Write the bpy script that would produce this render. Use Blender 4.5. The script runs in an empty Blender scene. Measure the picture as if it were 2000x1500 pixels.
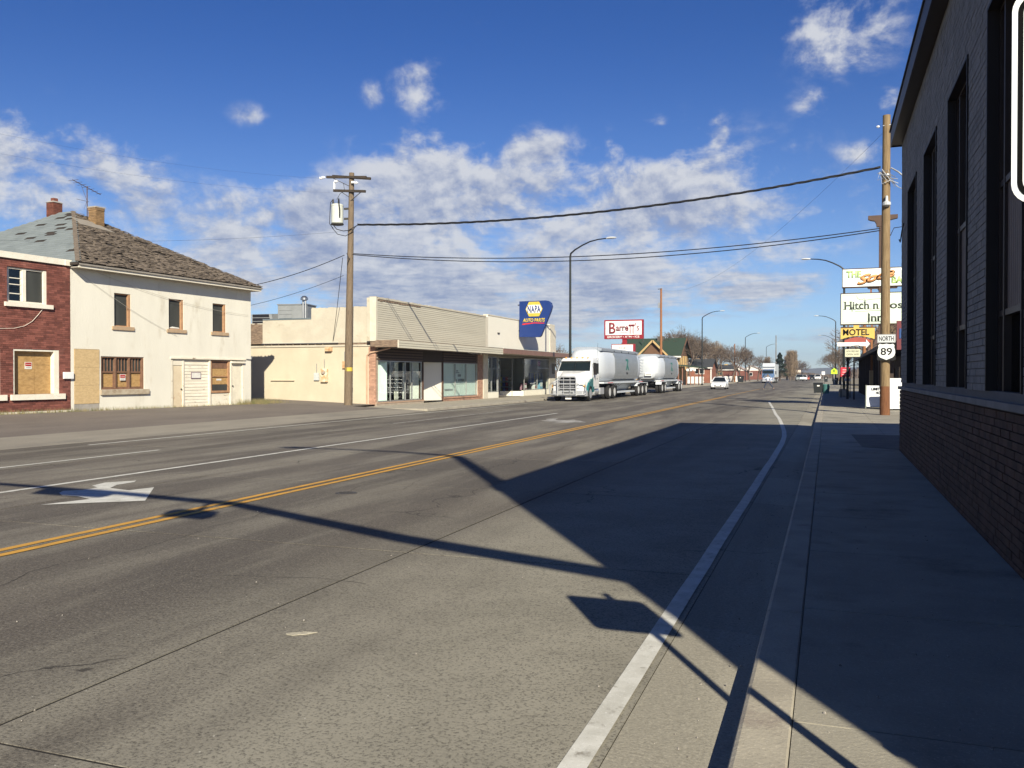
import bpy, bmesh, math, random
from mathutils import Vector, Matrix
R = math.radians
scene = bpy.context.scene
col = scene.collection
rnd = random.Random(7)

# ------------------------------------------------------------------ camera
EYE = 1.62
FPX = 1690.0
TH = math.atan(615 / FPX)
PT = math.atan(18 / FPX)
cd = bpy.data.cameras.new('camera')
cam = bpy.data.objects.new('camera', cd)
col.objects.link(cam)
cam.location = (0, 0, EYE)
cam.rotation_euler = (R(90) - PT, 0, TH)
cd.sensor_width = 36
cd.lens = 36 * FPX / 2000
cd.clip_start = 0.05
cd.clip_end = 30000
scene.camera = cam

# ------------------------------------------------------------------ light
SUN_AZ = R(30)      # from -Y towards +X
SUN_EL = R(29.5)
S = Vector((math.sin(SUN_AZ) * math.cos(SUN_EL), -math.cos(SUN_AZ) * math.cos(SUN_EL), math.sin(SUN_EL)))
sd = bpy.data.lights.new('sun', 'SUN')
sd.energy = 5.0
sd.angle = R(0.5)
sd.color = (1.0, 0.925, 0.76)
sun = bpy.data.objects.new('sun', sd)
col.objects.link(sun)
sun.rotation_euler = (-S).to_track_quat('-Z', 'Y').to_euler()
sun.location = (20, -20, 30)

scene.view_settings.view_transform = 'Standard'
scene.view_settings.look = 'None'
scene.view_settings.gamma = 1
scene.view_settings.exposure = 0.74
scene.view_settings.use_curve_mapping = False
scene.render.resolution_x = 1024
scene.render.resolution_y = 768


class NT:
    """small node-graph writer"""
    def __init__(s, tree):
        s.t = tree
        s.t.nodes.clear()

    def n(s, typ, ins=None, **kw):
        nd = s.t.nodes.new(typ)
        for k, v in kw.items():
            setattr(nd, k, v)
        for k, v in (ins or {}).items():
            sk = nd.inputs[k]
            if hasattr(v, 'is_output') or isinstance(v, bpy.types.NodeSocket):
                s.t.links.new(v, sk)
            else:
                sk.default_value = v
        return nd

    def m(s, op, a, b=0.0, c=None, clamp=False):
        ins = {0: a, 1: b}
        if c is not None:
            ins[2] = c
        return s.n('ShaderNodeMath', ins, operation=op, use_clamp=clamp).outputs[0]

    def vm(s, op, a, b=(0, 0, 0)):
        return s.n('ShaderNodeVectorMath', {0: a, 1: b}, operation=op).outputs[0]

    def mix(s, f, a, b):
        nd = s.n('ShaderNodeMix', data_type='RGBA')
        for sk, v in ((nd.inputs[0], f), (nd.inputs[6], a), (nd.inputs[7], b)):
            if isinstance(v, bpy.types.NodeSocket):
                s.t.links.new(v, sk)
            elif sk.type == 'VALUE':
                sk.default_value = v
            else:
                sk.default_value = (*v, 1) if len(v) == 3 else v
        return nd.outputs[2]

    def sm(s, x, a, b, o0=0.0, o1=1.0):
        return s.n('ShaderNodeMapRange', {0: x, 1: a, 2: b, 3: o0, 4: o1}, interpolation_type='SMOOTHSTEP').outputs[0]

    def noise(s, vec, scale, detail=4, rough=0.55, dist=0.0):
        return s.n('ShaderNodeTexNoise', {'Vector': vec, 'Scale': scale, 'Detail': detail, 'Roughness': rough, 'Distortion': dist}).outputs[0]


def make_world():
    w = bpy.data.worlds.new('World')
    scene.world = w
    w.use_nodes = True
    t = NT(w.node_tree)
    out = t.n('ShaderNodeOutputWorld')
    bg = t.n('ShaderNodeBackground', {'Strength': 0.05})
    sky = t.n('ShaderNodeTexSky', sky_type='NISHITA', sun_disc=False, sun_elevation=SUN_EL,
              sun_rotation=R(180) - SUN_AZ, altitude=1500, air_density=1.0, dust_density=0.15, ozone_density=2.2)
    tc = t.n('ShaderNodeTexCoord').outputs['Generated']
    sep = t.n('ShaderNodeSeparateXYZ', {0: tc})
    x, y, z = sep.outputs
    az = t.m('ARCTAN2', x, y)
    el = t.m('ARCSINE', z)
    zz = t.m('MAXIMUM', z, 0.0)
    inv = t.m('DIVIDE', 1.0, t.m('ADD', zz, 0.10))
    p = t.n('ShaderNodeCombineXYZ', {0: t.m('MULTIPLY', x, inv), 1: t.m('MULTIPLY', y, inv), 2: 0.0}).outputs[0]
    # cloud layout: soft patches of cover by azimuth and height
    blobs = [(30, 335, 80, 70, .95), (225, 335, 62, 42, .75), (275, 400, 55, 45, .7), (860, 350, 115, 60, .88), (960, 430, 230, 90, .9), (640, 470, 230, 70, .85),
             (720, 520, 300, 62, 1.0), (1000, 560, 330, 70, 1.0), (560, 470, 160, 50, .72), (460, 540, 170, 50, .7),
             (1260, 430, 240, 100, .85), (1240, 360, 70, 40, .6), (1130, 520, 260, 55, .8), (1035, 300, 62, 32, .72), (822, 172, 46, 40, .47), (728, 190, 18, 24, .40),
             (492, 228, 34, 18, .36), (1400, 268, 22, 32, .5), (1645, 50, 75, 66, .56), (1590, 205, 36, 24, .45), (1500, 562, 95, 22, .8),
             (1530, 480, 60, 30, .75), (1520, 405, 72, 44, .8), (1330, 365, 60, 32, .55), (1680, 300, 42, 18, .43), (1200, 300, 34, 28, .5),
             (1738, 200, 24, 27, .46), (330, 378, 20, 10, .5), (150, 250, 28, 14, .45), (940, 50, 18, 12, .42), (1280, 240, 22, 18, .45), (1590, 660, 90, 16, .45)]
    tot = None
    for (u, v, su, sv, a) in blobs:
        caz = math.atan((u - 1000) / FPX) - TH
        cel = math.atan((732 - v) / math.hypot(FPX, u - 1000))
        dx = t.m('MULTIPLY', t.m('SUBTRACT', az, caz), FPX / (su * 1.5))
        dy = t.m('MULTIPLY', t.m('SUBTRACT', el, cel), FPX / (sv * 1.5))
        q = t.m('EXPONENT', t.m('MULTIPLY', t.m('MULTIPLY_ADD', dx, dx, t.m('MULTIPLY', dy, dy)), -1.0))
        q = t.m('MULTIPLY', q, a)
        tot = q if tot is None else t.m('MAXIMUM', tot, q)
    # scattered cover over the rest of the sky
    away = t.sm(t.m('ABSOLUTE', t.m('ADD', az, TH)), 0.62, 1.0)
    big = t.sm(t.noise(p, 0.55, 3), 0.45, 0.7)
    band = t.sm(el, 0.75, 0.3)
    tot = t.m('MAXIMUM', tot, t.m('MULTIPLY', t.m('MULTIPLY', away, band), t.m('MULTIPLY', big, 0.28)))
    warp = t.n('ShaderNodeTexNoise', {'Vector': p, 'Scale': 3.0, 'Detail': 3.0}).outputs[1]
    pw = t.vm('ADD', p, t.vm('MULTIPLY', t.vm('SUBTRACT', warp, (.5, .5, .5)), (.22, .22, .22)))
    # a second mapping keeps puffs roundish low in the sky
    pa = t.n('ShaderNodeCombineXYZ', {0: t.m('MULTIPLY', az, 8.0), 1: t.m('MULTIPLY', el, 11.0), 2: 3.0}).outputs[0]

    def field(dx, dy):
        a = t.noise(t.vm('ADD', pw, (dx, dy, 0)), 2.6, 10, .62)
        b = t.noise(t.vm('ADD', pa, (-dx * 2.2, dy * 2.2 + .0, 0)), 1.25, 12, .62, .15)
        return t.n('ShaderNodeMix', {0: t.sm(el, .08, .22, .58, .94), 2: a, 3: b}).outputs[0]
    f0 = field(0, 0)
    f1 = field(-.025, .055)
    dens = t.m('ADD', t.m('MULTIPLY', tot, .95), t.m('MULTIPLY', t.m('SUBTRACT', f0, .5), 3.4))
    cov = t.sm(dens, .16, .80)
    cov = t.m('MULTIPLY', cov, t.m('MULTIPLY', t.sm(tot, .08, .42), .93))
    cov = t.m('MULTIPLY', cov, t.sm(el, -.01, .06))
    lit = t.m('ADD', t.m('MULTIPLY', t.m('SUBTRACT', f0, f1), 6.5), .60)
    lit = t.m('SUBTRACT', lit, t.m('MULTIPLY', t.sm(dens, .7, 1.4), .30), clamp=True)
    cc = t.mix(lit, (3.6, 4.3, 6.3), (8.3, 8.5, 9.0))
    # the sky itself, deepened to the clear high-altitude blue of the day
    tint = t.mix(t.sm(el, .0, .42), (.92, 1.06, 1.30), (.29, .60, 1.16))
    tint = t.mix(t.sm(el, .50, 1.25), tint, (.15, .36, .80))   # unseen zenith darkened further, to cut skylight in the ground shade
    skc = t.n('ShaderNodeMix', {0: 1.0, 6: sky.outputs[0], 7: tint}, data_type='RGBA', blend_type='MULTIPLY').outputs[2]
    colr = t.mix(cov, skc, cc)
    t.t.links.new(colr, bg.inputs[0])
    t.t.links.new(bg.outputs[0], out.inputs[0])


make_world()

# ------------------------------------------------------------------ materials
MATS = {}


def mat(name, c, c2=None, scale=3.0, rough=.8, metal=0.0, bump=0.0, bscale=None, var=0.0, speck=0.0, spscale=60, spec=.3,
        stain=None, stscale=.7, stthr=(.55, .75), stretch=None, detail=5, alpha=None):
    if name in MATS:
        return MATS[name]
    m = bpy.data.materials.new(name)
    m.use_nodes = True
    t = NT(m.node_tree)
    out = t.n('ShaderNodeOutputMaterial')
    b = t.n('ShaderNodeBsdfPrincipled', {'Roughness': rough, 'Metallic': metal, 'Specular IOR Level': spec})
    pos = t.n('ShaderNodeNewGeometry').outputs['Position']
    if stretch:
        pos = t.vm('MULTIPLY', pos, stretch)
    if c2 is None:
        c2 = tuple(v * .85 for v in c)
    n1 = t.noise(pos, scale, detail)
    cc = t.mix(t.sm(n1, .3, .7), c, c2)
    if stain:
        cc = t.mix(t.sm(t.noise(pos, stscale, 6, .65), stthr[0], stthr[1]), cc, stain)
    if speck:
        sp = t.noise(pos, spscale, 2, .8)
        cc = t.mix(t.m('MULTIPLY', t.sm(sp, .58, .72), speck), cc, tuple(min(1, v * 1.9) for v in c))
        cc = t.mix(t.m('MULTIPLY', t.sm(sp, .42, .28), speck), cc, tuple(v * .35 for v in c))
    if var:
        oi = t.n('ShaderNodeObjectInfo').outputs['Random']
        isl = t.n('ShaderNodeNewGeometry').outputs['Random Per Island']
        r = t.m('FRACT', t.m('ADD', oi, isl))
        cc = t.n('ShaderNodeHueSaturation', {'Value': t.m('MULTIPLY_ADD', r, 2 * var, 1 - var), 'Color': cc}).outputs[0]
    t.t.links.new(cc, b.inputs['Base Color'])
    if bump:
        bn = t.n('ShaderNodeBump', {'Strength': bump, 'Distance': .02, 'Height': t.noise(pos, bscale or scale * 6, 6, .65)})
        t.t.links.new(bn.outputs[0], b.inputs['Normal'])
    t.t.links.new(b.outputs[0], out.inputs[0])
    MATS[name] = m
    return m


def glass_mat(name, tint=(.8, .86, .84), refl=.10):
    m = bpy.data.materials.new(name)
    m.use_nodes = True
    t = NT(m.node_tree)
    out = t.n('ShaderNodeOutputMaterial')
    tr = t.n('ShaderNodeBsdfTransparent', {'Color': (*tint, 1)})
    gl = t.n('ShaderNodeBsdfGlossy', {'Roughness': .015, 'Color': (1, 1, 1, 1)})
    fr = t.n('ShaderNodeLayerWeight', {'Blend': .5}).outputs['Facing']
    f = t.m('ADD', t.m('MULTIPLY', t.m('POWER', fr, 4.0), .45), refl * .5, clamp=True)
    mx = t.n('ShaderNodeMixShader', {0: f, 1: tr.outputs[0], 2: gl.outputs[0]})
    t.t.links.new(mx.outputs[0], out.inputs[0])
    return m


def road_mat(name, base, dark, warm, lightx=None, grain=1.0):
    m = bpy.data.materials.new(name)
    m.use_nodes = True
    t = NT(m.node_tree)
    out = t.n('ShaderNodeOutputMaterial')
    b = t.n('ShaderNodeBsdfPrincipled', {'Roughness': .82, 'Specular IOR Level': .25})
    geo = t.n('ShaderNodeNewGeometry')
    pos = geo.outputs['Position']
    st = t.vm('MULTIPLY', pos, (1.0, .12, 1.0))
    lane = t.noise(st, .9, 5, .6)               # long streaks of tyre wear and oil
    cc = t.mix(t.sm(lane, .40, .58), base, dark)
    cc = t.mix(t.m('MULTIPLY', t.sm(t.noise(pos, .35, 5, .6), .42, .66), .55), cc, warm)
    cc = t.mix(t.m('MULTIPLY', t.sm(t.noise(st, 3.5, 4, .7), .55, .75), .35), cc, dark)
    if lightx:     # the kerb-side lane is younger, paler, smoother concrete
        xx = t.n('ShaderNodeSeparateXYZ', {0: pos}).outputs[0]
        lf = t.sm(t.m('ADD', xx, t.m('MULTIPLY', t.sm(t.noise(st, .5, 3), .3, .7), 1.6)), lightx[0], lightx[1])
        cc = t.mix(lf, cc, t.mix(t.sm(t.noise(pos, 1.1, 5), .35, .7), lightx[2], lightx[3]))
    fine = t.noise(pos, 55, 3, .75)
    mid = t.noise(pos, 14, 5, .7)
    cc = t.mix(t.m('MULTIPLY', t.sm(fine, .50, .36), .62 * grain), cc, tuple(v * .45 for v in dark))
    cc = t.mix(t.m('MULTIPLY', t.sm(fine, .54, .66), .45 * grain), cc, tuple(v * 1.5 for v in base))
    cc = t.mix(t.m('MULTIPLY', t.sm(mid, .45, .32), .24 * grain), cc, tuple(v * .6 for v in dark))
    # sparse chips and pits of aggregate
    vo = t.n('ShaderNodeTexVoronoi', {'Vector': pos, 'Scale': 26.0})
    pit = t.m('MULTIPLY', t.sm(vo.outputs['Distance'], .16, .08), t.sm(t.n('ShaderNodeSeparateColor', {0: vo.outputs['Color']}).outputs[0], .60, .62))
    cc = t.mix(t.m('MULTIPLY', pit, .55), cc, tuple(v * .3 for v in dark))
    vo2 = t.n('ShaderNodeTexVoronoi', {'Vector': pos, 'Scale': 12.0})
    chip = t.m('MULTIPLY', t.sm(vo2.outputs['Distance'], .07, .04), t.sm(t.n('ShaderNodeSeparateColor', {0: vo2.outputs['Color']}).outputs[1], .86, .88))
    cc = t.mix(t.m('MULTIPLY', chip, .7), cc, (.6, .58, .52))
    # hairline cracks
    cr = t.n('ShaderNodeTexVoronoi', {'Vector': t.vm('ADD', t.vm('MULTIPLY', pos, (.30, .17, .3)), t.vm('MULTIPLY', t.n('ShaderNodeTexNoise', {'Vector': pos, 'Scale': 1.3, 'Detail': 6.0}).outputs[1], (.34, .34, .34))), 'Scale': 1.0}, feature='DISTANCE_TO_EDGE')
    crk = t.m('MULTIPLY', t.sm(cr.outputs['Distance'], .0060, .0015), t.sm(t.noise(pos, .22, 2), .5, .56))
    cc = t.mix(t.m('MULTIPLY', crk, .75), cc, tuple(v * .3 for v in dark))
    r = t.n('ShaderNodeObjectInfo').outputs['Random']
    cc = t.n('ShaderNodeHueSaturation', {'Value': t.m('MULTIPLY_ADD', r, .20, .90), 'Color': cc}).outputs[0]
    t.t.links.new(cc, b.inputs['Base Color'])
    bn = t.n('ShaderNodeBump', {'Strength': .5, 'Distance': .006, 'Height': t.m('ADD', fine, mid)})
    t.t.links.new(bn.outputs[0], b.inputs['Normal'])
    t.t.links.new(b.outputs[0], out.inputs[0])
    return m


# ------------------------------------------------------------------ geometry helpers
class MB:
    def __init__(s):
        s.v = []
        s.f = []

    def add(s, vs, fs):
        o = len(s.v)
        s.v += [tuple(v) for v in vs]
        s.f += [tuple(i + o for i in f) for f in fs]
        return s

    def box(s, x0, x1, y0, y1, z0, z1):
        vs = [(x0, y0, z0), (x1, y0, z0), (x1, y1, z0), (x0, y1, z0), (x0, y0, z1), (x1, y0, z1), (x1, y1, z1), (x0, y1, z1)]
        s.add(vs, [(0, 3, 2, 1), (4, 5, 6, 7), (0, 1, 5, 4), (1, 2, 6, 5), (2, 3, 7, 6), (3, 0, 4, 7)])
        return s

    def hexa(s, vs):     # 8 corners, bottom 4 then top 4, counter-clockwise
        s.add(vs, [(0, 3, 2, 1), (4, 5, 6, 7), (0, 1, 5, 4), (1, 2, 6, 5), (2, 3, 7, 6), (3, 0, 4, 7)])
        return s

    def beam(s, p, q, w, h=None):
        h = h or w
        p = Vector(p)
        q = Vector(q)
        d = (q - p).normalized()
        a = d.cross(Vector((0, 0, 1)))
        if a.length < 1e-3:
            a = Vector((1, 0, 0))
        a.normalize()
        b = a.cross(d).normalized()
        a *= w / 2
        b *= h / 2
        return s.hexa([p - a - b, p + a - b, q + a - b, q - a - b, p - a + b, p + a + b, q + a + b, q - a + b])

    def tube(s, pts, r, n=8, caps=True):
        pts = [Vector(p) for p in pts]
        if not isinstance(r, (list, tuple)):
            r = [r] * len(pts)
        rings = []
        prev = None
        for i, p in enumerate(pts):
            d = (pts[min(i + 1, len(pts) - 1)] - pts[max(i - 1, 0)]).normalized()
            if prev is None:
                a = d.cross(Vector((0, 0, 1)))
                if a.length < 1e-2:
                    a = d.cross(Vector((0, 1, 0)))
            else:
                a = prev - d * prev.dot(d)
            a.normalize()
            prev = a
            b = d.cross(a).normalized()
            rings.append([p + (a * math.cos(2 * math.pi * k / n) + b * math.sin(2 * math.pi * k / n)) * r[i] for k in range(n)])
        vs = [v for rg in rings for v in rg]
        fs = []
        for i in range(len(pts) - 1):
            for k in range(n):
                k2 = (k + 1) % n
                fs.append((i * n + k, i * n + k2, (i + 1) * n + k2, (i + 1) * n + k))
        if caps:
            fs.append(tuple(range(n))[::-1])
            fs.append(tuple((len(pts) - 1) * n + k for k in range(n)))
        s.add(vs, fs)
        return s

    def prism(s, poly, a0, a1, axis='y'):
        """poly: 2-d outline; axis: the direction it is thickened along"""
        def pt(u, v, a):
            return {'y': (u, a, v), 'x': (a, u, v), 'z': (u, v, a)}[axis]
        n = len(poly)
        vs = [pt(u, v, a0) for u, v in poly] + [pt(u, v, a1) for u, v in poly]
        fs = [tuple(range(n))[::-1], tuple(range(n, 2 * n))] + [(i, (i + 1) % n, (i + 1) % n + n, i + n) for i in range(n)]
        s.add(vs, fs)
        return s

    def lathe(s, prof, c=(0, 0, 0), n=16, axis='z'):
        vs = []
        fs = []
        for r, h in prof:
            for k in range(n):
                a = 2 * math.pi * k / n
                u, v = r * math.cos(a), r * math.sin(a)
                vs.append({'z': (c[0] + u, c[1] + v, c[2] + h), 'x': (c[0] + h, c[1] + u, c[2] + v), 'y': (c[0] + u, c[1] + h, c[2] + v)}[axis])
        m = len(prof)
        for i in range(m - 1):
            for k in range(n):
                k2 = (k + 1) % n
                fs.append((i * n + k, i * n + k2, (i + 1) * n + k2, (i + 1) * n + k))
        fs.append(tuple(range(n))[::-1])
        fs.append(tuple((m - 1) * n + k for k in range(n)))
        s.add(vs, fs)
        return s

    def loft(s, rings, caps=True):
        n = len(rings[0])
        vs = [v for rg in rings for v in rg]
        fs = []
        for i in range(len(rings) - 1):
            for k in range(n):
                k2 = (k + 1) % n
                fs.append((i * n + k, i * n + k2, (i + 1) * n + k2, (i + 1) * n + k))
        if caps:
            fs.append(tuple(range(n))[::-1])
            fs.append(tuple((len(rings) - 1) * n + k for k in range(n)))
        s.add(vs, fs)
        return s

    def mesh(s, name, m=None, smooth=False):
        me = bpy.data.meshes.new(name)
        me.from_pydata(s.v, [], s.f)
        bm = bmesh.new()
        bm.from_mesh(me)
        bmesh.ops.recalc_face_normals(bm, faces=bm.faces)
        bm.to_mesh(me)
        bm.free()
        if m:
            me.materials.append(m)
        if smooth:
            me.polygons.foreach_set('use_smooth', [True] * len(me.polygons))
        return me

    def build(s, name, m, parent=None, smooth=False, bevel=0, kind=None, label=None):
        o = bpy.data.objects.new(name, s.mesh(name, m, smooth))
        col.objects.link(o)
        if parent is not None:
            o.parent = parent
        if bevel:
            b = o.modifiers.new('bevel', 'BEVEL')
            b.width = bevel
            b.segments = 2
            b.limit_method = 'ANGLE'
        if smooth:
            try:
                o.data.set_sharp_from_angle(angle=R(40))
            except Exception:
                pass
        if kind:
            o['kind'] = kind
        if label:
            o['label'] = label
        return o


def empty(name, loc=(0, 0, 0), rz=0.0, label=None, cat=None, group=None, kind=None):
    o = bpy.data.objects.new(name, None)
    col.objects.link(o)
    o.location = loc
    o.rotation_euler = (0, 0, rz)
    o.empty_display_size = .2
    tag(o, label, cat, group, kind)
    return o


def tag(o, label=None, cat=None, group=None, kind=None):
    if label:
        o['label'] = label
    if cat:
        o['category'] = cat
    if group:
        o['group'] = group
    if kind:
        o['kind'] = kind
    return o


def inst(src, loc, parent, name=None, rot=None, scale=None):
    o = bpy.data.objects.new(name or src.name, src if isinstance(src, bpy.types.Mesh) else src.data)
    col.objects.link(o)
    o.location = loc
    if rot is not None:
        o.rotation_euler = rot
    if scale is not None:
        o.scale = scale
    o.parent = parent
    return o


def copy_thing(o, loc, rz, label, parent=None):
    c = o.copy()
    col.objects.link(c)
    if parent is None:
        c.location = loc
        c.rotation_euler = (0, 0, rz)
        c['label'] = label
    else:
        c.parent = parent
    for ch in list(o.children):
        copy_thing(ch, None, None, None, c)
    return c


def wall(mb, x0, x1, z0, z1, holes, y0, y1):
    """a wall slab in the x-z plane with rectangular openings (x0,x1,z0,z1)"""
    xs = sorted({x0, x1, *[min(max(h[i], x0), x1) for h in holes for i in (0, 1)]})
    zs = sorted({z0, z1, *[min(max(h[i], z0), z1) for h in holes for i in (2, 3)]})
    for a, b in zip(xs, xs[1:]):
        run = None
        for c, d in zip(zs, zs[1:]):
            mx, mz = (a + b) / 2, (c + d) / 2
            if any(h[0] < mx < h[1] and h[2] < mz < h[3] for h in holes):
                if run:
                    mb.box(a, b, y0, y1, run[0], run[1])
                    run = None
            else:
                run = (run[0], d) if run else (c, d)
        if run:
            mb.box(a, b, y0, y1, run[0], run[1])
    return mb


def text(body, box, parent, m, place, depth=.01, shear=0.0, bold=0.0, name='lettering', spacing=1.0):
    """flat lettering fitted to a width x height box; place(u, v, d) -> local point"""
    cu = bpy.data.curves.new(name, 'FONT')
    cu.body = body
    cu.shear = shear
    cu.offset = bold
    cu.space_character = spacing
    cu.resolution_u = 3
    o = bpy.data.objects.new(name, cu)
    col.objects.link(o)
    bpy.context.view_layer.update()
    me = bpy.data.meshes.new_from_object(o.evaluated_get(bpy.context.evaluated_depsgraph_get()))
    bpy.data.objects.remove(o)
    xs = [v.co.x for v in me.vertices]
    ys = [v.co.y for v in me.vertices]
    ax, bx, ay, by = min(xs), max(xs), min(ys), max(ys)
    u0, u1, v0, v1 = box
    bm = bmesh.new()
    bm.from_mesh(me)
    g = bmesh.ops.extrude_face_region(bm, geom=bm.faces[:])
    top = {e for e in g['geom'] if isinstance(e, bmesh.types.BMVert)}
    for v in bm.verts:
        u = u0 + (v.co.x - ax) / (bx - ax) * (u1 - u0)
        w = v0 + (v.co.y - ay) / (by - ay) * (v1 - v0)
        v.co = Vector(place(u, w, depth if v in top else 0.0))
    bmesh.ops.recalc_face_normals(bm, faces=bm.faces)
    bm.to_mesh(me)
    bm.free()
    me.materials.clear()
    me.materials.append(m)
    ob = bpy.data.objects.new(name, me)
    col.objects.link(ob)
    ob.parent = parent
    return ob


def pix(u, v, z):
    """ground point of the photograph's pixel at height z (survey of the site)"""
    F = Vector((-math.sin(TH) * math.cos(PT), math.cos(TH) * math.cos(PT), -math.sin(PT)))
    Rr = Vector((math.cos(TH), math.sin(TH), 0))
    U = Rr.cross(F)
    d = F * FPX + Rr * (u - 1000) + U * (750 - v)
    t = (z - EYE) / d.z
    return Vector((0, 0, EYE)) + d * t


# material palette
M_concrete = mat('concrete', (.33, .305, .245), (.26, .24, .195), 1.3, .85, bump=.3, bscale=40, speck=.35, spscale=70, stain=(.13, .12, .10), stthr=(.52, .75), var=.08)
M_kerb = mat('kerb_concrete', (.38, .345, .275), (.30, .272, .218), 2.0, .85, bump=.3, bscale=30, speck=.3, spscale=60, stain=(.24, .20, .17), stscale=1.6)
M_kerbL = mat('apron_concrete', (.27, .245, .20), (.215, .195, .16), 1.0, .85, bump=.2, bscale=30, speck=.25, spscale=40, stain=(.17, .158, .138), stthr=(.5, .75), stretch=(1, .3, 1))
M_road = road_mat('road_concrete', (.195, .178, .145), (.100, .088, .074), (.138, .120, .098), (-4.0, -.7, (.285, .266, .214), (.225, .21, .168)))
M_roadR = M_road
M_gut = road_mat('gutter_concrete', (.33, .305, .245), (.25, .232, .187), (.28, .256, .205), None, .6)
M_joint = mat('joint_filler', (.02, .018, .017), rough=.95)
M_asphalt = mat('lot_asphalt', (.175, .15, .128), (.14, .12, .104), .8, .9, bump=.4, bscale=50, speck=.5, spscale=45, stain=(.11, .096, .083), stretch=(1, .35, 1))
M_asph2 = mat('alley_asphalt', (.13, .12, .105), (.10, .092, .082), 2, .9, bump=.4, bscale=50, speck=.4)
M_paintW = mat('road_paint_white', (.60, .59, .54), (.46, .45, .40), 6, .7, stain=(.24, .22, .185), stscale=9, stthr=(.56, .74), speck=.25)
M_paintWw = mat('road_paint_worn', (.40, .39, .36), (.33, .31, .28), 6, .7, stain=(.2, .185, .16), stscale=4, stthr=(.48, .62), speck=.25)
M_paintY = mat('road_paint_yellow', (.56, .30, .05), (.46, .25, .05), 6, .7, stain=(.24, .185, .10), stscale=6, stthr=(.57, .72), speck=.25)
M_dirt = mat('dry_ground', (.26, .22, .155), (.19, .165, .12), .4, .95, bump=.4, bscale=6, stain=(.15, .15, .08), stscale=.12)
M_iron = mat('cast_iron', (.06, .055, .05), rough=.6, bump=.3)
M_black = mat('black_paint', (.012, .012, .013), rough=.45)
M_dark = mat('dark_interior', (.014, .013, .013), rough=.9)
M_steel = mat('steel', (.45, .46, .47), rough=.35, metal=.9)
M_galv = mat('galvanised', (.38, .39, .40), rough=.45, metal=.6)
M_white = mat('white_paint', (.78, .77, .73), (.72, .70, .66), 2, .55)
M_glass = glass_mat('window_glass', (.96, .99, .98), .06)
M_glassd = glass_mat('dark_glass', (.25, .28, .27), .12)
M_wire = mat('wire_black', (.02, .02, .022), rough=.7)
M_pole = mat('weathered_pole', (.20, .150, .100), (.125, .092, .062), 5, .9, bump=.6, bscale=20, stretch=(9, 9, .6), stain=(.07, .05, .036), stscale=3)
M_poleR = mat('treated_pole', (.26, .185, .10), (.17, .115, .06), 4, .9, bump=.5, bscale=20, stretch=(8, 8, .5), stain=(.10, .065, .035), stscale=2)
M_poleBase = mat('pole_foot', (.19, .085, .038), (.12, .05, .025), 6, .9, bump=.5, bscale=20, stretch=(8, 8, .6))
M_poleO = mat('orange_pole', (.30, .13, .055), (.22, .10, .045), 4, .9, stretch=(8, 8, .5))
M_ceram = mat('ceramic', (.75, .76, .78), rough=.2)
M_brown = mat('brown_steel', (.09, .052, .035), (.07, .04, .028), 3, .6)
# ================================================================== SETTING: ground, road, kerbs
def sheet(name, pts, m, kind='structure', parent=None):
    mb = MB()
    mb.add(pts, [tuple(range(len(pts)))])
    return mb.build(name, m, parent, kind=kind)


FAR = 2600.0
sheet('ground', [(-FAR, -300, -.25), (FAR, -300, -.25), (FAR, FAR, -.25), (-FAR, FAR, -.25)], M_dirt)
mb = MB()      # plots left and right of the street, at pavement height
mb.box(-900, -21.9, 72, FAR, -.24, -.015)
mb.build('roadside_ground', M_dirt, kind='structure')
MB().box(3.4, 900, 84, FAR, -.24, -.015).build('roadside_ground', M_dirt, kind='structure')

road = MB().box(-17.9, -.946, -14, 1800, -.24, -.1265).build('road', M_joint, kind='structure')
xs = [-17.9, -14.1, -10.03, -7.57, -3.86, -.934]
slabs = []
g = .013
for i in range(5):
    w = xs[i + 1] - xs[i] - 2 * g
    m_ = MB()
    m_.box(-w / 2, w / 2, -2.3 + g, 2.3 - g, -.06, 0)
    slabs.append(m_.mesh('road_slab', M_roadR if i == 4 else M_road))
for j in range(25):
    for i in range(5):
        inst(slabs[i], ((xs[i] + xs[i + 1]) / 2, -6.2 + 4.6 * j + 2.3 + rnd.uniform(-.004, .004), -.12 - rnd.uniform(0, .0025)), road, 'road_slab')
Y1 = -6.2 + 4.6 * 25
for i in range(5):
    MB().box(xs[i] + g, xs[i + 1] - g, Y1, 1790, -.149, -.121).build('road_slab', M_roadR if i == 4 else M_road, road)

# right-hand gutter, kerb, pavement
gut = MB().box(-.95, -.36, -14, 1790, -.26, -.20).build('gutter', M_joint, kind='structure')
for j in range(30):
    a, b = -6.2 + 3.07 * j, -6.2 + 3.07 * (j + 1)
    a += .004
    b -= .004
    MB().hexa([(-.942, a, -.2), (-.382, a, -.2), (-.382, b, -.2), (-.942, b, -.2), (-.942, a, -.124), (-.382, a, -.152), (-.382, b, -.152), (-.942, b, -.124)]).build('gutter_slab', M_gut, gut)
MB().hexa([(-.942, b, -.2), (-.382, b, -.2), (-.382, 1790, -.2), (-.942, 1790, -.2), (-.942, b, -.124), (-.382, b, -.152), (-.382, 1790, -.152), (-.942, 1790, -.124)]).build('gutter_slab', M_gut, gut)
kerb = MB().box(-.36, -.17, -14, 900, -.3, -.05).build('kerb', M_kerb, kind='structure')
kp = [(-.392, -.19), (-.386, -.025), (-.378, -.008), (-.360, 0), (-.158, 0), (-.148, -.006), (-.146, -.19)]
kl = 3.05
km = MB().prism([(x, z) for x, z in kp], 0.004, kl - .004, 'y').mesh('kerb_stone', M_kerb)
for j in range(28):
    inst(km, (0, -6 + j * kl, rnd.uniform(-.003, .001)), kerb, 'kerb_stone')
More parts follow.
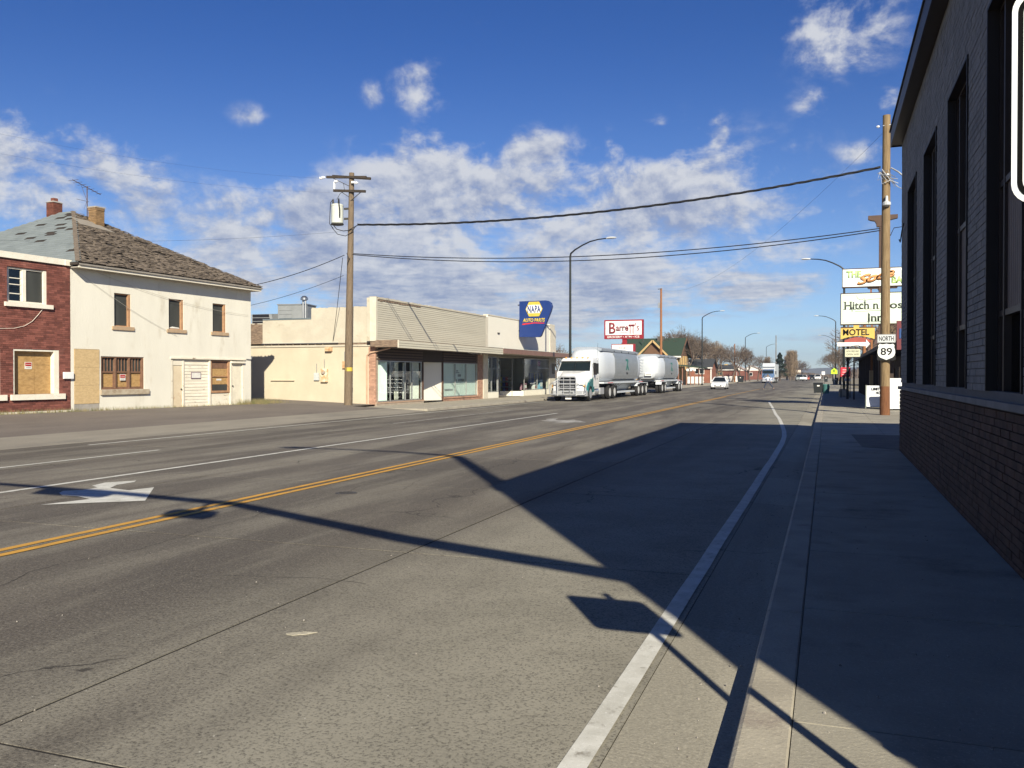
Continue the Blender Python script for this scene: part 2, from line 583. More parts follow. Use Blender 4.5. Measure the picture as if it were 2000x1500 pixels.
inst(MB().prism(kp, 0, 700, 'y').mesh('kerb_stone', M_kerb), (0, -6 + 28 * kl, 0), kerb, 'kerb_stone')
side = MB().box(-.14, 3.4, -14, 900, -.3, -.022).build('sidewalk', M_joint, kind='structure')
for (a, b) in ((-.143, 1.47), (1.478, 3.4)):
    w = b - a
    mm = MB().box(-w / 2, w / 2, -1.042, 1.042, -.015, 0).mesh('pavement_slab', M_concrete)
    for j in range(50):
        yc = -5.2 + 2.1 * j
        if a > 1 and yc < 20.5:
            continue
        inst(mm, ((a + b) / 2, yc, -.003 - rnd.uniform(0, .003)), side, 'pavement_slab')
MB().box(-.138, 3.4, 99.6, 890, -.02, -.004).build('pavement_slab', M_concrete, side)
MB().box(3.4, 60, 20.6, 84, -.24, -.006).build('motel_yard', M_concrete, kind='structure')
sheet('asphalt_patch', [(.75, 20.9, .002), (1.45, 20.4, .002), (6, 20.4, .002), (6, 25.5, .002), (.62, 25.2, .002)], M_asph2)

# left-hand apron, kerb, lot and pavement
lotz = lambda x: 0.0 if x > -20 else min(.30, (-20 - x) * .038)
mb = MB()
mb.add([(-17.9, -14, -.119), (-17.9, 37.4, -.119), (-18.15, 37.4, -.10), (-18.15, -14, -.10)], [(0, 1, 2, 3)])
mb.build('gutter', M_kerbL, kind='structure')
ap = MB().box(-20.0, -18.1, -14, 37.4, -.24, -.135).build('driveway_apron', M_kerbL, kind='structure')
for j in range(17):
    a, b = -13.6 + 3 * j + .006, -13.6 + 3 * j + 2.994
    MB().hexa([(-20, a, -.13), (-18.14, a, -.13), (-18.14, b, -.13), (-20, b, -.13), (-20, a, .0), (-18.14, a, -.099), (-18.14, b, -.099), (-20, b, .0)]).build('apron_slab', M_kerbL, ap)
mb = MB()
gx = [-20, -22, -24, -26, -28, -32, -60]
vs = []
gy = [-14, 5, 20, 30, 37.4, 39.9, 46, 60]
for yy in gy:
    for xx in gx:
        zz = lotz(xx) - .003
        vs.append((xx, yy, zz + (rnd.uniform(-.012, .012) if xx < -21 else 0)))
fs = []
nx = len(gx)
for j in range(len(gy) - 1):
    for i in range(nx - 1):
        if gy[j] >= 37.4 and gx[i] > -21.9:
            continue
        fs.append((j * nx + i, j * nx + i + 1, (j + 1) * nx + i + 1, (j + 1) * nx + i))
mb.add(vs, fs)
mb.build('asphalt_lot', M_asphalt, kind='structure')
kerb2 = MB().box(-18.08, -17.95, 37.4, 700, -.3, -.03).build('kerb', M_kerb, kind='structure')
kp2 = [(-18.1, 0), (-17.93, 0), (-17.905, -.02), (-17.90, -.19), (-18.1, -.19)]
km2 = MB().prism(kp2, .004, kl - .004, 'y').mesh('kerb_stone', M_kerb)
for j in range(20):
    inst(km2, (0, 37.4 + j * kl, 0), kerb2, 'kerb_stone')
inst(MB().prism(kp2, 0, 600, 'y').mesh('kerb_stone', M_kerb), (0, 37.4 + 20 * kl, 0), kerb2, 'kerb_stone')
side2 = MB().box(-21.95, -18.11, 37.4, 700, -.3, -.03).build('sidewalk', M_kerb, kind='structure')
mm = MB().box(-1.9, 1.9, -1.19, 1.19, -.025, 0).mesh('pavement_slab', M_kerb)
for j in range(26):
    inst(mm, (-20.02, 38.6 + 2.4 * j, -.002 - rnd.uniform(0, .003)), side2, 'pavement_slab')
MB().box(-21.92, -18.12, 99.8, 690, -.025, -.003).build('pavement_slab', M_kerb, side2)

# painted markings (4 mm proud)
ZP = -.1145


def strip(name, pts, w, m, z=ZP):
    mb = MB()
    vs = []
    for i, (x, y) in enumerate(pts):
        a = Vector(pts[max(i - 1, 0)])
        b = Vector(pts[min(i + 1, len(pts) - 1)])
        d = (b - a).normalized()
        nrm = Vector((d.y, -d.x)) * w / 2
        j = rnd.uniform(-.006, .006)
        vs += [(x - nrm.x + j, y - nrm.y, z), (x + nrm.x + j, y + nrm.y, z)]
    mb.add(vs, [(2 * i, 2 * i + 1, 2 * i + 3, 2 * i + 2) for i in range(len(pts) - 1)])
    return mb.build(name, m, kind='structure')


def line(x, a, b, step=1.5):
    n = max(2, int((b - a) / step))
    return [(x, a + (b - a) * i / n) for i in range(n + 1)]


strip('yellow_centre_line', line(-7.47, -12, 70), .11, M_paintY)
strip('yellow_centre_line', line(-7.69, -12, 110), .11, M_paintY)
strip('white_turn_lane_line', line(-11.44, -12, 37.5), .13, M_paintW)
for a in (3.6, 27.5):
    strip('white_lane_dash', line(-14.5, a, a + 12.4), .11, M_paintW if a < 20 else M_paintWw)
strip('white_edge_line', line(-17.15, 16.5, 60), .11, M_paintW)
cl = [(-1.05, y) for y in range(-12, 21, 1)] + [(-1.06, 23), (-1.12, 25.5), (-1.24, 28), (-1.5, 32), (-1.78, 36), (-2.1, 39.6), (-2.8, 49), (-3.5, 58)]
strip('white_edge_line', cl, .125, M_paintW)

# meandering cracks, sealed and open
rk_ = random.Random(31)
mb = MB()
for (x, y, a, ln) in ((-9.3, 2.5, 1.45, 30), (-5.6, 3.2, 1.62, 9), (-6.3, 9, 1.5, 14), (-12.6, 6, 1.55, 26), (-8.5, 5.5, 3.0, 2.8), (-5.2, 6.0, .2, 1.6), (-13.4, 14, 1.6, 22), (-4.6, 20, 1.55, 16), (-9.9, 24, 1.57, 30), (-2.2, 26, 1.5, 12), (-6.6, 30, 1.6, 18), (-3.4, 2.7, 2.9, 2.2), (-12.2, 12.5, 3.05, 2.0), (-6.8, 4.1, 2.7, 1.3), (-5.9, 2.9, .5, 1.4)):
    pts_ = []
    p_ = Vector((x, y))
    h_ = a
    d_ = 0
    while d_ < ln:
        st_ = rk_.uniform(.05, .16)
        h_ += rk_.uniform(-.35, .35) - (h_ - a) * .35
        p_ = p_ + Vector((math.cos(h_), math.sin(h_))) * st_
        d_ += st_
        pts_.append(p_.copy())
    vs_ = []
    for i, q_ in enumerate(pts_):
        w_ = (.0015 + .0022 * rk_.random()) * (1 if rk_.random() < .85 else .3)
        nn_ = Vector((-math.sin(a), math.cos(a))) * w_
        vs_ += [(q_.x - nn_.x, q_.y - nn_.y, -.1168), (q_.x + nn_.x, q_.y + nn_.y, -.1168)]
    mb.add(vs_, [(2 * i, 2 * i + 1, 2 * i + 3, 2 * i + 2) for i in range(len(pts_) - 1) if rk_.random() < .93])
mb.build('road_cracks', M_joint, kind='structure')

# turn arrows
apx = [(301, 951.5), (283.5, 977.8), (79, 985.8), (176, 974.5), (150, 969), (122, 967.5), (115, 962.5), (124, 958.5), (160, 957), (190, 952), (180, 948.5), (205, 942.5), (266, 938.5),
       (262, 941.5), (228, 947), (215, 953), (252, 957.5)]
apts = [pix(u, v, ZP) for u, v in apx]
mb = MB()
mb.add([(p.x, p.y, ZP) for p in apts], [tuple(range(len(apts)))])
a1 = mb.build('turn_arrow', M_paintW, kind='structure')
c0 = sum((p for p in apts), Vector()) / len(apts)
c1 = pix(1085, 821, ZP)
mb = MB()
mb.add([(c1.x + (p.x - c0.x), c1.y + (p.y - c0.y) * 1.3, ZP) for p in apts], [tuple(range(len(apts)))])
mb.build('turn_arrow', M_paintWw, kind='structure')
# worn bits of old paint and a patch of fresh concrete
p = pix(583, 1236, ZP)
mb = MB()
mb.prism([(p.x - .06, p.y - .05), (p.x - .01, p.y - .055), (p.x + .03, p.y - .02), (p.x + .06, p.y - .01), (p.x + .09, p.y + .04), (p.x + .11, p.y + .06), (p.x + .05, p.y + .05), (p.x + .02, p.y + .055), (p.x - .01, p.y + .01), (p.x - .05, p.y + .0), (p.x - .08, p.y - .03)], -.119, -.1152, 'z')
mb.build('paint_scuff', mat('paint_chip', (.52, .48, .37), (.30, .27, .21), 25, rough=.8), kind='structure')
mc = pix(676, 963, -.12)
mh = empty('manhole_cover', (mc.x, mc.y, -.12), 0, 'round iron manhole cover set in the road right of the yellow lines', 'manhole cover')
MB().lathe([(.15, -.02), (.15, .003), (.14, .006), (0.001, .006)], n=28).build('lid', M_iron, mh)
MB().lathe([(.165, -.02), (.165, .002), (.151, .002), (.151, -.02)], n=28).build('rim', mat('iron_rim', (.10, .09, .08)), mh)
mb = MB()
for k in range(6):
    for j in range(6):
        if (k - 2.5) ** 2 + (j - 2.5) ** 2 < 7.5:
            mb.box((k - 2.5) * .04 - .01, (k - 2.5) * .04 + .01, (j - 2.5) * .04 - .01, (j - 2.5) * .04 + .01, .006, .009)
mb.build('tread', M_iron, mh, kind='stuff')

# far hills at the end of the valley
mb = MB()
hp = []
n = 60
for i in range(n + 1):
    a = -1.2 + 2.4 * i / n
    rr = 2300
    h = 17 + 7 * math.sin(i * .33 - 3.6) + 3 * math.sin(i * .9) + 1.5 * math.sin(i * 2.1)
    hp.append((a, rr, h))
vs = []
for a, rr, h in hp:
    vs += [(math.sin(a) * rr, math.cos(a) * rr, -1), (math.sin(a) * (rr + 60), math.cos(a) * (rr + 60), h * .6), (math.sin(a) * (rr + 150), math.cos(a) * (rr + 150), h), (math.sin(a) * (rr + 300), math.cos(a) * (rr + 300), -1)]
mb.add(vs, [(4 * i + k, 4 * i + 4 + k, 4 * i + 5 + k, 4 * i + 1 + k) for i in range(n) for k in range(3)])
mb.build('distant_hills', mat('hill_scrub', (.13, .12, .09), (.10, .095, .07), .01, .95), kind='structure', smooth=True)
# ================================================================== BRICK HELPERS
def brick_cells(x0, x1, z0, z1, holes, bl, bh, gap=.010):
    """bricks of a running bond, cut at the edges of openings"""
    out = []
    r = 0
    z = z0
    while z < z1 - .01:
        zt = min(z + bh, z1)
        x = x0 - (bl / 2 if r % 2 else 0)
        while x < x1:
            a, b = max(x, x0), min(x + bl, x1)
            segs = [(a, b)]
            for h in holes:
                if h[2] < (z + zt) / 2 < h[3]:
                    ns = []
                    for (p, q) in segs:
                        if q <= h[0] or p >= h[1]:
                            ns.append((p, q))
                        else:
                            if p < h[0]:
                                ns.append((p, h[0]))
                            if q > h[1]:
                                ns.append((h[1], q))
                    segs = ns
            for p, q in segs:
                if q - p > .03:
                    out.append((p + gap / 2, q - gap / 2, z + gap / 2, zt - gap / 2))
            x += bl
        z = zt
        r += 1
    return out


def lay_bricks(cells, m, parent, key, yf, depth=.03, nmax=300, jit=.003):
    """the nmax nearest bricks are parts of their own, the rest one mesh"""
    cells = sorted(cells, key=key)
    full = {}
    for (a, b, c, d) in cells[:nmax]:
        k = (round(b - a, 3), round(d - c, 3))
        if k not in full:
            w, h = k
            full[k] = MB().box(-w / 2, w / 2, -depth / 2, depth / 2, -h / 2, h / 2).mesh('brick', m)
        inst(full[k], ((a + b) / 2, yf + depth / 2 + rnd.uniform(-jit, jit), (c + d) / 2), parent, 'brick', rot=(0, rnd.uniform(-.004, .004), rnd.uniform(-.006, .006)))
    if len(cells) > nmax:
        mb = MB()
        for (a, b, c, d) in cells[nmax:]:
            j = rnd.uniform(-jit, jit)
            mb.box(a, b, yf + j, yf + depth + j, c, d)
        mb.build('brickwork', m, parent, kind='stuff')


# ================================================================== RIGHT: big brick building in shade
# frame: local x runs from the far corner towards the camera, local y into the building
B = empty('brick_building', (1.49, 20.5, 0), R(-90), 'tall dark-shaded brick building with deep brown-framed windows along the right sidewalk', 'building')
M_bk_dark = mat('dark_brown_brick', (.095, .050, .034), (.062, .034, .024), 4, .85, bump=.4, bscale=60, var=.25)
M_bk_paint = mat('painted_grey_brick', (.25, .235, .215), (.20, .19, .175), 3, .8, bump=.5, bscale=50, var=.06, stain=(.15, .14, .13), stscale=2)
M_mortar = mat('mortar_dark', (.085, .07, .058), rough=.95)
M_mortar2 = mat('painted_mortar', (.15, .143, .135), rough=.9)
M_brframe = mat('brown_window_frame', (.042, .029, .022), (.034, .024, .018), 5, .5)
M_panel = mat('tan_ribbed_panel', (.20, .155, .125), (.17, .13, .105), 4, .7)
LW = 18.5
holes = []
s = 1.62
for i in range(6):
    if s + 1.75 < LW - .3:
        holes.append((s, s + 1.72, 1.46, 5.28))
    s += 3.03
mb = MB()
wall(mb, 0, LW, 1.36, 6.75, holes, .035, .34)
mb.build('wall', M_mortar2, B)
mb = MB()
mb.box(0, LW, .02, .34, -.3, 1.355)
mb.build('base_wall', M_mortar, B)
MB().box(0.0, .3, .35, 16, -.3, 6.75).build('end_wall', M_mortar2, B, label='plain wall round the far corner')
MB().box(LW - .3, LW, .35, 16, -.3, 6.75).build('end_wall', M_mortar2, B)
MB().box(.3, LW - .3, 15.7, 16, -.3, 6.75).build('rear_wall', M_mortar2, B)
MB().box(.305, LW - .305, .9, 15.6, 0, .1).build('floor_slab', M_dark, B)
key = lambda c: (LW + .6 - c[1]) ** 2 + (c[2] - EYE) ** 2 * 1.0
cells = brick_cells(0, LW, -.12, 1.30, [], .213, .0785, .011)
lay_bricks(cells, M_bk_dark, B, key, -.008)
cells = brick_cells(0, LW, 1.45, 6.6, holes, .213, .0785, .009)
mb = MB()
for (a, b, c, d) in cells:
    j = rnd.uniform(-.0025, .0025)
    mb.box(a, b, .018 + j, .045 + j, c, d)
mb.build('painted_brickwork', M_bk_paint, B, kind='stuff')
MB().box(-.02, LW + .02, -.045, .10, 1.312, 1.375).build('sill_course', mat('grey_stone_sill', (.22, .21, .195), (.17, .16, .15), 4, .8), B)
for h in holes:
    x0, x1, z0, z1 = h
    w = MB()
    w.box(x0, x0 + .07, .11, .20, z0 - .08, z1)
    w.box(x1 - .07, x1, .11, .20, z0 - .08, z1)
    w.box(x0 + .07, x1 - .07, .11, .20, z1 - .07, z1)
    w.box(x0 + .07, x1 - .07, .11, .20, z0 - .08, z0)
    w.box(x0 + .07, x1 - .07, .112, .198, 2.19, 2.25)
    w.box(x0 + .07, x1 - .07, .112, .198, 3.46, 3.52)
    w.box(x0 + .30, x0 + .36, .105, .195, z0, z1 - .07)
    fr = w.build('window_frame', M_brframe, B)
    rv = MB()
    rv.box(x0 + .001, x0 + .035, .0, .109, z0, z1 - .036)
    rv.box(x1 - .035, x1 - .001, .0, .109, z0, z1 - .036)
    rv.box(x0 + .001, x1 - .001, .0, .109, z1 - .035, z1 - .001)
    rv.build('reveal', mat('reveal_dark', (.022, .017, .014), rough=.6), fr)
    for (a, b, c, d) in ((x0 + .36, x1 - .07, z0, 2.19), (x0 + .36, x1 - .07, 3.52, z1 - .07), (x0 + .07, x0 + .30, z0, 2.19), (x0 + .07, x0 + .30, 3.52, z1 - .07)):
        MB().box(a, b, .172, .178, c, d).build('pane', M_glassd, fr)
    # ribbed panels of vertical boards
    k = x0 + .36
    pm = MB()
    bw = .092
    pb = MB().box(0, bw - .012, .135, .165, 2.25, 3.46).mesh('board', M_panel)
    while k < x1 - .08:
        inst(pb, (k, 0, 0), fr, 'board')
        k += bw
    MB().box(x0 + .07, x0 + .30, .14, .17, 2.25, 3.46).build('infill_panel', M_brframe, fr)
    MB().box(x0, x1, .35, .80, z0 - .09, z0 - .02).build('inner_sill', M_dark, fr)
MB().box(.31, LW - .31, .9, 1.0, .1, 6.5).build('inner_wall', M_dark, B)
# eaves: soffit, fascia, thin metal edge and the flat roof
MB().box(-.20, LW + .2, -.17, .3, 6.62, 6.70).build('soffit', M_brframe, B)
MB().box(-.22, LW + .22, -.20, -.172, 6.60, 6.93).build('fascia', M_brframe, B)
MB().box(-.22, -.19, -.17, 16, 6.60, 6.93).build('fascia', M_brframe, B)
MB().box(-.25, LW + .25, -.225, 16.2, 6.932, 6.972).build('roof', mat('dark_roofing', (.06, .06, .065), rough=.8), B)
# loose black cable looping along the far end of the wall
mb = MB()
mb.tube([(-.02, -.03, 4.55), (.3, -.03, 4.45), (.8, -.035, 4.62), (1.2, -.03, 4.70)], .012, 5)
mb.build('cable', M_wire, B)

# ================================================================== LEFT: abandoned two-storey house, red brick front
HR = math.atan2(9.9, .6)
H = empty('old_house', (-26.5, 24.7, 0), HR, 'cream two-storey house with collapsing brown shake roof and boarded windows', 'house')
M_stucco = mat('cream_stucco', (.70, .67, .575), (.65, .62, .53), 1.2, .9, bump=.35, bscale=18, stain=(.50, .45, .35), stscale=1.6, stthr=(.54, .80), stretch=(1, 1, .35))
M_orange = mat('raw_wood_trim', (.42, .24, .13), (.32, .18, .10), 5, .8, stain=(.20, .12, .07), stscale=4)
M_sill = mat('tan_stone_sill', (.44, .31, .19), (.36, .26, .17), 5, .85, bump=.3)
M_screen = mat('dark_screen', (.055, .058, .052), (.04, .042, .038), 2, .7, stretch=(1, 1, .3))
M_osb = mat('osb_board', (.46, .29, .12), (.34, .205, .08), 14, .8, bump=.3, bscale=40, stain=(.24, .145, .06), stscale=2.2, stretch=(1, .5, 1))
M_osbL = mat('osb_board_pale', (.56, .41, .22), (.46, .33, .17), 18, .8, bump=.3, bscale=40, stretch=(1, .5, 1))
M_cladw = mat('peeling_white_boards', (.74, .69, .57), (.66, .60, .48), 4, .8, stain=(.25, .19, .13), stscale=6, stthr=(.60, .72), stretch=(1, .35, 1.4))
M_doorc = mat('stained_cream_door', (.66, .56, .40), (.60, .50, .35), 2, .6, stain=(.40, .22, .09), stscale=1.5)
M_grey = mat('weathered_concrete', (.36, .33, .29), (.28, .26, .23), 4, .9, bump=.4)
M_bwood = mat('brown_sash', (.22, .12, .075), (.16, .09, .055), 5, .7)
M_notice = mat('notice_paper', (.70, .68, .62), rough=.8)
M_red = mat('notice_red', (.42, .015, .02), rough=.6)
WT = .28
ups = [(1.99, 2.80, 3.54, 4.85), (4.81, 5.64, 3.56, 4.85), (7.41, 8.25, 3.56, 4.85)]
tri = (1.35, 3.47, 1.04, 2.34)
ent = (4.94, 9.45, .05, 2.30)
ply = (.14, 1.27, .1, 2.60)
mb = MB()
wall(mb, .012, 9.96, -.1, 5.62, ups + [tri, ent, ply], 0, WT)
mb.build('front_wall', M_stucco, H)
MB().box(9.68, 9.96, WT, 11.5, -.1, 5.62).build('side_wall', M_stucco, H)
MB().box(.012, .28, WT, 11.5, -.1, 5.62).build('side_wall', M_stucco, H)
MB().box(.28, 9.68, 11.2, 11.5, -.1, 5.62).build('rear_wall', M_stucco, H)
MB().box(.3, 9.66, .9, 11.1, 2.6, 2.7).build('floor', M_dark, H)
MB().box(.3, 9.66, .8, .88, .1, 5.6).build('inner_wall', M_dark, H)
for i, (x0, x1, z0, z1) in enumerate(ups):
    f = MB()
    f.box(x0, x0 + .05, .10, .16, z0, z1)
    f.box(x1 - .10, x1, .02, .16, z0, z1)
    f.box(x0 + .05, x1 - .10, .10, .16, z1 - .05, z1)
    f.box(x0 + .05, x1 - .10, .10, .16, z0, z0 + .04)
    fr = f.build('window', M_orange, H)
    MB().box(x0 + .05, x1 - .10, .12, .15, z0 + .04, z1 - .05).build('dark_screen', M_screen, fr)
    MB().box(x0 - .12, x1 + .14, -.06, .14, z0 - .145, z0 - .005).build('sill', M_sill, fr)
    if i == 1:
        MB().prism([(x0 + .06, z0 + .05), (x1 - .12, z0 + .05), (x1 - .16, z0 + .09), (x0 + .3, z0 + .12)], .105, .115).build('torn_paper', M_notice, fr)
# triple window
x0, x1, z0, z1 = tri
f = MB()
n3 = 3
cw = (x1 - x0 - .10) / 3
f.box(x0, x1, .03, .18, z1 - .05, z1)
f.box(x0, x1, .03, .18, z0, z0 + .05)
for k in range(4):
    xx = x0 + .0 + k * (x1 - x0 - .08) / 3
    f.box(xx, xx + .08, .03, .18, z0 + .05, z1 - .05)
tw = f.build('triple_window', M_bwood, H)
for k in range(3):
    a = x0 + .08 + k * (x1 - x0 - .08) / 3
    b = a + (x1 - x0 - .08) / 3 - .08
    mz = z0 + .70
    f = MB()
    f.box(a, b, .07, .12, mz - .04, mz + .02)
    for q in (1, 2, 3):
        xx = a + (b - a) * q / 4
        f.box(xx - .012, xx + .012, .08, .11, mz + .02, z1 - .05)
    f.box(a, a + .035, .07, .12, z0 + .05, mz - .04)
    f.box(b - .035, b, .07, .12, z0 + .05, mz - .04)
    f.box(a + .035, b - .035, .07, .12, z0 + .05, z0 + .10)
    f.build('sash', M_bwood, tw)
    MB().box(a, b, .125, .15, mz + .02, z1 - .05).build('pane', M_screen, tw)
    MB().box(a, b, .125, .15, z0 + .05, mz - .04).build('board', M_osb, tw)
MB().box(x0 - .05, x1 + .20, -.09, .10, z0 - .20, z0 - .005).build('sill', mat('stained_sill', (.46, .40, .30), (.34, .27, .19), 5, .85, stain=(.16, .10, .06), stscale=4), tw)
nt = empty('condemned_notice', (2.30, 0, 1.62), 0)
nt.parent = None


def notice(fr, x, y, z, rz, label):
    o = empty('warning_notice', (0, 0, 0), 0, label, 'notice')
    o.location = fr.matrix_world @ Vector((x, y, z)) if False else Matrix.Rotation(fr.rotation_euler.z, 3, 'Z') @ Vector((x, y, z)) + fr.location
    o.rotation_euler = (0, 0, fr.rotation_euler.z)
    MB().box(-.14, .14, -.006, 0, -.125, .125).build('paper', M_notice, o)
    MB().box(-.12, .12, -.009, -.0065, -.02, .105).build('red_block', M_red, o)
    MB().box(-.10, .10, -.011, -.0095, .035, .050).build('white_line', M_notice, o)
    MB().box(-.09, .09, -.008, -.0065, -.075, -.065).build('printed_line', M_black, o)
    return o


bpy.data.objects.remove(nt)
notice(H, 2.44, .064, 1.52, 0, 'small red and white notice in the middle pane of the cream house triple window')
# plywood over the door at the left end: three sheets above a grey footing
for k, (a, b) in enumerate(((.52, 1.22), (1.225, 1.90), (1.905, 2.59))):
    MB().box(.15, 1.265, -.012 - .004 * k, .03, a, b).build('plywood_sheet', M_osbL, H)
MB().box(.15, 1.265, 0.0, .04, .05, .515).build('door_footing', M_grey, H)
# timber entrance infill under a lintel
MB().box(4.88, 9.55, -.05, .02, 2.302, 2.37).build('lintel_board', M_cladw, H)
MB().box(4.945, 9.445, .20, .26, .0, 2.30).build('infill_backing', M_dark, H)
MB().box(4.955, 5.02, .0, .12, .05, 2.29).build('door_post', M_cladw, H)
MB().box(5.60, 5.70, .02, .12, .05, 2.29).build('door_post', M_cladw, H)
d = MB().box(5.025, 5.595, .05, .09, .08, 2.02).build('door', M_doorc, H)
MB().lathe([(.03, 0), (.035, -.03), (.02, -.06), (.001, -.065)], (5.53, .05, 1.0), 10, 'y').build('door_knob', M_iron, d)
MB().box(5.025, 5.595, .03, .10, 2.03, 2.29).build('transom_board', M_cladw, H)
zb = .12
k = 0
while zb < 2.22:
    hb = .138
    dx = rnd.uniform(-.012, .012)
    o = MB().hexa([(5.71, .055, zb), (7.18, .055, zb), (7.18, .085, zb), (5.71, .085, zb), (5.71, .072, zb + hb), (7.18, .072, zb + hb), (7.18, .09, zb + hb), (5.71, .09, zb + hb)])
    inst(o.mesh('clapboard', M_cladw), (0, rnd.uniform(-.006, .004), 0), H, 'clapboard', rot=(0, rnd.uniform(-.001, .001), 0))
    zb += hb
MB().box(7.19, 7.28, .0, .12, .05, 2.29).build('door_post', M_cladw, H)
f = MB()
f.box(7.30, 7.38, .03, .13, .80, 2.28)
f.box(8.44, 8.54, .03, .13, .80, 2.28)
f.box(7.38, 8.44, .03, .13, 2.22, 2.28)
f.box(7.38, 8.44, .03, .13, .80, .90)
f.box(7.38, 8.44, .06, .12, 1.52, 1.56)
ew = f.build('entrance_window', M_orange, H)
for (a, b, m_) in ((.90, 1.18, M_screen), (1.18, 1.52, M_osb), (1.56, 1.90, M_osb), (1.90, 2.22, M_bwood)):
    MB().box(7.38, 8.44, .10, .125, a + .004, b - .004).build('board', m_, ew)
MB().box(7.74, 8.05, .090, .098, 1.36, 1.44).build('paper_strip', M_notice, ew)
k = 7.30
while k < 8.5:
    MB().box(k, k + .13, .07, .10, .10, .77).build('skirting_board', M_cladw, H)
    k += .136
MB().box(8.55, 8.64, -.0, .12, .05, 2.29).build('door_post', M_cladw, H)
MB().box(8.58, 9.45, -.09, .05, 2.16, 2.25).build('door_hood', M_cladw, H)
d2 = MB().box(8.65, 9.36, .05, .09, .18, 2.15).build('door', mat('cream_door', (.74, .68, .54), rough=.6), H)
MB().lathe([(.03, 0), (.035, -.03), (.02, -.06), (.001, -.065)], (8.73, .05, 1.1), 10, 'y').build('door_knob', M_iron, d2)
MB().box(9.365, 9.44, .0, .12, .05, 2.15).build('door_post', M_cladw, H)
pq = MB().box(6.12, 6.70, .03, .05, 1.45, 1.74).build('notice_frame', mat('purple_frame', (.20, .13, .17)), H)
MB().box(6.15, 6.67, .022, .03, 1.48, 1.71).build('notice_sheet', M_notice, pq)
# eaves, fascia, soffit
MB().box(-.02, 10.12, -.42, .0, 5.60, 5.64).build('soffit', mat('soffit_boards', (.36, .33, .28)), H)
MB().box(-.02, 10.16, -.47, -.425, 5.60, 5.76).build('fascia', M_cladw, H)
MB().box(10.12, 10.16, -.42, 11.8, 5.60, 5.76).build('fascia', M_cladw, H)
MB().box(-.02, 10.20, -.53, -.475, 5.70, 5.755).build('gutter_trough', mat('old_gutter', (.30, .27, .23), rough=.7), H)
# roof: hipped, ridge at right angles to the street
A = Vector((4.3, 5.0, 8.80))
A2 = Vector((4.3, 5.8, 8.80))
e0 = Vector((-.10, -.50, 5.78))
e1 = Vector((10.20, -.50, 5.78))
e2 = Vector((10.20, 12.4, 5.78))
e3 = Vector((-.10, 12.4, 5.78))
mb = MB()
mb.add([e0, e1, e2, e3, A, A2, *(v - Vector((0, 0, .08)) for v in (e0, e1, e2, e3))],
       [(0, 1, 4), (1, 2, 5, 4), (2, 3, 5), (3, 0, 4, 5), (6, 7, 8, 9), (0, 6, 7, 1), (1, 7, 8, 2), (2, 8, 9, 3), (3, 9, 6, 0)])
roof = mb.build('roof', mat('roof_deck', (.050, .040, .032), (.03, .025, .02), 3), H)
M_shake = mat('weathered_shake', (.185, .148, .112), (.13, .104, .08), 6, .95, bump=.6, bscale=30, var=.26)
nrm = (e1 - e0).cross(A - e0).normalized()
if nrm.z < 0:
    nrm = -nrm
up = (Vector((0, A.y - e0.y, A.z - e0.z))).normalized()
L = math.hypot(A.y - e0.y, A.z - e0.z)
sh = []
t = 0.0
rr = random.Random(3)
while t < L - .05:
    f_ = t / L
    xa = e0.x + (A.x - e0.x) * f_
    xb = e1.x + (A.x - e1.x) * f_
    x = xa + rr.uniform(0, .1)
    while x < xb - .05:
        w = rr.uniform(.10, .24)
        w = min(w, xb - x)
        # rot and storm have taken patches of shakes away
        q = math.sin(x * 1.7 + t * 2.1) * math.sin(t * 2.6 - x * .9 + 1) + .5 * math.sin(x * 5.1 + t * 4)
        miss = .04 + (.38 if q > .75 else (.14 if q > .3 else 0))
        if rr.random() > miss:
            sh.append((x, w, t, rr.uniform(.0, .035), rr.uniform(-.03, .03), rr.uniform(.16, .27)))
        x += w + .006
    t += .145
rr.shuffle(sh)


def shake_hexa(mb, x, w, t, lift, dt, ln):
    base = Vector((x, e0.y, e0.z)) + up * (t + dt)
    p0 = base + nrm * (.020 + lift)
    p1 = p0 + Vector((w, 0, 0))
    q0 = base + up * ln + nrm * .006
    q1 = q0 + Vector((w, 0, 0))
    th = nrm * .016
    mb.hexa([p0, p1, q1, q0, p0 + th, p1 + th, q1 + th, q0 + th])


for (x, w, t, lf, dt, ln) in sh[:300]:
    m_ = MB()
    shake_hexa(m_, x, w, t, lf, dt, ln)
    m_.build('shingle', M_shake, roof)
mb = MB()
for it in sh[300:]:
    shake_hexa(mb, *it)
mb.build('shingles', M_shake, roof, kind='stuff')
# capping boards along the hip
MB().beam(e0 + Vector((.0, .0, .06)), A + Vector((0, 0, .03)), .16, .03).build('hip_cap', M_shake, roof)
# a slipped sheet of felt near the chimney
b0 = Vector((3.35, e0.y, e0.z)) + up * (L * .72) + nrm * .05
mb = MB()
pts_ = [b0, b0 + Vector((1.5, 0, 0)) - up * .35, b0 + Vector((1.1, 0, 0)) + up * .55, b0 + Vector((.1, 0, 0)) + up * .75]
mb.hexa([*pts_, *(q + nrm * .02 for q in pts_)])
mb.build('loose_felt', mat('roof_felt', (.27, .24, .20), rough=.95), roof)
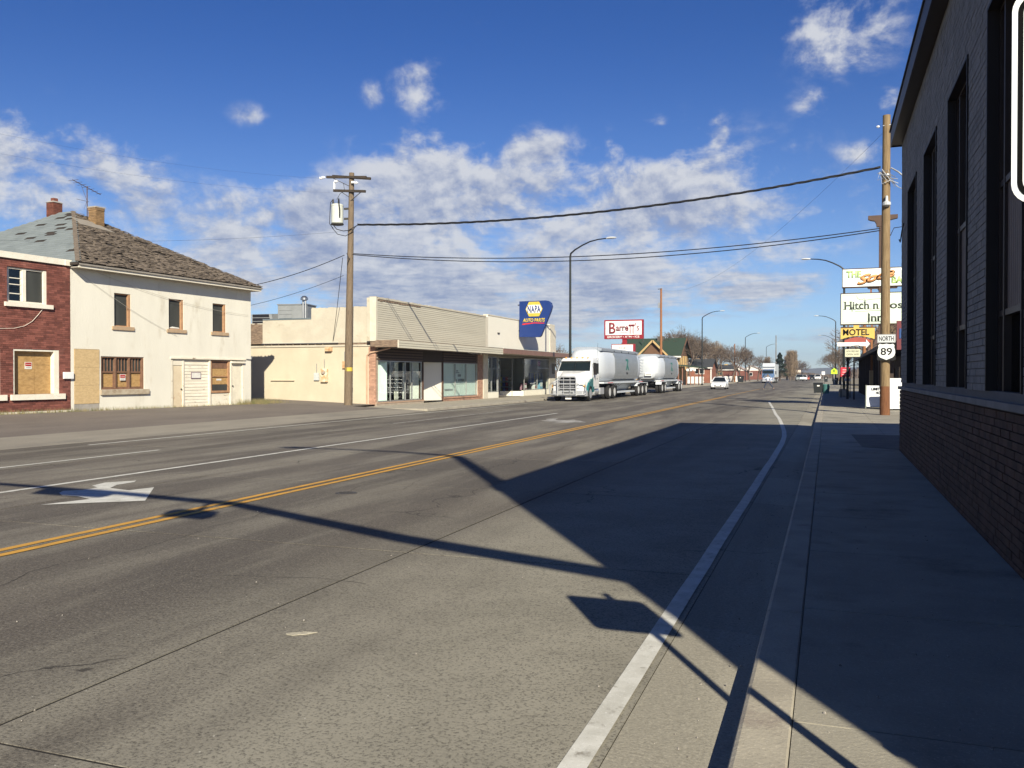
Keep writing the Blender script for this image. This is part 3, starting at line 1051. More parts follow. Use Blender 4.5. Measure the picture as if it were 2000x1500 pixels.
# pale blue pressed-metal shingles on the side facing the camera
M_mshing = mat('pale_blue_metal_shingle', (.245, .272, .265), (.208, .232, .226), 1.2, .5, metal=.15, var=.06, stain=(.165, .185, .18), stscale=1.4, stretch=(1, 1, 2))
nl = (e0 - e3).cross(A - e3).normalized()
if nl.z < 0:
    nl = -nl
upl = Vector((A.x - e0.x, 0, A.z - e0.z)).normalized()
Ll = math.hypot(A.x - e0.x, A.z - e0.z)
t = 0.0
mb = MB()
k = 0
single = []
while t < Ll - .02:
    f_ = t / Ll
    f2 = min(1, (t + .20) / Ll)
    ya = e0.y + (A.y - e0.y) * f_
    yb = e3.y + (A2.y - e3.y) * f_
    y = ya + (k % 2) * .15
    y = ya
    while y < yb - .03:
        w = min(.60, yb - y)
        lost = rr.random() < (.16 if t > Ll * .45 and y < 6 else .02)
        if not lost:
            single.append((y, w, t))
        y += w + .004
    t += .20
    k += 1
single.sort(key=lambda s_: s_[0])
for i, (y, w, t) in enumerate(single):
    tgt = MB() if i < 300 else mb
    o = Vector((e0.x, y, e0.z)) + upl * t + nl * .012
    a, b, c, d = o, o + Vector((0, w, 0)), o + Vector((0, w, 0)) + upl * .205 - nl * .008, o + upl * .205 - nl * .008
    tt = nl * .008
    tgt.hexa([a, b, c, d, a + tt, b + tt, c + tt, d + tt])
    if i < 300:
        tgt.build('metal_shingle', M_mshing, roof)
if mb.v:
    mb.build('metal_shingles', M_mshing, roof, kind='stuff')
# chimneys
M_ybrick = mat('yellow_brick', (.27, .17, .085), (.20, .125, .06), 6, .9, bump=.5, var=.18, stain=(.15, .10, .06), stscale=2)
M_rbrick = mat('chimney_red_brick', (.17, .06, .04), (.12, .045, .03), 6, .9, bump=.5, var=.2)


def chimney(x0, x1, y0, y1, z0, z1, m, cap_z=None):
    o = MB().box(x0 + .012, x1 - .012, y0 + .012, y1 - .012, z0, z1 - .01).build('chimney', M_mortar, roof)
    z = z0
    r = 0
    bm_ = MB()
    while z < z1 - .03:
        g_ = .02 if (cap_z and z > cap_z) else 0
        for (fx0, fx1, fy, ax) in ((x0, x1, y0, 'x'), (y0, y1, x0, 'y'), (x0, x1, y1, 'x'), (y0, y1, x1, 'y')):
            u = fx0 - (.105 if r % 2 else 0)
            while u < fx1 - .01:
                a, b = max(u, fx0) + .004, min(u + .21, fx1) - .004
                if b - a > .02:
                    if ax == 'x':
                        s_ = -1 if fy == y0 else 1
                        lo, hi = sorted((fy - s_ * .01, fy + s_ * (.012 + g_)))
                        bm_.box(a, b, lo, hi, z + .004, z + .071)
                    else:
                        s_ = -1 if fy == x0 else 1
                        lo, hi = sorted((fy - s_ * .01, fy + s_ * (.012 + g_)))
                        bm_.box(lo, hi, a, b, z + .004, z + .071)
                u += .21
        z += .075
        r += 1
    bm_.build('chimney_brick', m, roof, kind='stuff')
    return o


chimney(4.36, 4.80, 3.70, 4.15, 7.6, 8.92, M_ybrick, 8.76)
MB().box(4.32, 4.84, 3.66, 4.19, 8.92, 8.97).build('chimney_cap', M_grey, roof)
chimney(4.60, 5.06, 6.62, 7.06, 8.0, 9.42, M_rbrick)
MB().hexa([(4.56, 6.58, 9.42), (5.10, 6.58, 9.42), (5.10, 7.10, 9.42), (4.56, 7.10, 9.42), (4.66, 6.68, 9.50), (5.0, 6.68, 9.50), (5.0, 7.0, 9.50), (4.66, 7.0, 9.50)]).build('chimney_cap', M_grey, roof)
MB().box(4.72, 4.94, 6.74, 6.94, 9.50, 9.64).build('flue_pot', M_rbrick, roof)
# television aerial on the roof
def inhouse(x, y, z):
    return Matrix.Rotation(HR, 3, 'Z') @ Vector((x, y, z)) + H.location
an = empty('television_aerial', inhouse(4.68, 4.6, 8.35), HR, 'thin rusty television aerial standing behind the yellow brick chimney', 'aerial')
M_rust = mat('rusty_metal', (.12, .075, .05), (.07, .05, .04), 8, .7)
MB().tube([(0, 0, 0), (0, 0, 1.62)], .022, 6).build('mast', M_rust, an)
MB().tube([(-.75, 0, 1.75), (.72, 0, 1.38)], .016, 5).build('boom', M_rust, an)
for k in range(7):
    x = -.70 + k * .22
    z = 1.565 - x * .252
    MB().tube([(x, -.30 + k * .02, z), (x, .30 - k * .02, z)], .008, 4).build('element', M_rust, an)
mb = MB()
mb.tube([(-.30, 0, 1.60), (-.02, 0, 1.0)], .01, 4)
mb.tube([(-.55, 0, .95), (.1, 0, .95)], .008, 4)
mb.tube([(-.25, -.1, .55), (0, 0, 1.0)], .008, 4)
mb.build('brace', M_rust, an)

# ---- red brick front
RB = empty('red_brick_building', (-26.5, 24.7, 0), HR, 'red brick building with white window trim and boarded ground-floor window', 'building')
M_redbrick = mat('red_brick', (.215, .078, .058), (.165, .058, .044), 3, .85, bump=.5, bscale=60, var=.32, stain=(.26, .11, .085), stscale=1.3)
M_redmort = mat('brick_mortar_red', (.15, .075, .06), rough=.95)
M_trim = mat('flaking_white_trim', (.76, .72, .61), (.70, .65, .54), 5, .8, stain=(.42, .35, .26), stscale=4, stthr=(.6, .75), bump=.3)
uw = (-2.52, -.98, 4.15, 5.37)
lw = (-2.31, -.49, .93, 2.52)
lw0 = (-4.7, -2.80, .93, 2.52)
uw0 = (-5.4, -3.9, 4.15, 5.37)
rh = [uw, lw, lw0, uw0]
mb = MB()
wall(mb, -9, -.002, -.1, 5.66, rh, .02, .30)
mb.build('front_wall', M_redmort, RB)
cells = brick_cells(-9, -.004, .32, 5.64, rh, .225, .0735, .008)
lay_bricks(cells, M_redbrick, RB, lambda c: (0 if c[0] > -3.3 else 50) + rr.random() * 5, 0.0, depth=.03, jit=.003)
MB().box(-9, .0, -.03, .02, .0, .315).build('plinth', M_trim, RB)
MB().box(-9, -8.7, .30, 6, 0, 5.66).build('side_wall', M_redmort, RB)
MB().box(-.30, -.01, .31, 6, 0, 5.66).build('side_wall', M_redmort, RB)
MB().box(-8.69, -.31, 5.7, 6, 0, 5.66).build('rear_wall', M_redmort, RB)
MB().box(-8.69, -.31, .31, 5.69, 5.3, 5.4).build('roof', mat('tar_roof', (.06, .06, .06)), RB)
MB().box(-9, .02, -.07, .32, 5.665, 5.88).build('coping', M_trim, RB)
MB().box(-.28, .06, -.10, .0, 5.66, 5.86).build('gutter_end', M_trim, RB)
for (x0, x1, z0, z1) in (uw, uw0):
    f = MB()
    f.box(x0, x0 + .07, .06, .14, z0, z1)
    f.box(x1 - .12, x1, .03, .14, z0, z1)
    f.box(x0 + .07, x1 - .12, .06, .14, z1 - .05, z1)
    f.box(x0 + .07, x1 - .12, .06, .14, z0, z0 + .06)
    xm = x0 + .62
    f.box(xm, xm + .13, .05, .13, z0 + .06, z1 - .05)
    fr = f.build('window', M_trim, RB)
    MB().box(xm + .13, x1 - .12, .10, .13, z0 + .06, z1 - .05).build('dark_screen', M_screen, fr)
    MB().box(x0 + .07, xm, .12, .13, z0 + .06, z1 - .05).build('pane', M_glassd, fr)
    f = MB()
    for zq in (.30, .62, .84):
        f.box(x0 + .07, xm, .09, .115, z0 + zq, z0 + zq + .03)
    f.box(x0 + .07, x0 + .13, .09, .118, z0 + .06, z1 - .05)
    f.box(xm - .05, xm, .09, .118, z0 + .06, z1 - .05)
    f.build('sash', M_trim, fr)
    MB().box(x0 - .12, x1 + .20, -.09, .12, z0 - .15, z0 - .004).build('sill', M_trim, fr)
    MB().box(x0, x1, .35, .4, z0, z1).build('curtain', mat('grey_net', (.20, .20, .20), (.07, .07, .07), 3), fr)
for (x0, x1, z0, z1) in (lw, lw0):
    f = MB()
    f.box(x1 - .20, x1, .015, .28, z0, z1)
    f.box(x0, x0 + .05, .015, .28, z0, z1)
    f.box(x0 + .05, x1 - .20, .02, .28, z1 - .06, z1)
    fr = f.build('window', M_trim, RB)
    xm = x0 + (x1 - x0) * .53
    MB().box(x0 + .05, xm - .004, .20, .225, z0, z1 - .06).build('board', M_osb, fr)
    MB().box(xm + .004, x1 - .20, .205, .23, z0, z1 - .55).build('board', M_osb, fr)
    MB().box(xm + .004, x1 - .20, .20, .225, z1 - .54, z1 - .06).build('board', M_osb, fr)
    MB().box(x0 - .12, x1 + .20, -.09, .17, z0 - .20, z0 - .004).build('sill', M_trim, fr)
notice(RB, -1.59, .198, 1.95, 0, 'red and white notice on the plywood of the red brick building')
mtr = tag(MB().box(-.37, .06, -.10, -.035, 1.47, 1.72).build('utility_box', mat('white_plastic', (.80, .80, .78), rough=.4), None, bevel=.01),
          'small white box where the red brick meets the cream wall', 'utility box')
mtr.location = RB.location
mtr.rotation_euler = RB.rotation_euler
MB().tube([(-1.15, -.03, 4.02), (-1.35, -.03, 3.78), (-1.6, -.03, 3.52), (-1.9, -.03, 3.34), (-2.3, -.03, 3.24), (-2.9, -.03, 3.2)], .008, 4).build('cable', M_trim, RB)
# wires sagging across the cream wall
mb = MB()
for (p, q, sg) in (((.3, -.05, 5.5), (5.2, -.05, 3.3), .15), ((1.2, -.06, 5.55), (9.7, -.06, 4.45), .25)):
    pts = [(p[0] + (q[0] - p[0]) * k / 10, p[1], p[2] + (q[2] - p[2]) * k / 10 - sg * 4 * (k / 10) * (1 - k / 10)) for k in range(11)]
    mb.tube(pts, .006, 4)
mb.build('cable', mat('grey_cable', (.45, .43, .38)), H)
# downpipe and conduit by the right-hand corner
mb = MB()
mb.tube([(9.60, -.03, 2.36), (9.9, -.05, 2.35), (10.02, -.02, 2.5)], .02, 5)
mb.build('conduit', M_galv, H)

# weeds along the foot of the walls
mb = MB()
rw = random.Random(11)
for k in range(3200):
    q = rw.random()
    if q < .6:
        x = rw.gauss(10.6, .8)
        y = -rw.random() ** 2 * (.3 if x < 9.9 else 1.0) + (.5 if x > 10 else 0)
        h = rw.uniform(.06, .34)
    else:
        x = rw.uniform(-6, 10)
        y = -rw.uniform(.02, .16)
        h = rw.uniform(.03, .13)
    zg = .30 - .01 * x + (-.0)
    a = rw.uniform(0, 6.28)
    lx, ly = math.cos(a) * h * .4, math.sin(a) * h * .4
    mb.add([(x - .010, y, zg - .1), (x + .010, y, zg - .1), (x + lx, y + ly, zg + h)], [(0, 1, 2)])
w = mb.build('dry_weeds', mat('straw', (.38, .30, .15), (.17, .18, .07), 3, .9), kind='stuff')
w.location = H.location
w.rotation_euler = (0, 0, HR)
# ================================================================== SHOPS
M_creamw = mat('yellow_cream_wall', (.54, .475, .355), (.49, .425, .315), 1.1, .9, bump=.35, bscale=14, stain=(.42, .32, .20), stscale=1.0, stthr=(.56, .84), stretch=(1, 1, .7))
M_creamu = mat('upper_cream_render', (.51, .465, .37), (.455, .41, .325), 1.5, .9, bump=.5, bscale=10, stain=(.36, .31, .22), stscale=2, stthr=(.55, .78))
M_siding = mat('cream_vinyl_siding', (.50, .465, .37), (.465, .43, .34), 1.5, .6, var=.03, stretch=(1, .2, 2))
M_cornerb = mat('cream_board', (.62, .57, .46), rough=.6)
M_oldwood = mat('weathered_fascia_wood', (.25, .18, .125), (.14, .10, .075), 5, .9, bump=.5, stretch=(1, .3, 3))
M_pinkb = mat('pinkish_brick', (.44, .26, .18), (.36, .21, .145), 4, .9, bump=.4, var=.22)
M_mort3 = mat('pale_mortar', (.42, .35, .27), rough=.95)
M_slat = mat('brown_slat', (.11, .072, .052), (.085, .056, .042), 4, .6)
M_alum = mat('aluminium_frame', (.50, .50, .49), rough=.4, metal=.7)
M_nwhite = mat('smooth_cream_wall', (.74, .71, .61), (.72, .69, .59), .6, .75)
M_browncan = mat('brown_canopy_metal', (.23, .135, .105), (.20, .115, .09), 2, .55)
M_blind = mat('pale_green_blind', (.66, .74, .68), (.60, .69, .63), 1.0, .8)
M_store = mat('store_interior', (.10, .10, .095), rough=.9)
M_floor = mat('store_floor', (.30, .27, .23), rough=.6)

SH = empty('cream_shop', (-22.0, 39.75, 0), R(90), 'vacant cream shop with siding fascia and peeling yellowish side wall', 'shop')
# side wall (faces the camera): local x=0 plane, local y into the block
mb = MB()
mb.box(0, .25, .40, 6.95, -.1, 3.10)
mb.box(.0, .25, 6.95, 12, -.1, 3.10)
mb.build('side_wall', M_creamw, SH)
mb = MB()
mb.box(.0, .25, .10, 3.86, 3.30, 5.14)
mb.box(.0, .25, 3.861, 6.93, 3.30, 4.58)
mb.box(.0, .25, 6.931, 12, 3.30, 4.42)
for k in range(26):       # crumbling top edge
    y = .12 + k * .143
    mb.box(.002, .248, y, y + .139, 5.141, 5.15 + rnd.uniform(0, .05))
mb.build('upper_side_wall', M_creamu, SH)
MB().box(-.05, .25, .0, 11.9, 3.105, 3.20).build('ledge_board', M_creamu, SH)
MB().box(.03, .25, .0, 6.9, 3.20, 3.298).build('ledge_beam', M_oldwood, SH)
for k in range(9):
    y = 3.1 + k * .46
    MB().box(-.06, .03, y, y + .05, 3.21, 3.285).build('rafter_end', M_oldwood, SH)
MB().box(-.11, .0, 2.2, 6.95, 3.288, 3.318).build('flashing', M_galv, SH)
MB().box(-.02, .27, 3.87, 6.93, 4.585, 4.66).build('metal_coping', mat('blue_grey_metal', (.20, .24, .26), rough=.5, metal=.4), SH)
for k in range(5):
    MB().box(-.03, -.0, 6.95 + k * .17, 6.95 + k * .17 + .162, 3.30, 4.40 + rnd.uniform(-.05, .03)).build('plank', M_oldwood, SH)
MB().box(-.09, -.002, 4.9, 6.4, 1.30, 1.315).build('wall_ledge', M_creamw, SH)
MB().box(.25, 15.5, 11.8, 12, 0, 4.5).build('rear_wall', M_creamu, SH)
MB().box(.26, 15.7, .4, 11.78, 4.35, 4.45).build('flat_roof', mat('gravel_roof', (.25, .24, .22)), SH)
# corner brick pier and downpipe
mb = MB()
mb.box(.01, .30, .012, .40, -.1, 3.10)
mb.build('corner_pier', M_mort3, SH)
cells = brick_cells(.0, .40, .0, 3.08, [], .2, .0735, .009)
mb = MB()
for (a, b, c, d) in cells:
    mb.box(-.008, .02, a, b, c, d)
for (a, b, c, d) in brick_cells(.0, .10, .0, 3.08, [], .2, .0735, .009):
    mb.box(a, b, -.008, .02, c, d)
mb.build('pier_brick', M_pinkb, SH, kind='stuff')
M_pipe = mat('tan_pipe', (.50, .33, .22), (.42, .27, .18), 4, .6)
MB().tube([(-.07, .47, .02), (-.07, .47, 2.3), (-.07, .44, 2.62), (-.07, .30, 2.75), (-.07, -.9, 3.0)], .045, 8).build('downpipe', M_pipe, SH)
# facade: glazed bays, brick base, slatted header
MB().box(.0, 5.62, -.05, .30, -.1, .10).build('base_course', M_mort3, SH)
MB().box(.0, 5.66, -.07, .28, .105, .175).build('base_cap', mat('pink_cap', (.45, .31, .22)), SH)
mb = MB()
mb.box(8.5, 14.9, .0, .30, -.1, .16)
mb.box(13.98, 14.9, .0, .30, .16, 3.0)
mb.build('brick_backing', M_mort3, SH)
mb = MB()
for (a, b, c, d) in brick_cells(8.5, 14.88, -.05, .16, [], .2, .0735, .009) + brick_cells(13.99, 14.88, .17, 3.0, [], .2, .0735, .009):
    mb.box(a, b, -.012, .012, c, d)
mb.build('facade_brick', M_pinkb, SH, kind='stuff')
MB().box(8.5, 14.2, -.06, .28, .162, .24).build('window_sill', M_pinkb, SH)
MB().box(14.905, 15.75, -.05, .30, -.1, 5.60).build('pilaster', M_cornerb, SH)


def glazing(parent, x0, x1, z0, z1, mull, y=.08, m=None, gm=None, hb=()):
    f = MB()
    t = .045
    f.box(x0, x0 + t, y - .03, y + .05, z0, z1)
    f.box(x1 - t, x1, y - .03, y + .05, z0, z1)
    f.box(x0 + t, x1 - t, y - .03, y + .05, z0, z0 + t)
    f.box(x0 + t, x1 - t, y - .03, y + .05, z1 - t, z1)
    xs_ = [x0 + t] + list(mull) + [x1 - t]
    for q in mull:
        f.box(q - t / 2, q + t / 2, y - .028, y + .048, z0 + t, z1 - t)
    for q in hb:
        f.box(x0 + t, x1 - t, y - .026, y + .046, q - t / 2, q + t / 2)
    fr = f.build('window_frame', m or M_alum, parent)
    for a, b in zip(xs_, xs_[1:]):
        MB().box(a + t / 2 if a != x0 + t else a, b - t / 2 if b != x1 - t else b, y + .005, y + .012, z0 + t, z1 - t).build('pane', gm or M_glass, fr)
    return fr


glazing(SH, .10, 5.58, .19, 2.37, [1.78, 3.53, 4.35])
glazing(SH, 8.56, 13.98, .25, 2.37, [10.43, 12.19])
zz = 2.40
while zz < 3.02:
    MB().box(.10, 5.62, .0, .06, zz, zz + .085).build('header_slat', M_slat, SH)
    MB().box(8.50, 13.96, .0, .06, zz, zz + .085).build('header_slat', M_slat, SH)
    zz += .155
MB().box(.10, 13.96, .07, .12, 2.38, 3.1).build('header_backing', mat('header_board', (.055, .04, .032)), SH)
# entrance alcove between the bays
mb = MB()
mb.box(5.63, 5.72, .0, 1.3, -.05, 2.37)
mb.box(8.40, 8.49, .0, 1.3, -.05, 2.37)
mb.build('alcove_wall', M_brown, SH)
mb = MB()
mb.add([(5.72, .75, -.02), (8.40, .10, -.02), (8.40, .10, 2.37), (5.72, .75, 2.37), (5.72, .80, -.02), (8.40, .15, -.02), (8.40, .15, 2.37), (5.72, .80, 2.37)],
       [(0, 1, 2, 3), (4, 7, 6, 5), (0, 4, 5, 1), (3, 2, 6, 7), (0, 3, 7, 4), (1, 5, 6, 2)])
mb.build('alcove_panel', M_nwhite, SH)
# behind the glass
MB().box(.26, 15.5, 4.0, 4.05, 0, 3.2).build('inner_wall', M_store, SH)
MB().box(.26, 15.5, .35, 4.0, 3.05, 3.1).build('ceiling', M_store, SH)
MB().box(.3, 15.5, .31, 4.0, .0, .05).build('shop_floor', M_floor, SH)


def pleats(x0, x1, y, z0, z1, parent, m):
    mb = MB()
    n = max(4, int((x1 - x0) / .05))
    vs = []
    for i in range(n + 1):
        x = x0 + (x1 - x0) * i / n
        yy = y + (.025 if i % 2 else -.025)
        vs += [(x, yy, z0), (x, yy, z1)]
    mb.add(vs, [(2 * i, 2 * i + 2, 2 * i + 3, 2 * i + 1) for i in range(n)])
    return mb.build('curtain', m, parent)


pleats(.16, 1.60, .22, .24, 2.32, SH, M_blind)
pleats(4.40, 5.52, .25, .24, 2.32, SH, mat('grey_curtain', (.62, .62, .56), rough=.9))
MB().box(3.1, 3.5, .5, .55, .24, 2.30).build('inner_column', mat('cream_column', (.62, .60, .50)), SH)
MB().box(4.12, 4.28, .5, .55, .24, 2.30).build('inner_column', M_white, SH)
for (a, b) in ((8.62, 10.40), (10.46, 12.16), (12.22, 13.92)):
    MB().box(a, b, .16, .175, .30, 2.32).build('window_blind', M_blind, SH)
for (a, b, c, d) in ((10.75, 11.05, 1.82, 1.92), (10.70, 11.25, 1.72, 1.79), (11.0, 11.5, 1.50, 1.66), (10.7, 10.85, 1.18, 1.34), (11.05, 12.05, 1.18, 1.36), (10.6, 12.1, 1.02, 1.05), (8.95, 10.2, .62, .74)):
    MB().box(a, b, .150, .156, c, d).build('faded_decal', mat('faded_ink', (.16, .17, .17), (.35, .38, .36), 30), SH)
sf = empty('display_rack', (-22.9, 41.85, .06), R(90), 'white wire display rack behind the first window of the cream shop', 'rack')
for q in range(4):
    MB().box(-.45, .45, -.2, .2, .12 + q * .42, .14 + q * .42).build('shelf', M_white, sf)
for (a, b) in ((-.45, -.2), (.42, -.2), (-.45, .17), (.42, .17)):
    MB().box(a, a + .03, b, b + .03, 0, 1.5).build('upright', M_white, sf)

# siding fascia: every board a part
zb = 3.42
while zb < 5.50:
    hb = .112
    MB().hexa([(-.22, -.22, zb), (14.9, -.22, zb), (14.9, -.17, zb), (-.22, -.17, zb), (-.22, -.20, zb + hb), (14.9, -.20, zb + hb), (14.9, -.17, zb + hb), (-.22, -.17, zb + hb)]).build('siding_board', M_siding, SH)
    zb += hb + .0005
MB().box(-.24, 14.9, -.165, .10, 3.40, 5.52).build('fascia_backing', M_oldwood, SH)
MB().box(-.40, -.245, -.26, .10, 3.36, 5.62).build('corner_board', M_cornerb, SH)
MB().box(-.36, -.245, .10, .30, 3.36, 5.60).build('corner_board', M_creamu, SH)
for k in range(52):
    x = -.40 + k * .295
    MB().box(x, x + .290, -.25, .16, 5.545 + (.08 if k == 0 else 0), 5.63 + rnd.uniform(-.012, .03)).build('coping_brick', M_creamu, SH)
for k in range(17):     # missing strip of siding under the coping
    x = -.2 + k * .30
    MB().box(x, x + .26, -.235, -.222, 5.44 + rnd.uniform(-.02, .03), 5.53).build('exposed_batten', M_oldwood, SH)
MB().box(-.365, -.001, -.19, .098, 3.075, 3.355).build('corner_beam', M_oldwood, SH)
# flat canopy over the pavement
MB().box(-.36, 14.78, -1.45, -.23, 3.02, 3.07).build('canopy_soffit', M_slat, SH)
MB().box(-.38, 14.78, -1.46, -.23, 3.33, 3.40).build('canopy_deck', M_oldwood, SH)
MB().box(-.42, -.37, -1.5, -.2, 3.04, 3.38).build('canopy_side_beam', M_oldwood, SH)
MB().box(-.42, -.36, -1.56, -1.505, 3.00, 3.40).build('end_board', M_cornerb, SH)
for k in range(3):
    z0_ = 3.0 + k * .125
    MB().hexa([(-.355, -1.53, z0_), (14.78, -1.53, z0_), (14.78, -1.47, z0_), (-.355, -1.47, z0_), (-.355, -1.51, z0_ + .123), (14.78, -1.51, z0_ + .123), (14.78, -1.47, z0_ + .123), (-.355, -1.47, z0_ + .123)]).build('canopy_board', M_siding, SH)
MB().tube([(9.5, -1.2, 3.0), (10.2, -1.2, 2.93), (11.0, -1.2, 2.95), (11.6, -1.25, 3.0)], .012, 5).build('loose_cable', M_white, SH)
# a leaning crack of caulk: loose wire down the siding
MB().box(.26, 15.7, .3, .4, 3.1, 5.5).build('parapet', M_creamu, SH)

# meters and boxes on the side wall (each its own thing)
def on_side(y, z):      # local y along the side wall -> world
    return (-22.0 - y, 39.75, z)
def wbox(name, y0, y1, z0, z1, dp, m, label, cat, extra=None):
    o = empty(name, on_side((y0 + y1) / 2, z0), 0, label, cat)
    w, h = y1 - y0, z1 - z0
    MB().box(-w / 2, w / 2, -dp, -.003, 0, h).build('case', m, o, bevel=.008)
    MB().box(-w / 2 + .02, w / 2 - .02, -dp - .008, -dp - .001, .02, h - .02).build('cover', m, o)
    if extra == 'meter':
        MB().lathe([(.11, 0), (.11, -.05), (.10, -.09), (.001, -.095)], (0, -dp - .009, h * .74), 16, 'y').build('glass_dome', mat('rusty_meter', (.45, .28, .12), (.30, .30, .30), 8, .3), o)
    MB().tube([(0, -dp / 2, h), (0, -dp / 2, min(3.0, z1 + .5) - z0)], .018, 6).build('conduit', M_galv, o)
    return o
wbox('meter_box', 2.82, 3.22, 1.23, 1.94, .14, mat('rust_white', (.72, .64, .50), (.48, .28, .12), 5, .6), 'rust-streaked electric meter on the cream side wall, right of the grey box', 'meter', 'meter')
wbox('junction_box', 3.35, 3.66, 1.32, 1.72, .10, mat('grey_box', (.52, .54, .52), rough=.5), 'small grey box on the cream side wall left of the meter', 'utility box')
wbox('junction_box', 1.68, 1.92, 1.95, 2.33, .10, mat('rusty_tan', (.55, .36, .20), (.42, .24, .12), 6), 'small rusty box on the side wall just left of the wooden pole', 'utility box')
wbox('junction_box', 2.55, 2.93, 2.86, 3.08, .18, mat('rusty_cream', (.62, .45, .28), (.40, .22, .10), 7), 'rusty box under the ledge of the cream side wall', 'utility box')

# rooftop plant
hv = empty('rooftop_unit', (-32.9, 48.9, 4.46), R(12), 'large grey air conditioning unit on the cream shop roof', 'air conditioner')
M_hvac = mat('hvac_grey', (.26, .27, .27), (.22, .23, .23), 2, .5, metal=.2)
MB().box(-1.0, 1.0, -.8, .8, .2, 1.72).build('case', M_hvac, hv, bevel=.02)
for k in range(5):
    MB().box(-.9, -.02, -.822, -.803, .35 + k * .25, .55 + k * .25).build('louvre', M_hvac, hv)
MB().box(.04, .96, -.82, -.803, .3, 1.6).build('access_panel', M_hvac, hv)
MB().box(-1.05, 1.05, -.85, .85, 1.72, 1.78).build('lid', M_galv, hv)
MB().box(-1.0, 1.0, -.8, .8, -.05, .2).build('curb', M_hvac, hv)
ds = empty('swamp_cooler', (-34.75, 48.4, 4.46), R(8), 'sloping-hooded vent box left of the big rooftop unit', 'vent')
MB().hexa([(-.9, -.6, .1), (.7, -.6, .1), (.7, .8, .1), (-.9, .8, .1), (-1.1, -.3, 1.15), (.35, -.3, 1.15), (.5, .8, 1.25), (-.9, .8, 1.25)]).build('hood', M_hvac, ds)
mb = MB()
for k in range(4):
    mb.hexa([(-.85 - .035 * k, -.62 + .07 * k, .25 + .24 * k), (.5 - .09 * k, -.62 + .07 * k, .25 + .24 * k), (.5 - .09 * k, -.60 + .07 * k, .25 + .24 * k), (-.85 - .035 * k, -.60 + .07 * k, .25 + .24 * k),
             (-.88 - .035 * k, -.57 + .07 * k, .42 + .24 * k), (.45 - .09 * k, -.57 + .07 * k, .42 + .24 * k), (.45 - .09 * k, -.55 + .07 * k, .42 + .24 * k), (-.88 - .035 * k, -.55 + .07 * k, .42 + .24 * k)])
mb.build('grille', M_black, ds)
MB().box(-.8, .6, -.5, .7, -.05, .1).build('curb', M_hvac, ds)
vp = empty('vent_pipe', (-31.75, 48.0, 4.46), 0, 'tall shiny twin flue pipe standing on the cream shop roof', 'flue pipe')
MB().tube([(-.09, 0, -.1), (-.09, 0, 1.95)], .06, 10, True).build('pipe', M_galv, vp)
MB().tube([(.09, 0, -.1), (.09, 0, 1.95)], .06, 10, True).build('pipe', M_galv, vp)
MB().lathe([(.10, 1.95), (.24, 2.0), (.24, 2.12), (.12, 2.25), (.001, 2.27)], n=14).build('cowl', M_steel, vp, smooth=True)

# ================================================================== AUTO PARTS STORE
NP = empty('auto_parts_store', (-22.0, 39.75, 0), R(90), 'cream auto parts store with brown canopy and blue sign', 'shop')
MB().box(15.76, 29.95, -.02, .28, 3.1, 5.72).build('upper_wall', M_nwhite, NP)
MB().box(15.76, 29.95, -.05, .32, 5.722, 5.80).build('coping', M_cornerb, NP)
mb = MB()
mb.box(29.955, 31.6, -.06, .30, 3.1, 5.42)
mb.box(29.955, 31.3, -.05, .30, 5.42, 5.9)
mb.build('corner_tower', M_cornerb, NP)
MB().box(29.93, 31.6, .0, .30, -.1, 3.1).build('end_pier', mat('pier_tan', (.60, .56, .46), rough=.7), NP)
MB().box(31.3, 31.6, .31, 14, -.1, 4.9).build('side_wall', M_nwhite, NP)
MB().box(15.8, 31.29, 13.7, 14, -.1, 4.9).build('rear_wall', M_nwhite, NP)
MB().box(15.76, 31.29, .33, 13.69, 4.6, 4.7).build('flat_roof', mat('gravel_roof', (.25, .24, .22)), NP)
MB().box(14.79, 33.4, -1.50, -.06, 3.06, 3.10).build('canopy_soffit', mat('soffit_tan', (.42, .38, .31)), NP)
MB().box(14.79, 33.4, -1.54, -1.505, 3.06, 3.40).build('canopy_fascia', M_browncan, NP)
MB().box(33.405, 33.44, -1.54, .3, 3.06, 3.40).build('canopy_fascia', M_browncan, NP)
MB().box(14.79, 33.4, -1.50, -.06, 3.30, 3.38).build('canopy_deck', M_browncan, NP)
MB().box(14.79, 33.42, -1.555, -1.50, 3.402, 3.425).build('canopy_trim', M_nwhite, NP)
MB().box(15.5, 29.8, -.30, -.03, 3.40, 3.52).build('flashing', M_black, NP)
MB().box(17.6, 17.95, -.10, -.02, 4.55, 4.62).build('wall_bracket', M_iron, NP)
# shopfront
MB().box(15.76, 17.90, .0, .28, -.1, .40).build('stall_riser', M_nwhite, NP)
MB().box(23.62, 29.92, .0, .28, -.1, .41).build('stall_riser', M_nwhite, NP)
glazing(NP, 15.80, 17.88, .41, 2.88, [16.7])
glazing(NP, 23.66, 29.90, .42, 2.90, [26.9], hb=())
MB().box(26.92, 29.85, .06, .12, 2.15, 2.19).build('transom', M_alum, NP)
MB().box(15.78, 29.9, .0, .28, 2.90, 3.06).build('header', mat('header_tan', (.33, .30, .25)), NP)


def angled(x0, y0, x1, y1, z0, z1, m, name, th=.05):
    d = Vector((x1 - x0, y1 - y0, 0)).normalized()
    n_ = Vector((-d.y, d.x, 0)) * th
    a, b = Vector((x0, y0, z0)), Vector((x1, y1, z0))
    up_ = Vector((0, 0, z1 - z0))
    return MB().hexa([a, b, b + n_, a + n_, a + up_, b + up_, b + n_ + up_, a + n_ + up_]).build(name, m, NP)


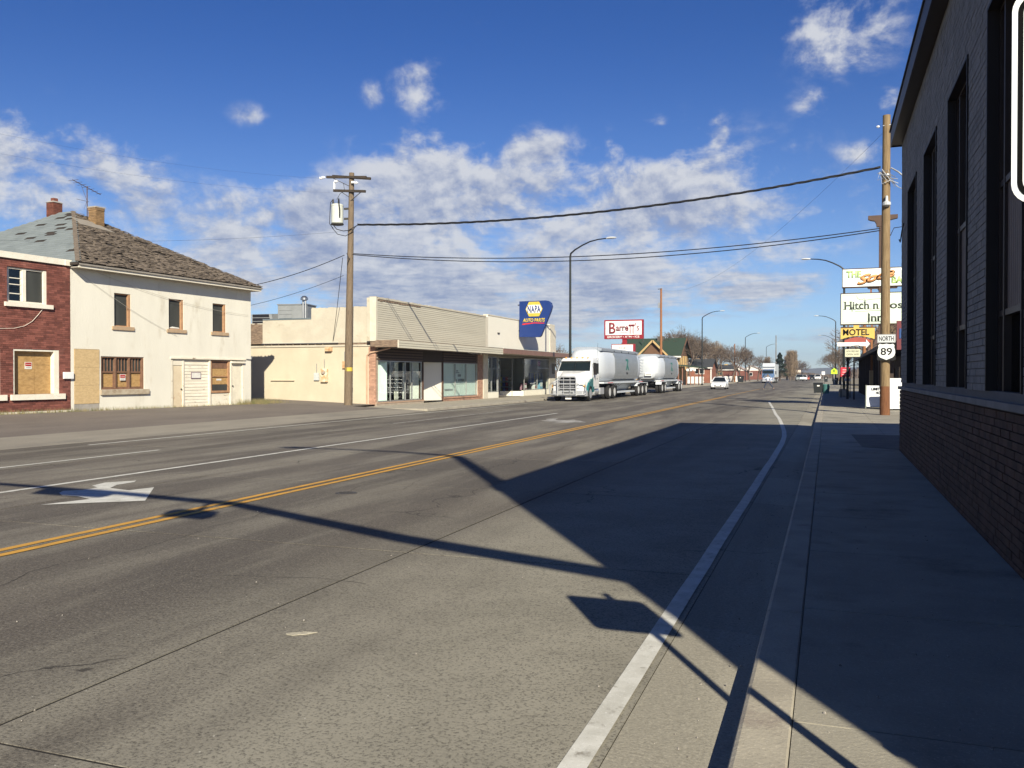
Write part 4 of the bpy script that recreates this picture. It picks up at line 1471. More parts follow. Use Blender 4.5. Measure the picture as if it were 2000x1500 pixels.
# recessed entrance: slanting display windows and two glass doors
angled(17.92, .05, 19.0, 1.5, -.02, .36, M_nwhite, 'stall_riser')
angled(22.1, 1.5, 23.6, .05, -.02, .36, M_nwhite, 'stall_riser')
angled(17.92, .06, 19.0, 1.51, .36, 2.88, M_glass, 'pane', .012)
angled(22.1, 1.51, 23.6, .06, .36, 2.88, M_glass, 'pane', .012)
for (x, y) in ((17.92, .05), (18.46, .78), (19.0, 1.5), (22.1, 1.5), (22.85, .78), (23.6, .05), (20.5, 1.5)):
    MB().box(x - .03, x + .03, y - .03, y + .03, -.02, 2.88).build('frame_post', M_alum, NP)
for (a, b) in ((19.03, 20.47), (20.53, 22.07)):
    f = MB()
    f.box(a, a + .07, 1.48, 1.53, 0, 2.1)
    f.box(b - .07, b, 1.48, 1.53, 0, 2.1)
    f.box(a + .07, b - .07, 1.48, 1.53, 2.03, 2.1)
    f.box(a + .07, b - .07, 1.48, 1.53, 0, .2)
    dr = f.build('door', M_alum, NP)
    MB().box(a + .07, b - .07, 1.50, 1.51, .2, 2.03).build('door_glass', M_glass, dr)
    MB().box(b - .12, b - .09, 1.42, 1.45, .9, 1.2).build('handle', M_steel, dr)
    MB().box(a, b, 1.49, 1.51, 2.14, 2.86).build('transom_pane', M_glass, NP)
MB().box(19.03, 22.07, 1.47, 1.54, 2.1, 2.14).build('transom_bar', M_alum, NP)
MB().box(17.95, 23.58, .3, 1.47, 2.90, 3.0).build('alcove_ceiling', mat('soffit_tan', (.42, .38, .31)), NP)
# frosted striped decals on the glass
for k in range(7):
    MB().hexa([(19.25 + k * .16, 1.470, .95 + k * .05), (19.33 + k * .16, 1.470, .95 + k * .05), (19.33 + k * .16, 1.476, .95 + k * .05), (19.25 + k * .16, 1.476, .95 + k * .05),
               (19.45 + k * .12, 1.470, 2.05), (19.56 + k * .12, 1.470, 2.05), (19.56 + k * .12, 1.476, 2.05), (19.45 + k * .12, 1.476, 2.05)]).build('frosted_decal', mat('frosted_vinyl', (.50, .52, .50), rough=.8), NP)
# inside
MB().box(15.8, 31.2, 5.5, 5.6, 0, 3.2).build('inner_wall', M_store, NP)
MB().box(15.8, 31.2, 1.6, 5.5, 3.0, 3.05).build('ceiling', M_store, NP)
MB().box(15.8, 31.2, .3, 5.5, -.02, .0).build('shop_floor', M_floor, NP)
MB().box(27.9, 28.5, .35, .38, 2.35, 2.75).build('red_window_sign', M_red, NP)
MB().box(23.9, 26.2, .30, .33, 2.45, 2.75).build('window_banner', mat('grey_banner', (.20, .22, .23)), NP)
rk = empty('clothes_rack', (-22.7, 68.1, .42), R(90), 'rack of blue and yellow work clothes in the auto parts window', 'clothes rack')
MB().tube([(-1.3, 0, 0), (-1.3, 0, 1.5), (1.3, 0, 1.5), (1.3, 0, 0)], .02, 6).build('frame', M_steel, rk)
cc_ = [(.05, .09, .28), (.02, .04, .12), (.45, .36, .05), (.06, .14, .35), (.25, .22, .08), (.03, .06, .18), (.10, .25, .42)]
for k in range(14):
    c_ = cc_[k % 7]
    x = -1.2 + k * .185
    z1_ = 1.45
    MB().hexa([(x - .07, -.22, .5), (x + .05, -.22, .45), (x + .05, .22, .45), (x - .07, .22, .5), (x - .05, -.18, z1_ - .1), (x + .04, -.18, z1_ - .1), (x + .04, .18, z1_ - .1), (x - .05, .18, z1_ - .1)]).build('hanging_jacket', mat('cloth%d' % (k % 7), c_), rk)
for (x, w_, h_, c_, lb) in ((64.3, .8, .55, (.30, .16, .2), 'maroon boxed goods'), (67.0, .55, .40, (.75, .72, .70), 'white and red carton'), (68.4, .7, .8, (.22, .42, .55), 'pale blue barrel-shaped pack')):
    o = empty('boxed_goods', (-22.45, x, .42), R(90), lb + ' standing inside the auto parts shop window', 'goods')
    MB().box(-w_ / 2, w_ / 2, -.15, .15, 0, h_).build('carton', mat('goods_' + lb[:5], c_), o, bevel=.02)
    MB().box(-w_ / 2 + .06, w_ / 2 - .06, -.156, -.151, h_ * .3, h_ * .7).build('label_panel', M_red if 'red' in lb else M_white, o)
for k in range(3):
    o = empty('stock_shelf', (-25.0, 57.5 + k * 4.6, 0), R(90), ['stock shelf at the back behind the narrow left shop window', 'stock shelf seen through the auto parts shop doors', 'stock shelf behind the wide right shop window'][k], 'shelf')
    for q in range(5):
        MB().box(-1.4, 1.4, -.2, .2, .2 + q * .45, .23 + q * .45).build('shelf', M_hvac, o)
    for q in range(12):
        x = -1.3 + (q % 4) * .68
        z = .23 + (q // 4) * .45
        MB().box(x, x + .5, -.18, .15, z, z + .3).build('carton', mat('goods_%d' % (q % 4), [(.5, .45, .1), (.08, .12, .35), (.4, .06, .05), (.4, .4, .38)][q % 4]), o)

# hanging blue sign, at right angles to the wall
SG = empty('blue_store_sign', (-21.9, 61.9, 4.45), 0, 'blue projecting NAPA AUTO PARTS sign with yellow hexagon above the brown canopy', 'sign')
M_blue = mat('sign_blue', (.013, .036, .16), (.012, .033, .145), 1, .4)
M_syel = mat('sign_yellow', (.58, .43, .06), rough=.4)
M_sred = mat('sign_red', (.62, .03, .03), rough=.4)
out = [(.02, 2.72), (.02, .03), (1.62, .0), (1.74, .10), (2.52, 1.95), (2.60, 2.28), (2.52, 2.55), (2.32, 2.70), (2.1, 2.74)]
MB().prism(out, -.16, .16).build('cabinet', M_blue, SG, bevel=.01)
hx = lambda cx, cz, w, h, k=.30: [(cx - w / 2, cz), (cx - w * k, cz - h / 2), (cx + w * k, cz - h / 2), (cx + w / 2, cz), (cx + w * k, cz + h / 2), (cx - w * k, cz + h / 2)]
MB().prism(hx(1.20, 2.11, 1.34, 1.10), -.185, -.165).build('hexagon', M_syel, SG)
MB().prism([(.60, 2.11), (.74, 1.80), (1.66, 1.80), (1.80, 2.11), (1.66, 2.42), (.74, 2.42)], -.200, -.187).build('white_band', M_white, SG)
text('NAPA', (.70, 1.72, 1.84, 2.38), SG, M_blue, lambda u, w, d: (u, -.202 - d, w), .012, bold=.028, spacing=1.12)
text('AUTO PARTS', (.28, 2.06, 1.12, 1.42), SG, M_syel, lambda u, w, d: (u, -.165 - d, w), .012, shear=.25, bold=.035, spacing=.95)
MB().prism([(.24, .96), (.30, 1.03), (1.2, 1.10), (2.02, 1.06), (2.0, 1.01), (1.2, 1.04), (.34, .93)], -.18, -.163).build('swoosh', M_sred, SG)
MB().beam((-.15, 0, 2.45), (.05, 0, 2.45), .08).build('bracket', M_iron, SG)
MB().beam((-.15, 0, .5), (.05, 0, .5), .08).build('bracket', M_iron, SG)
ac = empty('window_unit', (-22.8, 68.9, 5.3), 0, 'grey metal vent box on the auto parts roof edge behind the blue sign', 'vent')
MB().box(-.2, .75, -.4, .4, -.6, .55).build('case', M_galv, ac)
MB().lathe([(.22, 0), (.22, -.03), (.001, -.04)], (.30, -.41, .15), 14, 'y').build('fan_guard', M_iron, ac)
# ================================================================== POLES AND WIRES
def sag(p, q, s, n=20):
    p = Vector(p)
    q = Vector(q)
    return [p.lerp(q, k / n) - Vector((0, 0, s * 4 * (k / n) * (1 - k / n))) for k in range(n + 1)]


PL = empty('utility_pole', (-22.62, 38.05, .1), 0, 'weathered wooden utility pole with white transformer beside the cream shop', 'utility pole')
MB().tube([(0, 0, -.3), (.05, 0, 3), (.14, 0, 7), (.24, 0, 11.62)], [.205, .19, .16, .125], 14).build('pole', M_pole, PL, smooth=True)
M_xarm = mat('dark_crossarm', (.055, .042, .032), (.035, .028, .022), 5, .9)
MB().beam((-1.15, -.10, 11.50), (1.15, -.16, 11.30), .10, .12).build('crossarm', M_xarm, PL)
MB().beam((-.95, .14, 11.58), (1.25, .10, 11.28), .10, .12).build('crossarm', M_xarm, PL)
MB().beam((-.72, -.14, 10.78), (1.12, -.18, 10.60), .10, .12).build('crossarm', M_xarm, PL)
for (a, b) in (((-.75, -.12, 11.40), (.15, -.14, 10.95)), ((.85, -.14, 10.60), (.24, -.12, 10.2)), ((-.3, -.14, 10.70), (.15, -.12, 10.4))):
    MB().beam(a, b, .03).build('brace', M_iron, PL)
for (x, z) in ((-1.42, 11.45), (-1.28, 11.47), (-.55, 11.22), (.42, 11.10), (.60, 11.06)):
    MB().lathe([(.03, -.10), (.075, -.06), (.04, -.02), (.075, .02), (.04, .06), (.03, .10)], (x, -.18, z), 10, 'x').build('insulator', M_ceram, PL)
MB().lathe([(.05, 0), (.06, .1), (.05, .35), (.02, .40)], (-.68, -.14, 10.84), 10).build('lightning_arrester', M_ceram, PL)
tk = MB().lathe([(.001, -.02), (.27, 0), (.30, .03), (.30, .86), (.31, .87), (.31, .93), (.26, .97), (.001, 1.0)], (-.50, -.16, 9.10), 24).build('transformer_tank', mat('transformer_white', (.56, .58, .52), (.50, .52, .46), 2, .5, stain=(.35, .27, .18), stscale=4, stthr=(.66, .8)), PL, smooth=True)
MB().lathe([(.31, -.04), (.33, .0), (.001, .02)], (-.50, -.16, 9.08), 24).build('tank_foot', M_iron, tk)
for (x, y) in ((-.68, -.25), (-.34, -.28)):
    MB().lathe([(.06, 0), (.04, .06), (.06, .10), (.035, .16), (.05, .20), (.015, .30)], (x, y, 10.05), 10).build('bushing', M_iron, tk)
MB().beam((-.2, 0, 9.85), (.16, 0, 9.85), .06, .10).build('tank_bracket', M_iron, PL)
MB().beam((-.2, 0, 9.35), (.14, 0, 9.35), .06, .10).build('tank_bracket', M_iron, PL)
mb = MB()
mb.tube([(-.68, -.28, 10.3), (-.80, -.3, 10.15), (-.84, -.3, 9.6), (-.86, -.3, 9.1), (-.7, -.2, 8.85)], .018, 5)
mb.tube([(-.34, -.3, 10.3), (-.25, -.4, 10.0), (-.18, -.45, 9.7), (-.22, -.40, 9.4)], .035, 5)
mb.tube([(-.60, -.35, 9.0), (-.45, -.3, 8.8), (-.1, -.25, 8.7), (.15, -.2, 8.72), (.40, -.15, 8.85), (.7, -.1, 9.0)], .022, 5)
mb.tube([(-.72, -.3, 8.9), (-.40, -.3, 8.55), (0, -.2, 8.45), (.28, -.15, 8.6), (.55, -.1, 8.95)], .018, 5)
mb.tube([(-.5, -.2, 10.3), (-.3, -.2, 10.6), (-.05, -.2, 10.7), (-.1, -.22, 11.1)], .012, 5)
mb.tube([(.05, -.18, 7.6), (.2, -.22, 7.3), (.08, -.2, 7.0), (.24, -.2, 7.35)], .015, 5)
mb.build('wiring', M_wire, PL)
MB().lathe([(.196, 0), (.196, .19)], (.04, 0, 1.70), 14).build('yellow_tag', M_syel, PL)

P89 = empty('utility_pole', (2.20, 37.95, 0), 0, 'tall tan wooden utility pole carrying the route 89 sign', 'utility pole')
MB().tube([(0, 0, 1.15), (.005, 0, 5), (.02, 0, 12.05)], [.185, .172, .145], 16).build('pole', M_poleR, P89, smooth=True)
MB().tube([(0, 0, -.3), (0, 0, 1.155)], [.198, .186], 16).build('pole_foot', M_poleBase, P89, smooth=True)
MB().lathe([(.05, 0), (.09, .02), (.16, .05), (.16, .16), (.06, .22), (.05, .42), (.001, .44)], (.02, -.24, 8.35), 12).build('security_lamp', mat('lamp_shell', (.50, .52, .52), rough=.4), P89)
MB().beam((-.12, -.1, 11.62), (.35, -.1, 11.65), .03).build('bracket', M_galv, P89)
MB().lathe([(.03, -.06), (.06, 0), (.03, .06)], (-.30, -.1, 11.6), 8, 'x').build('insulator', M_ceram, P89)
mb = MB()
for k in range(7):
    a = k * .9
    mb.tube([(-.22, -.18, 9.75), (-.1 + .25 * math.cos(a), -.28, 9.55 + .3 * math.sin(a)), (.15, -.25, 9.5 + .12 * math.cos(a * 2)), (.35 + .1 * math.sin(a), -.2, 9.3 + .2 * math.cos(a))], .014, 4)
mb.tube([(.18, -.16, 9.9), (.45, -.2, 9.7), (.8, -.2, 9.35)], .03, 5)
mb.tube([(.18, -.16, 9.4), (.45, -.2, 9.1), (.8, -.2, 8.9)], .014, 5)
mb.build('wiring', M_galv, P89)
MB().tube([(.17, -.05, 7.2), (.3, -.1, 7.5), (.9, -.2, 7.55)], .015, 4).build('wiring', M_wire, P89)
MB().lathe([(.19, 0), (.19, .08)], (.01, 0, 9.6), 12).build('band', M_galv, P89)
# NORTH / US 89 signs
RS = empty('route_sign', (2.23, 37.66, 2.2), 0, 'white NORTH plate over a black and white US 89 shield on the tan pole', 'road sign')
M_signw = mat('sign_white', (.78, .79, .76), rough=.4)
M_signg = mat('sign_grey_white', (.60, .62, .62), rough=.4)
rr4 = lambda w, h, r_, n=4: [(sx * (w / 2 - r_) + r_ * math.cos(a), sz * (h / 2 - r_) + r_ * math.sin(a)) for (sx, sz, a0) in ((1, 1, 0), (-1, 1, 90), (-1, -1, 180), (1, -1, 270)) for a in [R(a0 + 90 * k / n) for k in range(n + 1)]]
off = lambda pl, dx, dz: [(x + dx, z + dz) for x, z in pl]
MB().prism(off(rr4(.67, .335, .03), 0, .87), -.012, 0).build('north_plate', M_signg, RS)
MB().prism(off(rr4(.64, .305, .025), 0, .87), -.0145, -.0125).build('black_border', M_black, RS)
MB().prism(off(rr4(.615, .28, .02), 0, .87), -.017, -.015).build('north_face', M_signg, RS)
text('NORTH', (-.27, .27, .775, .965), RS, M_black, lambda u, w, d: (u, -.0172 - d, w), .003, bold=.022)
MB().prism(off(rr4(.68, .68, .05), 0, .335), -.012, 0).build('black_square', M_black, RS)
shd = [(-.30, .60), (-.24, .66), (-.16, .635), (-.08, .64), (0, .665), (.08, .64), (.16, .635), (.24, .66), (.30, .60), (.285, .52), (.315, .42), (.325, .30), (.29, .18), (.22, .11), (.10, .06), (0, .015),
       (-.10, .06), (-.22, .11), (-.29, .18), (-.325, .30), (-.315, .42), (-.285, .52)]
MB().prism(shd, -.016, -.013).build('shield', M_signw, RS)
text('89', (-.215, .215, .20, .50), RS, M_black, lambda u, w, d: (u, -.0165 - d, w), .003, bold=.02)
for z in (.5, .87):
    MB().box(-.1, .1, .0, .10, z - .03, z + .03).build('bracket', M_iron, RS)

for (nm, pts, r, lb) in (
        ('overhead_cable', sag((-22.0, 37.95, 9.1), (2.0, 37.9, 9.98), .62, 40), .055, 'thick twisted black cable sagging over the street between the two big poles'),
        ('overhead_cable', sag((-22.2, 37.9, 7.66), (2.0, 37.9, 7.52), .62, 24), .020, 'upper of the two thin lower wires over the street between the big poles'),
        ('overhead_cable', sag((-22.2, 37.8, 7.60), (2.0, 37.8, 7.42), .74, 24), .020, 'lower of the two thin lower wires over the street between the big poles'),
        ('overhead_cable', sag((-24.05, 37.9, 11.55), (-33, 12, 11.4), .9), .0022, 'thin high wire from the crossarm of the transformer pole towards the left'),
        ('overhead_cable', sag((-23.6, 37.9, 10.8), (-33, 12, 10.6), .9), .0022, 'thin wire from the lower crossarm towards the left, second from the top'),
        ('overhead_cable', sag((-22.9, 37.9, 8.8), (-36, 20, 6.9), .5), .004, 'wire sagging from the transformer towards the left behind the house'),
        ('overhead_cable', sag((-22.75, 37.95, 7.62), (-30.5, 37.5, 6.0), .3), .018, 'service wire from the pole towards the right eave of the cream house'),
        ('overhead_cable', sag((-22.80, 37.95, 6.6), (-34, 41.0, 5.2), .3), .011, 'lowest service wire from the transformer pole to the left behind the house'),
        ('overhead_cable', sag((-22.85, 37.95, 7.5), (-24.5, 39.7, 3.4), .1), .014, 'slanting wire dropping from the transformer pole to the cream side wall'),
        ('overhead_cable', sag((2.3, 38.1, 11.6), (-20.8, 115, 12.9), 2.2, 30), .006, 'faint high wire from the tan pole to the distant orange-brown pole')):
    mb = MB()
    if r > .05:
        for ph in range(3):
            pp = []
            n_ = 140
            base = sag((-22.0, 37.95, 9.1), (2.0, 37.9, 9.98), .62, n_)
            for k, p_ in enumerate(base):
                a = k * .55 + ph * 2.094
                pp.append(p_ + Vector((0, math.cos(a) * .032, math.sin(a) * .032)))
            mb.tube(pp, .024, 4)
    else:
        mb.tube(pts, r, 4)
    tag(mb.build(nm, M_wire, None), lb, 'cable', 'wires strung over the street')

# ================================================================== STREET LAMPS
def street_lamp(x, y, sgn, label):
    o = empty('street_lamp', (x, y, 0), 0 if sgn > 0 else math.pi, label, 'street lamp', 'tall curved-arm street lamps')
    MB().lathe([(.22, -.1), (.22, .06), (.13, .12), (.12, .25)], n=12).build('base', M_black, o)
    MB().tube([(0, 0, .2), (0, 0, 4.6), (0, 0, 10.35)], [.105, .095, .075], 10).build('pole', mat('dark_green_black', (.018, .022, .020), rough=.45), o, smooth=True)
    arm = [(0, 0, 10.30), (.04, 0, 10.52), (.35, 0, 10.78), (.9, 0, 11.08), (1.5, 0, 11.33), (2.1, 0, 11.45), (2.75, 0, 11.50)]
    MB().tube(arm, [.075, .07, .06, .055, .05, .045, .04], 8).build('arm', M_black, o, smooth=True)
    MB().loft([[(xx, w * math.cos(a), 11.50 + h * math.sin(a) + dz) for a in [2 * math.pi * k / 10 for k in range(10)]] for xx, w, h, dz in
               ((2.70, .05, .04, 0), (2.80, .10, .07, .01), (3.05, .17, .08, .02), (3.30, .16, .065, .015), (3.45, .08, .035, .01))]).build('lamp_head', mat('lamp_head_grey', (.62, .63, .62), rough=.4), o, smooth=True)
    return o


L0 = street_lamp(-17.75, 61.3, 1, 'nearest street lamp on the left, black pole rising behind the blue sign')
for (x, y, rz, lb) in ((-18.3, 137, 0, 'second street lamp on the left, by the brick bungalow'), (-18.3, 213, 0, 'third street lamp on the left, among the bare trees'),
                       (-18.3, 289, 0, 'fourth and faintest street lamp on the left, above the pine'), (1.35, 78.2, math.pi, 'street lamp on the right with its arm left of the motel signs'),
                       (1.35, 154, math.pi, 'second street lamp on the right, far beyond the motel sign'), (1.35, 230, math.pi, 'farthest street lamp on the right sidewalk')):
    copy_thing(L0, (x, y, 0), rz, lb)

# far poles
def far_pole(x, y, h, m, lb, arms=0, box=False):
    o = empty('utility_pole', (x, y, 0), 0, lb, 'utility pole', 'distant utility poles')
    MB().tube([(0, 0, -.3), (0, 0, h)], [.19, .13], 8).build('pole', m, o, smooth=True)
    for k in range(arms):
        MB().beam((-1.1, -.15, h - .4 - k * .9), (1.1, -.15, h - .4 - k * .9), .11).build('crossarm', M_xarm, o)
    if box:
        MB().box(-.38, -.12, -.25, .1, h - 2.6, h - 1.9).build('transformer_box', M_galv, o)
        MB().beam((-.4, -.1, h - .1), (.1, -.1, h - .05), .09).build('top_bracket', M_iron, o)
    return o


far_pole(-20.75, 115, 13.1, M_poleO, 'orange-brown wooden pole behind the trailers, in front of the green-roofed lodge', box=True)
far_pole(-19.6, 201, 8.6, M_poleO, 'thin orange-brown pole by the white fence and black bin')
far_pole(3.6, 96, 8.2, M_poleO, 'wooden pole just left of the motel sign posts')
far_pole(3.2, 150, 10.6, M_pole, 'wooden pole with crossarm right of the far road, first one', 2)
far_pole(3.2, 195, 10.8, M_pole, 'wooden pole with crossarm right of the far road, middle one', 2)
far_pole(3.0, 245, 10.8, M_pole, 'wooden pole with crossarm right of the far road, farthest', 2)
far_pole(-24, 205, 9.5, M_pole, 'dark pole rising among the bare trees behind the bungalow')
far_pole(-17.5, 330, 16, M_pole, 'dark short pole between poplar and pine', 0)

# signal mast just out of frame: its long arm and lamp throw the curved shadows
SM = empty('traffic_mast', (3.2, -.4, 0), 0, 'mast with long arm reaching over the road beside the camera', 'traffic mast')
MB().tube([(0, 0, -.1), (-.22, 0, 5), (-.6, 0, 11.2)], [.22, .20, .14], 12).build('pole', M_galv, SM, smooth=True)
MB().tube([(-.22, 0, 4.9), (-2.5, .1, 5.45), (-5.2, .6, 6.05), (-7.5, .55, 6.3), (-9.75, .5, 6.45), (-12.6, .5, 6.5)], [.14, .12, .10, .085, .07, .05], 10).build('mast_arm', M_galv, SM, smooth=True)
MB().tube([(-.6, 0, 11.0), (-.85, 0, 11.3), (-2.0, 0, 11.55), (-3.2, .05, 11.62), (-4.4, .1, 11.6)], [.09, .08, .065, .055, .045], 8).build('lamp_arm', M_galv, SM, smooth=True)
MB().loft([[(-xx, .1 + w * math.cos(a), 11.6 + h * math.sin(a)) for a in [2 * math.pi * k / 8 for k in range(8)]] for xx, w, h in ((4.2, .05, .04), (4.4, .16, .08), (4.9, .18, .08), (5.2, .06, .03))]).build('lamp_head', M_galv, SM)
MB().box(-6.0, -5.35, .40, .62, 5.42, 5.66).build('camera_box', M_galv, SM)
MB().beam((-5.6, .55, 6.05), (-5.6, .5, 5.6), .06).build('bracket', M_galv, SM)
MB().box(-8.7, -7.4, .42, .62, 6.05, 6.32).build('signal_head', M_black, SM)

# near traffic sign at the right edge
NS = empty('traffic_sign', (.98, 2.40, 0), 0, 'white sign with rounded black-lined border at the right edge, close to the camera', 'road sign')
MB().tube([(0, 0, -.1), (-.21, .10, 2.62)], .030, 8).build('post', M_galv, NS, smooth=True)
cx_, cz_, y_ = -.242, 2.305, .045
w_, h_ = .62, .525
q = lambda w, h, r_: off(rr4(w, h, r_, 6), cx_, cz_)
MB().prism(q(w_, h_, .05), y_, y_ + .004).build('plate', mat('sign_reflective_white', (.86, .87, .84), rough=.35), NS)
MB().prism(q(w_ - .026, h_ - .026, .040), y_ - .002, y_ - .0005).build('black_line', mat('matt_black_print', (.008, .008, .008), rough=1.0, spec=.02), NS)
MB().prism(q(w_ - .048, h_ - .048, .032), y_ - .004, y_ - .0025).build('inner_face', mat('sign_reflective_white', (.86, .87, .84)), NS)

# ================================================================== RIGHT SIDE: motel and its signs
MO = empty('motel_building', (2.8, 86, 0), R(-90), 'low motel with brown shingled roof and dark-posted porch beyond the tan pole', 'building')
M_mroof = mat('maroon_brown_shingles', (.105, .066, .060), (.08, .05, .045), 6, .9, var=.12, stretch=(1, 1, 3))
M_porch = mat('dark_brown_post', (.055, .038, .03), rough=.7)
# local x from far end (86) to near end (42)
ML = 42.0
MB().box(0, ML, 2.0, 2.25, -.1, 3.0).build('front_wall', mat('porch_wall_brown', (.10, .07, .055), (.07, .05, .04), 2), MO)
MB().box(ML - .25, ML, 2.26, 12, -.1, 3.0).build('end_wall', mat('porch_wall_brown', (.10, .07, .055)), MO)
MB().box(0, .25, 2.26, 12, -.1, 3.0).build('end_wall', mat('porch_wall_brown', (.10, .07, .055)), MO)
rf = MB().add([(-.4, -.35, 3.05), (ML + .3, -.35, 3.05), (ML + .3, 6.2, 4.35), (-.4, 6.2, 4.35), (ML + .3, 12.8, 3.05), (-.4, 12.8, 3.05), (-.4, -.35, 2.93), (ML + .3, -.35, 2.93), (ML + .3, 12.8, 2.93), (-.4, 12.8, 2.93)],
              [(0, 1, 2, 3), (3, 2, 4, 5), (6, 9, 8, 7), (0, 6, 7, 1), (5, 4, 8, 9), (1, 7, 8, 4, 2), (0, 3, 5, 9, 6)])
rf = rf.build('roof', mat('roof_deck', (.05, .04, .03)), MO)
ur = Vector((0, 6.55, 1.30)).normalized()
nr = Vector((0, -1.30, 6.55)).normalized()
mb = MB()
t = 0
while t < 6.5:
    x = -.4 + (.25 if int(t / .17) % 2 else 0)
    while x < ML + .2:
        o_ = Vector((x, -.36, 3.055)) + ur * t + nr * .012
        a_, b_ = o_ + Vector((.48, 0, 0)), Vector((0, 0, 0))
        c_ = a_ + ur * .18 - nr * .01
        d_ = o_ + ur * .18 - nr * .01
        mb.hexa([o_, a_, c_, d_, o_ + nr * .01, a_ + nr * .01, c_ + nr * .01, d_ + nr * .01])
        x += .50
    t += .17
mb.build('shingles', M_mroof, rf, kind='stuff')
MB().box(-.4, ML + .3, -.40, -.36, 2.90, 3.10).build('fascia', M_porch, MO)
for k in range(15):
    x = .2 + k * 2.97
    MB().box(x - .09, x + .09, -.05, .13, .0, 2.92).build('porch_post', M_porch, MO)
for k in range(5):
    x = 4 + k * 8
    f = MB()
    f.box(x, x + 1.2, 1.93, 1.99, .9, 2.2)
    wf = f.build('window', mat('motel_frame', (.3, .22, .16)), MO)
    MB().box(x + .08, x + 1.12, 1.915, 1.925, .98, 2.12).build('pane', M_glassd, wf)
    MB().box(x + 2.5, x + 3.4, 1.93, 1.99, 0, 2.1).build('door', mat('motel_door', (.14, .08, .06)), MO)
MB().box(35.0, 35.9, -.02, .35, 0, 2.75).build('tan_pier', mat('tan_pier', (.36, .27, .20), rough=.8), MO)
MB().box(43.2, 43.5, .15, 5.2, 2.75, 4.05).build('maroon_fascia', mat('maroon_sign', (.17, .045, .05), rough=.5), MO)
MB().box(43.51, 43.53, .25, 1.2, 3.25, 3.70).build('blue_panel', mat('blue_panel', (.04, .09, .24)), MO)
MB().box(25.0, 25.5, -.2, .3, 0, 1.9).build('tan_pier', mat('tan_pier2', (.50, .34, .17), rough=.8), MO)

wb = empty('white_barrier', (2.72, 43.3, 0), 0, 'plain white waist-high board standing right of the tan pole', 'barrier')
MB().box(0, 3.2, -.06, .06, .06, 1.46).build('board', mat('white_board', (.80, .80, .77), rough=.5), wb)
MB().box(0, .12, -.25, .25, 0, .058).build('foot', M_iron, wb)
MB().box(3.0, 3.12, -.25, .25, 0, .058).build('foot', M_iron, wb)

AF = empty('a_frame_sign', (2.32, 44.9, 0), R(-4), 'white sandwich board with black letters beside the tan pole', 'sandwich board')
for sgn in (1, -1):
    a = -.32 * sgn
    MB().hexa([(-.53, a - .02, .10), (.53, a - .02, .10), (.53, a + .02, .10), (-.53, a + .02, .10), (-.53, -.04 * sgn - .02, 1.10), (.53, -.04 * sgn - .02, 1.10), (.53, -.04 * sgn + .02, 1.10), (-.53, -.04 * sgn + .02, 1.10)]).build('panel', mat('panel_white', (.72, .74, .76), rough=.5), AF)
for (x, z0, z1) in ((-.56, 0, 1.12), (.53, 0, 1.12)):
    for sgn in (1, -1):
        MB().beam((x + .015, -.36 * sgn, 0), (x + .015, -.04 * sgn, 1.12), .05).build('leg', mat('grey_green_leg', (.16, .18, .16)), AF)
pl_ = lambda u, w, d: (u, -.345 - .022 + (w - .10) * .28 - d, w)
text('LIMITED', (-.30, .27, .88, 1.01), AF, M_black, pl_, .006, bold=.02)
text('HOME', (-.10, .26, .70, .83), AF, M_black, pl_, .006, bold=.02)
text('OR', (.10, .26, .52, .65), AF, M_black, pl_, .006, bold=.02)

# tall motel sign with two cabinets
MS = empty('motel_pylon_sign', (2.55, 49.8, 0), 0, 'tall brown pylon with the white Soda and pale green Hitch n Post Inn signs', 'sign')
MB().box(.02, .24, -.12, .12, -.1, 9.45).build('post', M_brown, MS)
MB().prism([(-.52, 10.05), (-.52, 9.86), (-.38, 9.80), (-.20, 9.76), (-.12, 9.62), (-.10, 9.45), (.36, 9.45), (.38, 9.62), (.46, 9.76), (.64, 9.80), (.92, 9.86), (.92, 10.05)], -.14, .14).build('cap_beam', M_brown, MS)
c1 = MB().box(-1.88, 2.05, -.20, .20, 4.28, 5.98).build('lower_cabinet', M_brown, MS)
MB().box(-1.84, 2.01, -.215, -.202, 4.33, 5.93).build('face', mat('pale_green_face', (.66, .76, .62), (.64, .73, .60), .8, .5), c1)
bdr = MB()
bdr.box(-1.76, 1.93, -.219, -.216, 5.855, 5.865)
bdr.box(-1.76, 1.93, -.219, -.216, 4.39, 4.40)
bdr.box(-1.76, -1.75, -.219, -.216, 4.40, 5.855)
bdr.box(1.92, 1.93, -.219, -.216, 4.40, 5.855)
bdr.build('border_line', M_iron, c1)
fp = lambda u, w, d: (u, -.217 - d, w)
M_ink = mat('faded_black_ink', (.035, .04, .03), (.09, .10, .08), 12, .6)
text('Hitch n', (-1.68, -.02, 5.10, 5.52), c1, M_ink, fp, .006, bold=.022)
text('Post', (.22, 1.42, 5.10, 5.50), c1, M_ink, fp, .006, bold=.022)
text('Inn', (-.52, .22, 4.44, 4.86), c1, M_ink, fp, .006, bold=.03)
for (a_, z_) in ((-1.68, 5.10), (-1.40, 5.10), (-1.20, 5.10), (-.98, 5.10), (-.62, 5.10), (-.42, 5.10), (-.24, 5.10), (-.04, 5.10), (.24, 5.10), (-.50, 4.44), (-.32, 4.44), (-.16, 4.44), (.02, 4.44), (.18, 4.44), (-1.68, 5.50), (-1.40, 5.50)):
    MB().box(a_ - .05, a_ + .09, -.224, -.2175, z_ - .008, z_ + .022).build('serif', M_ink, c1)
fl = MB()


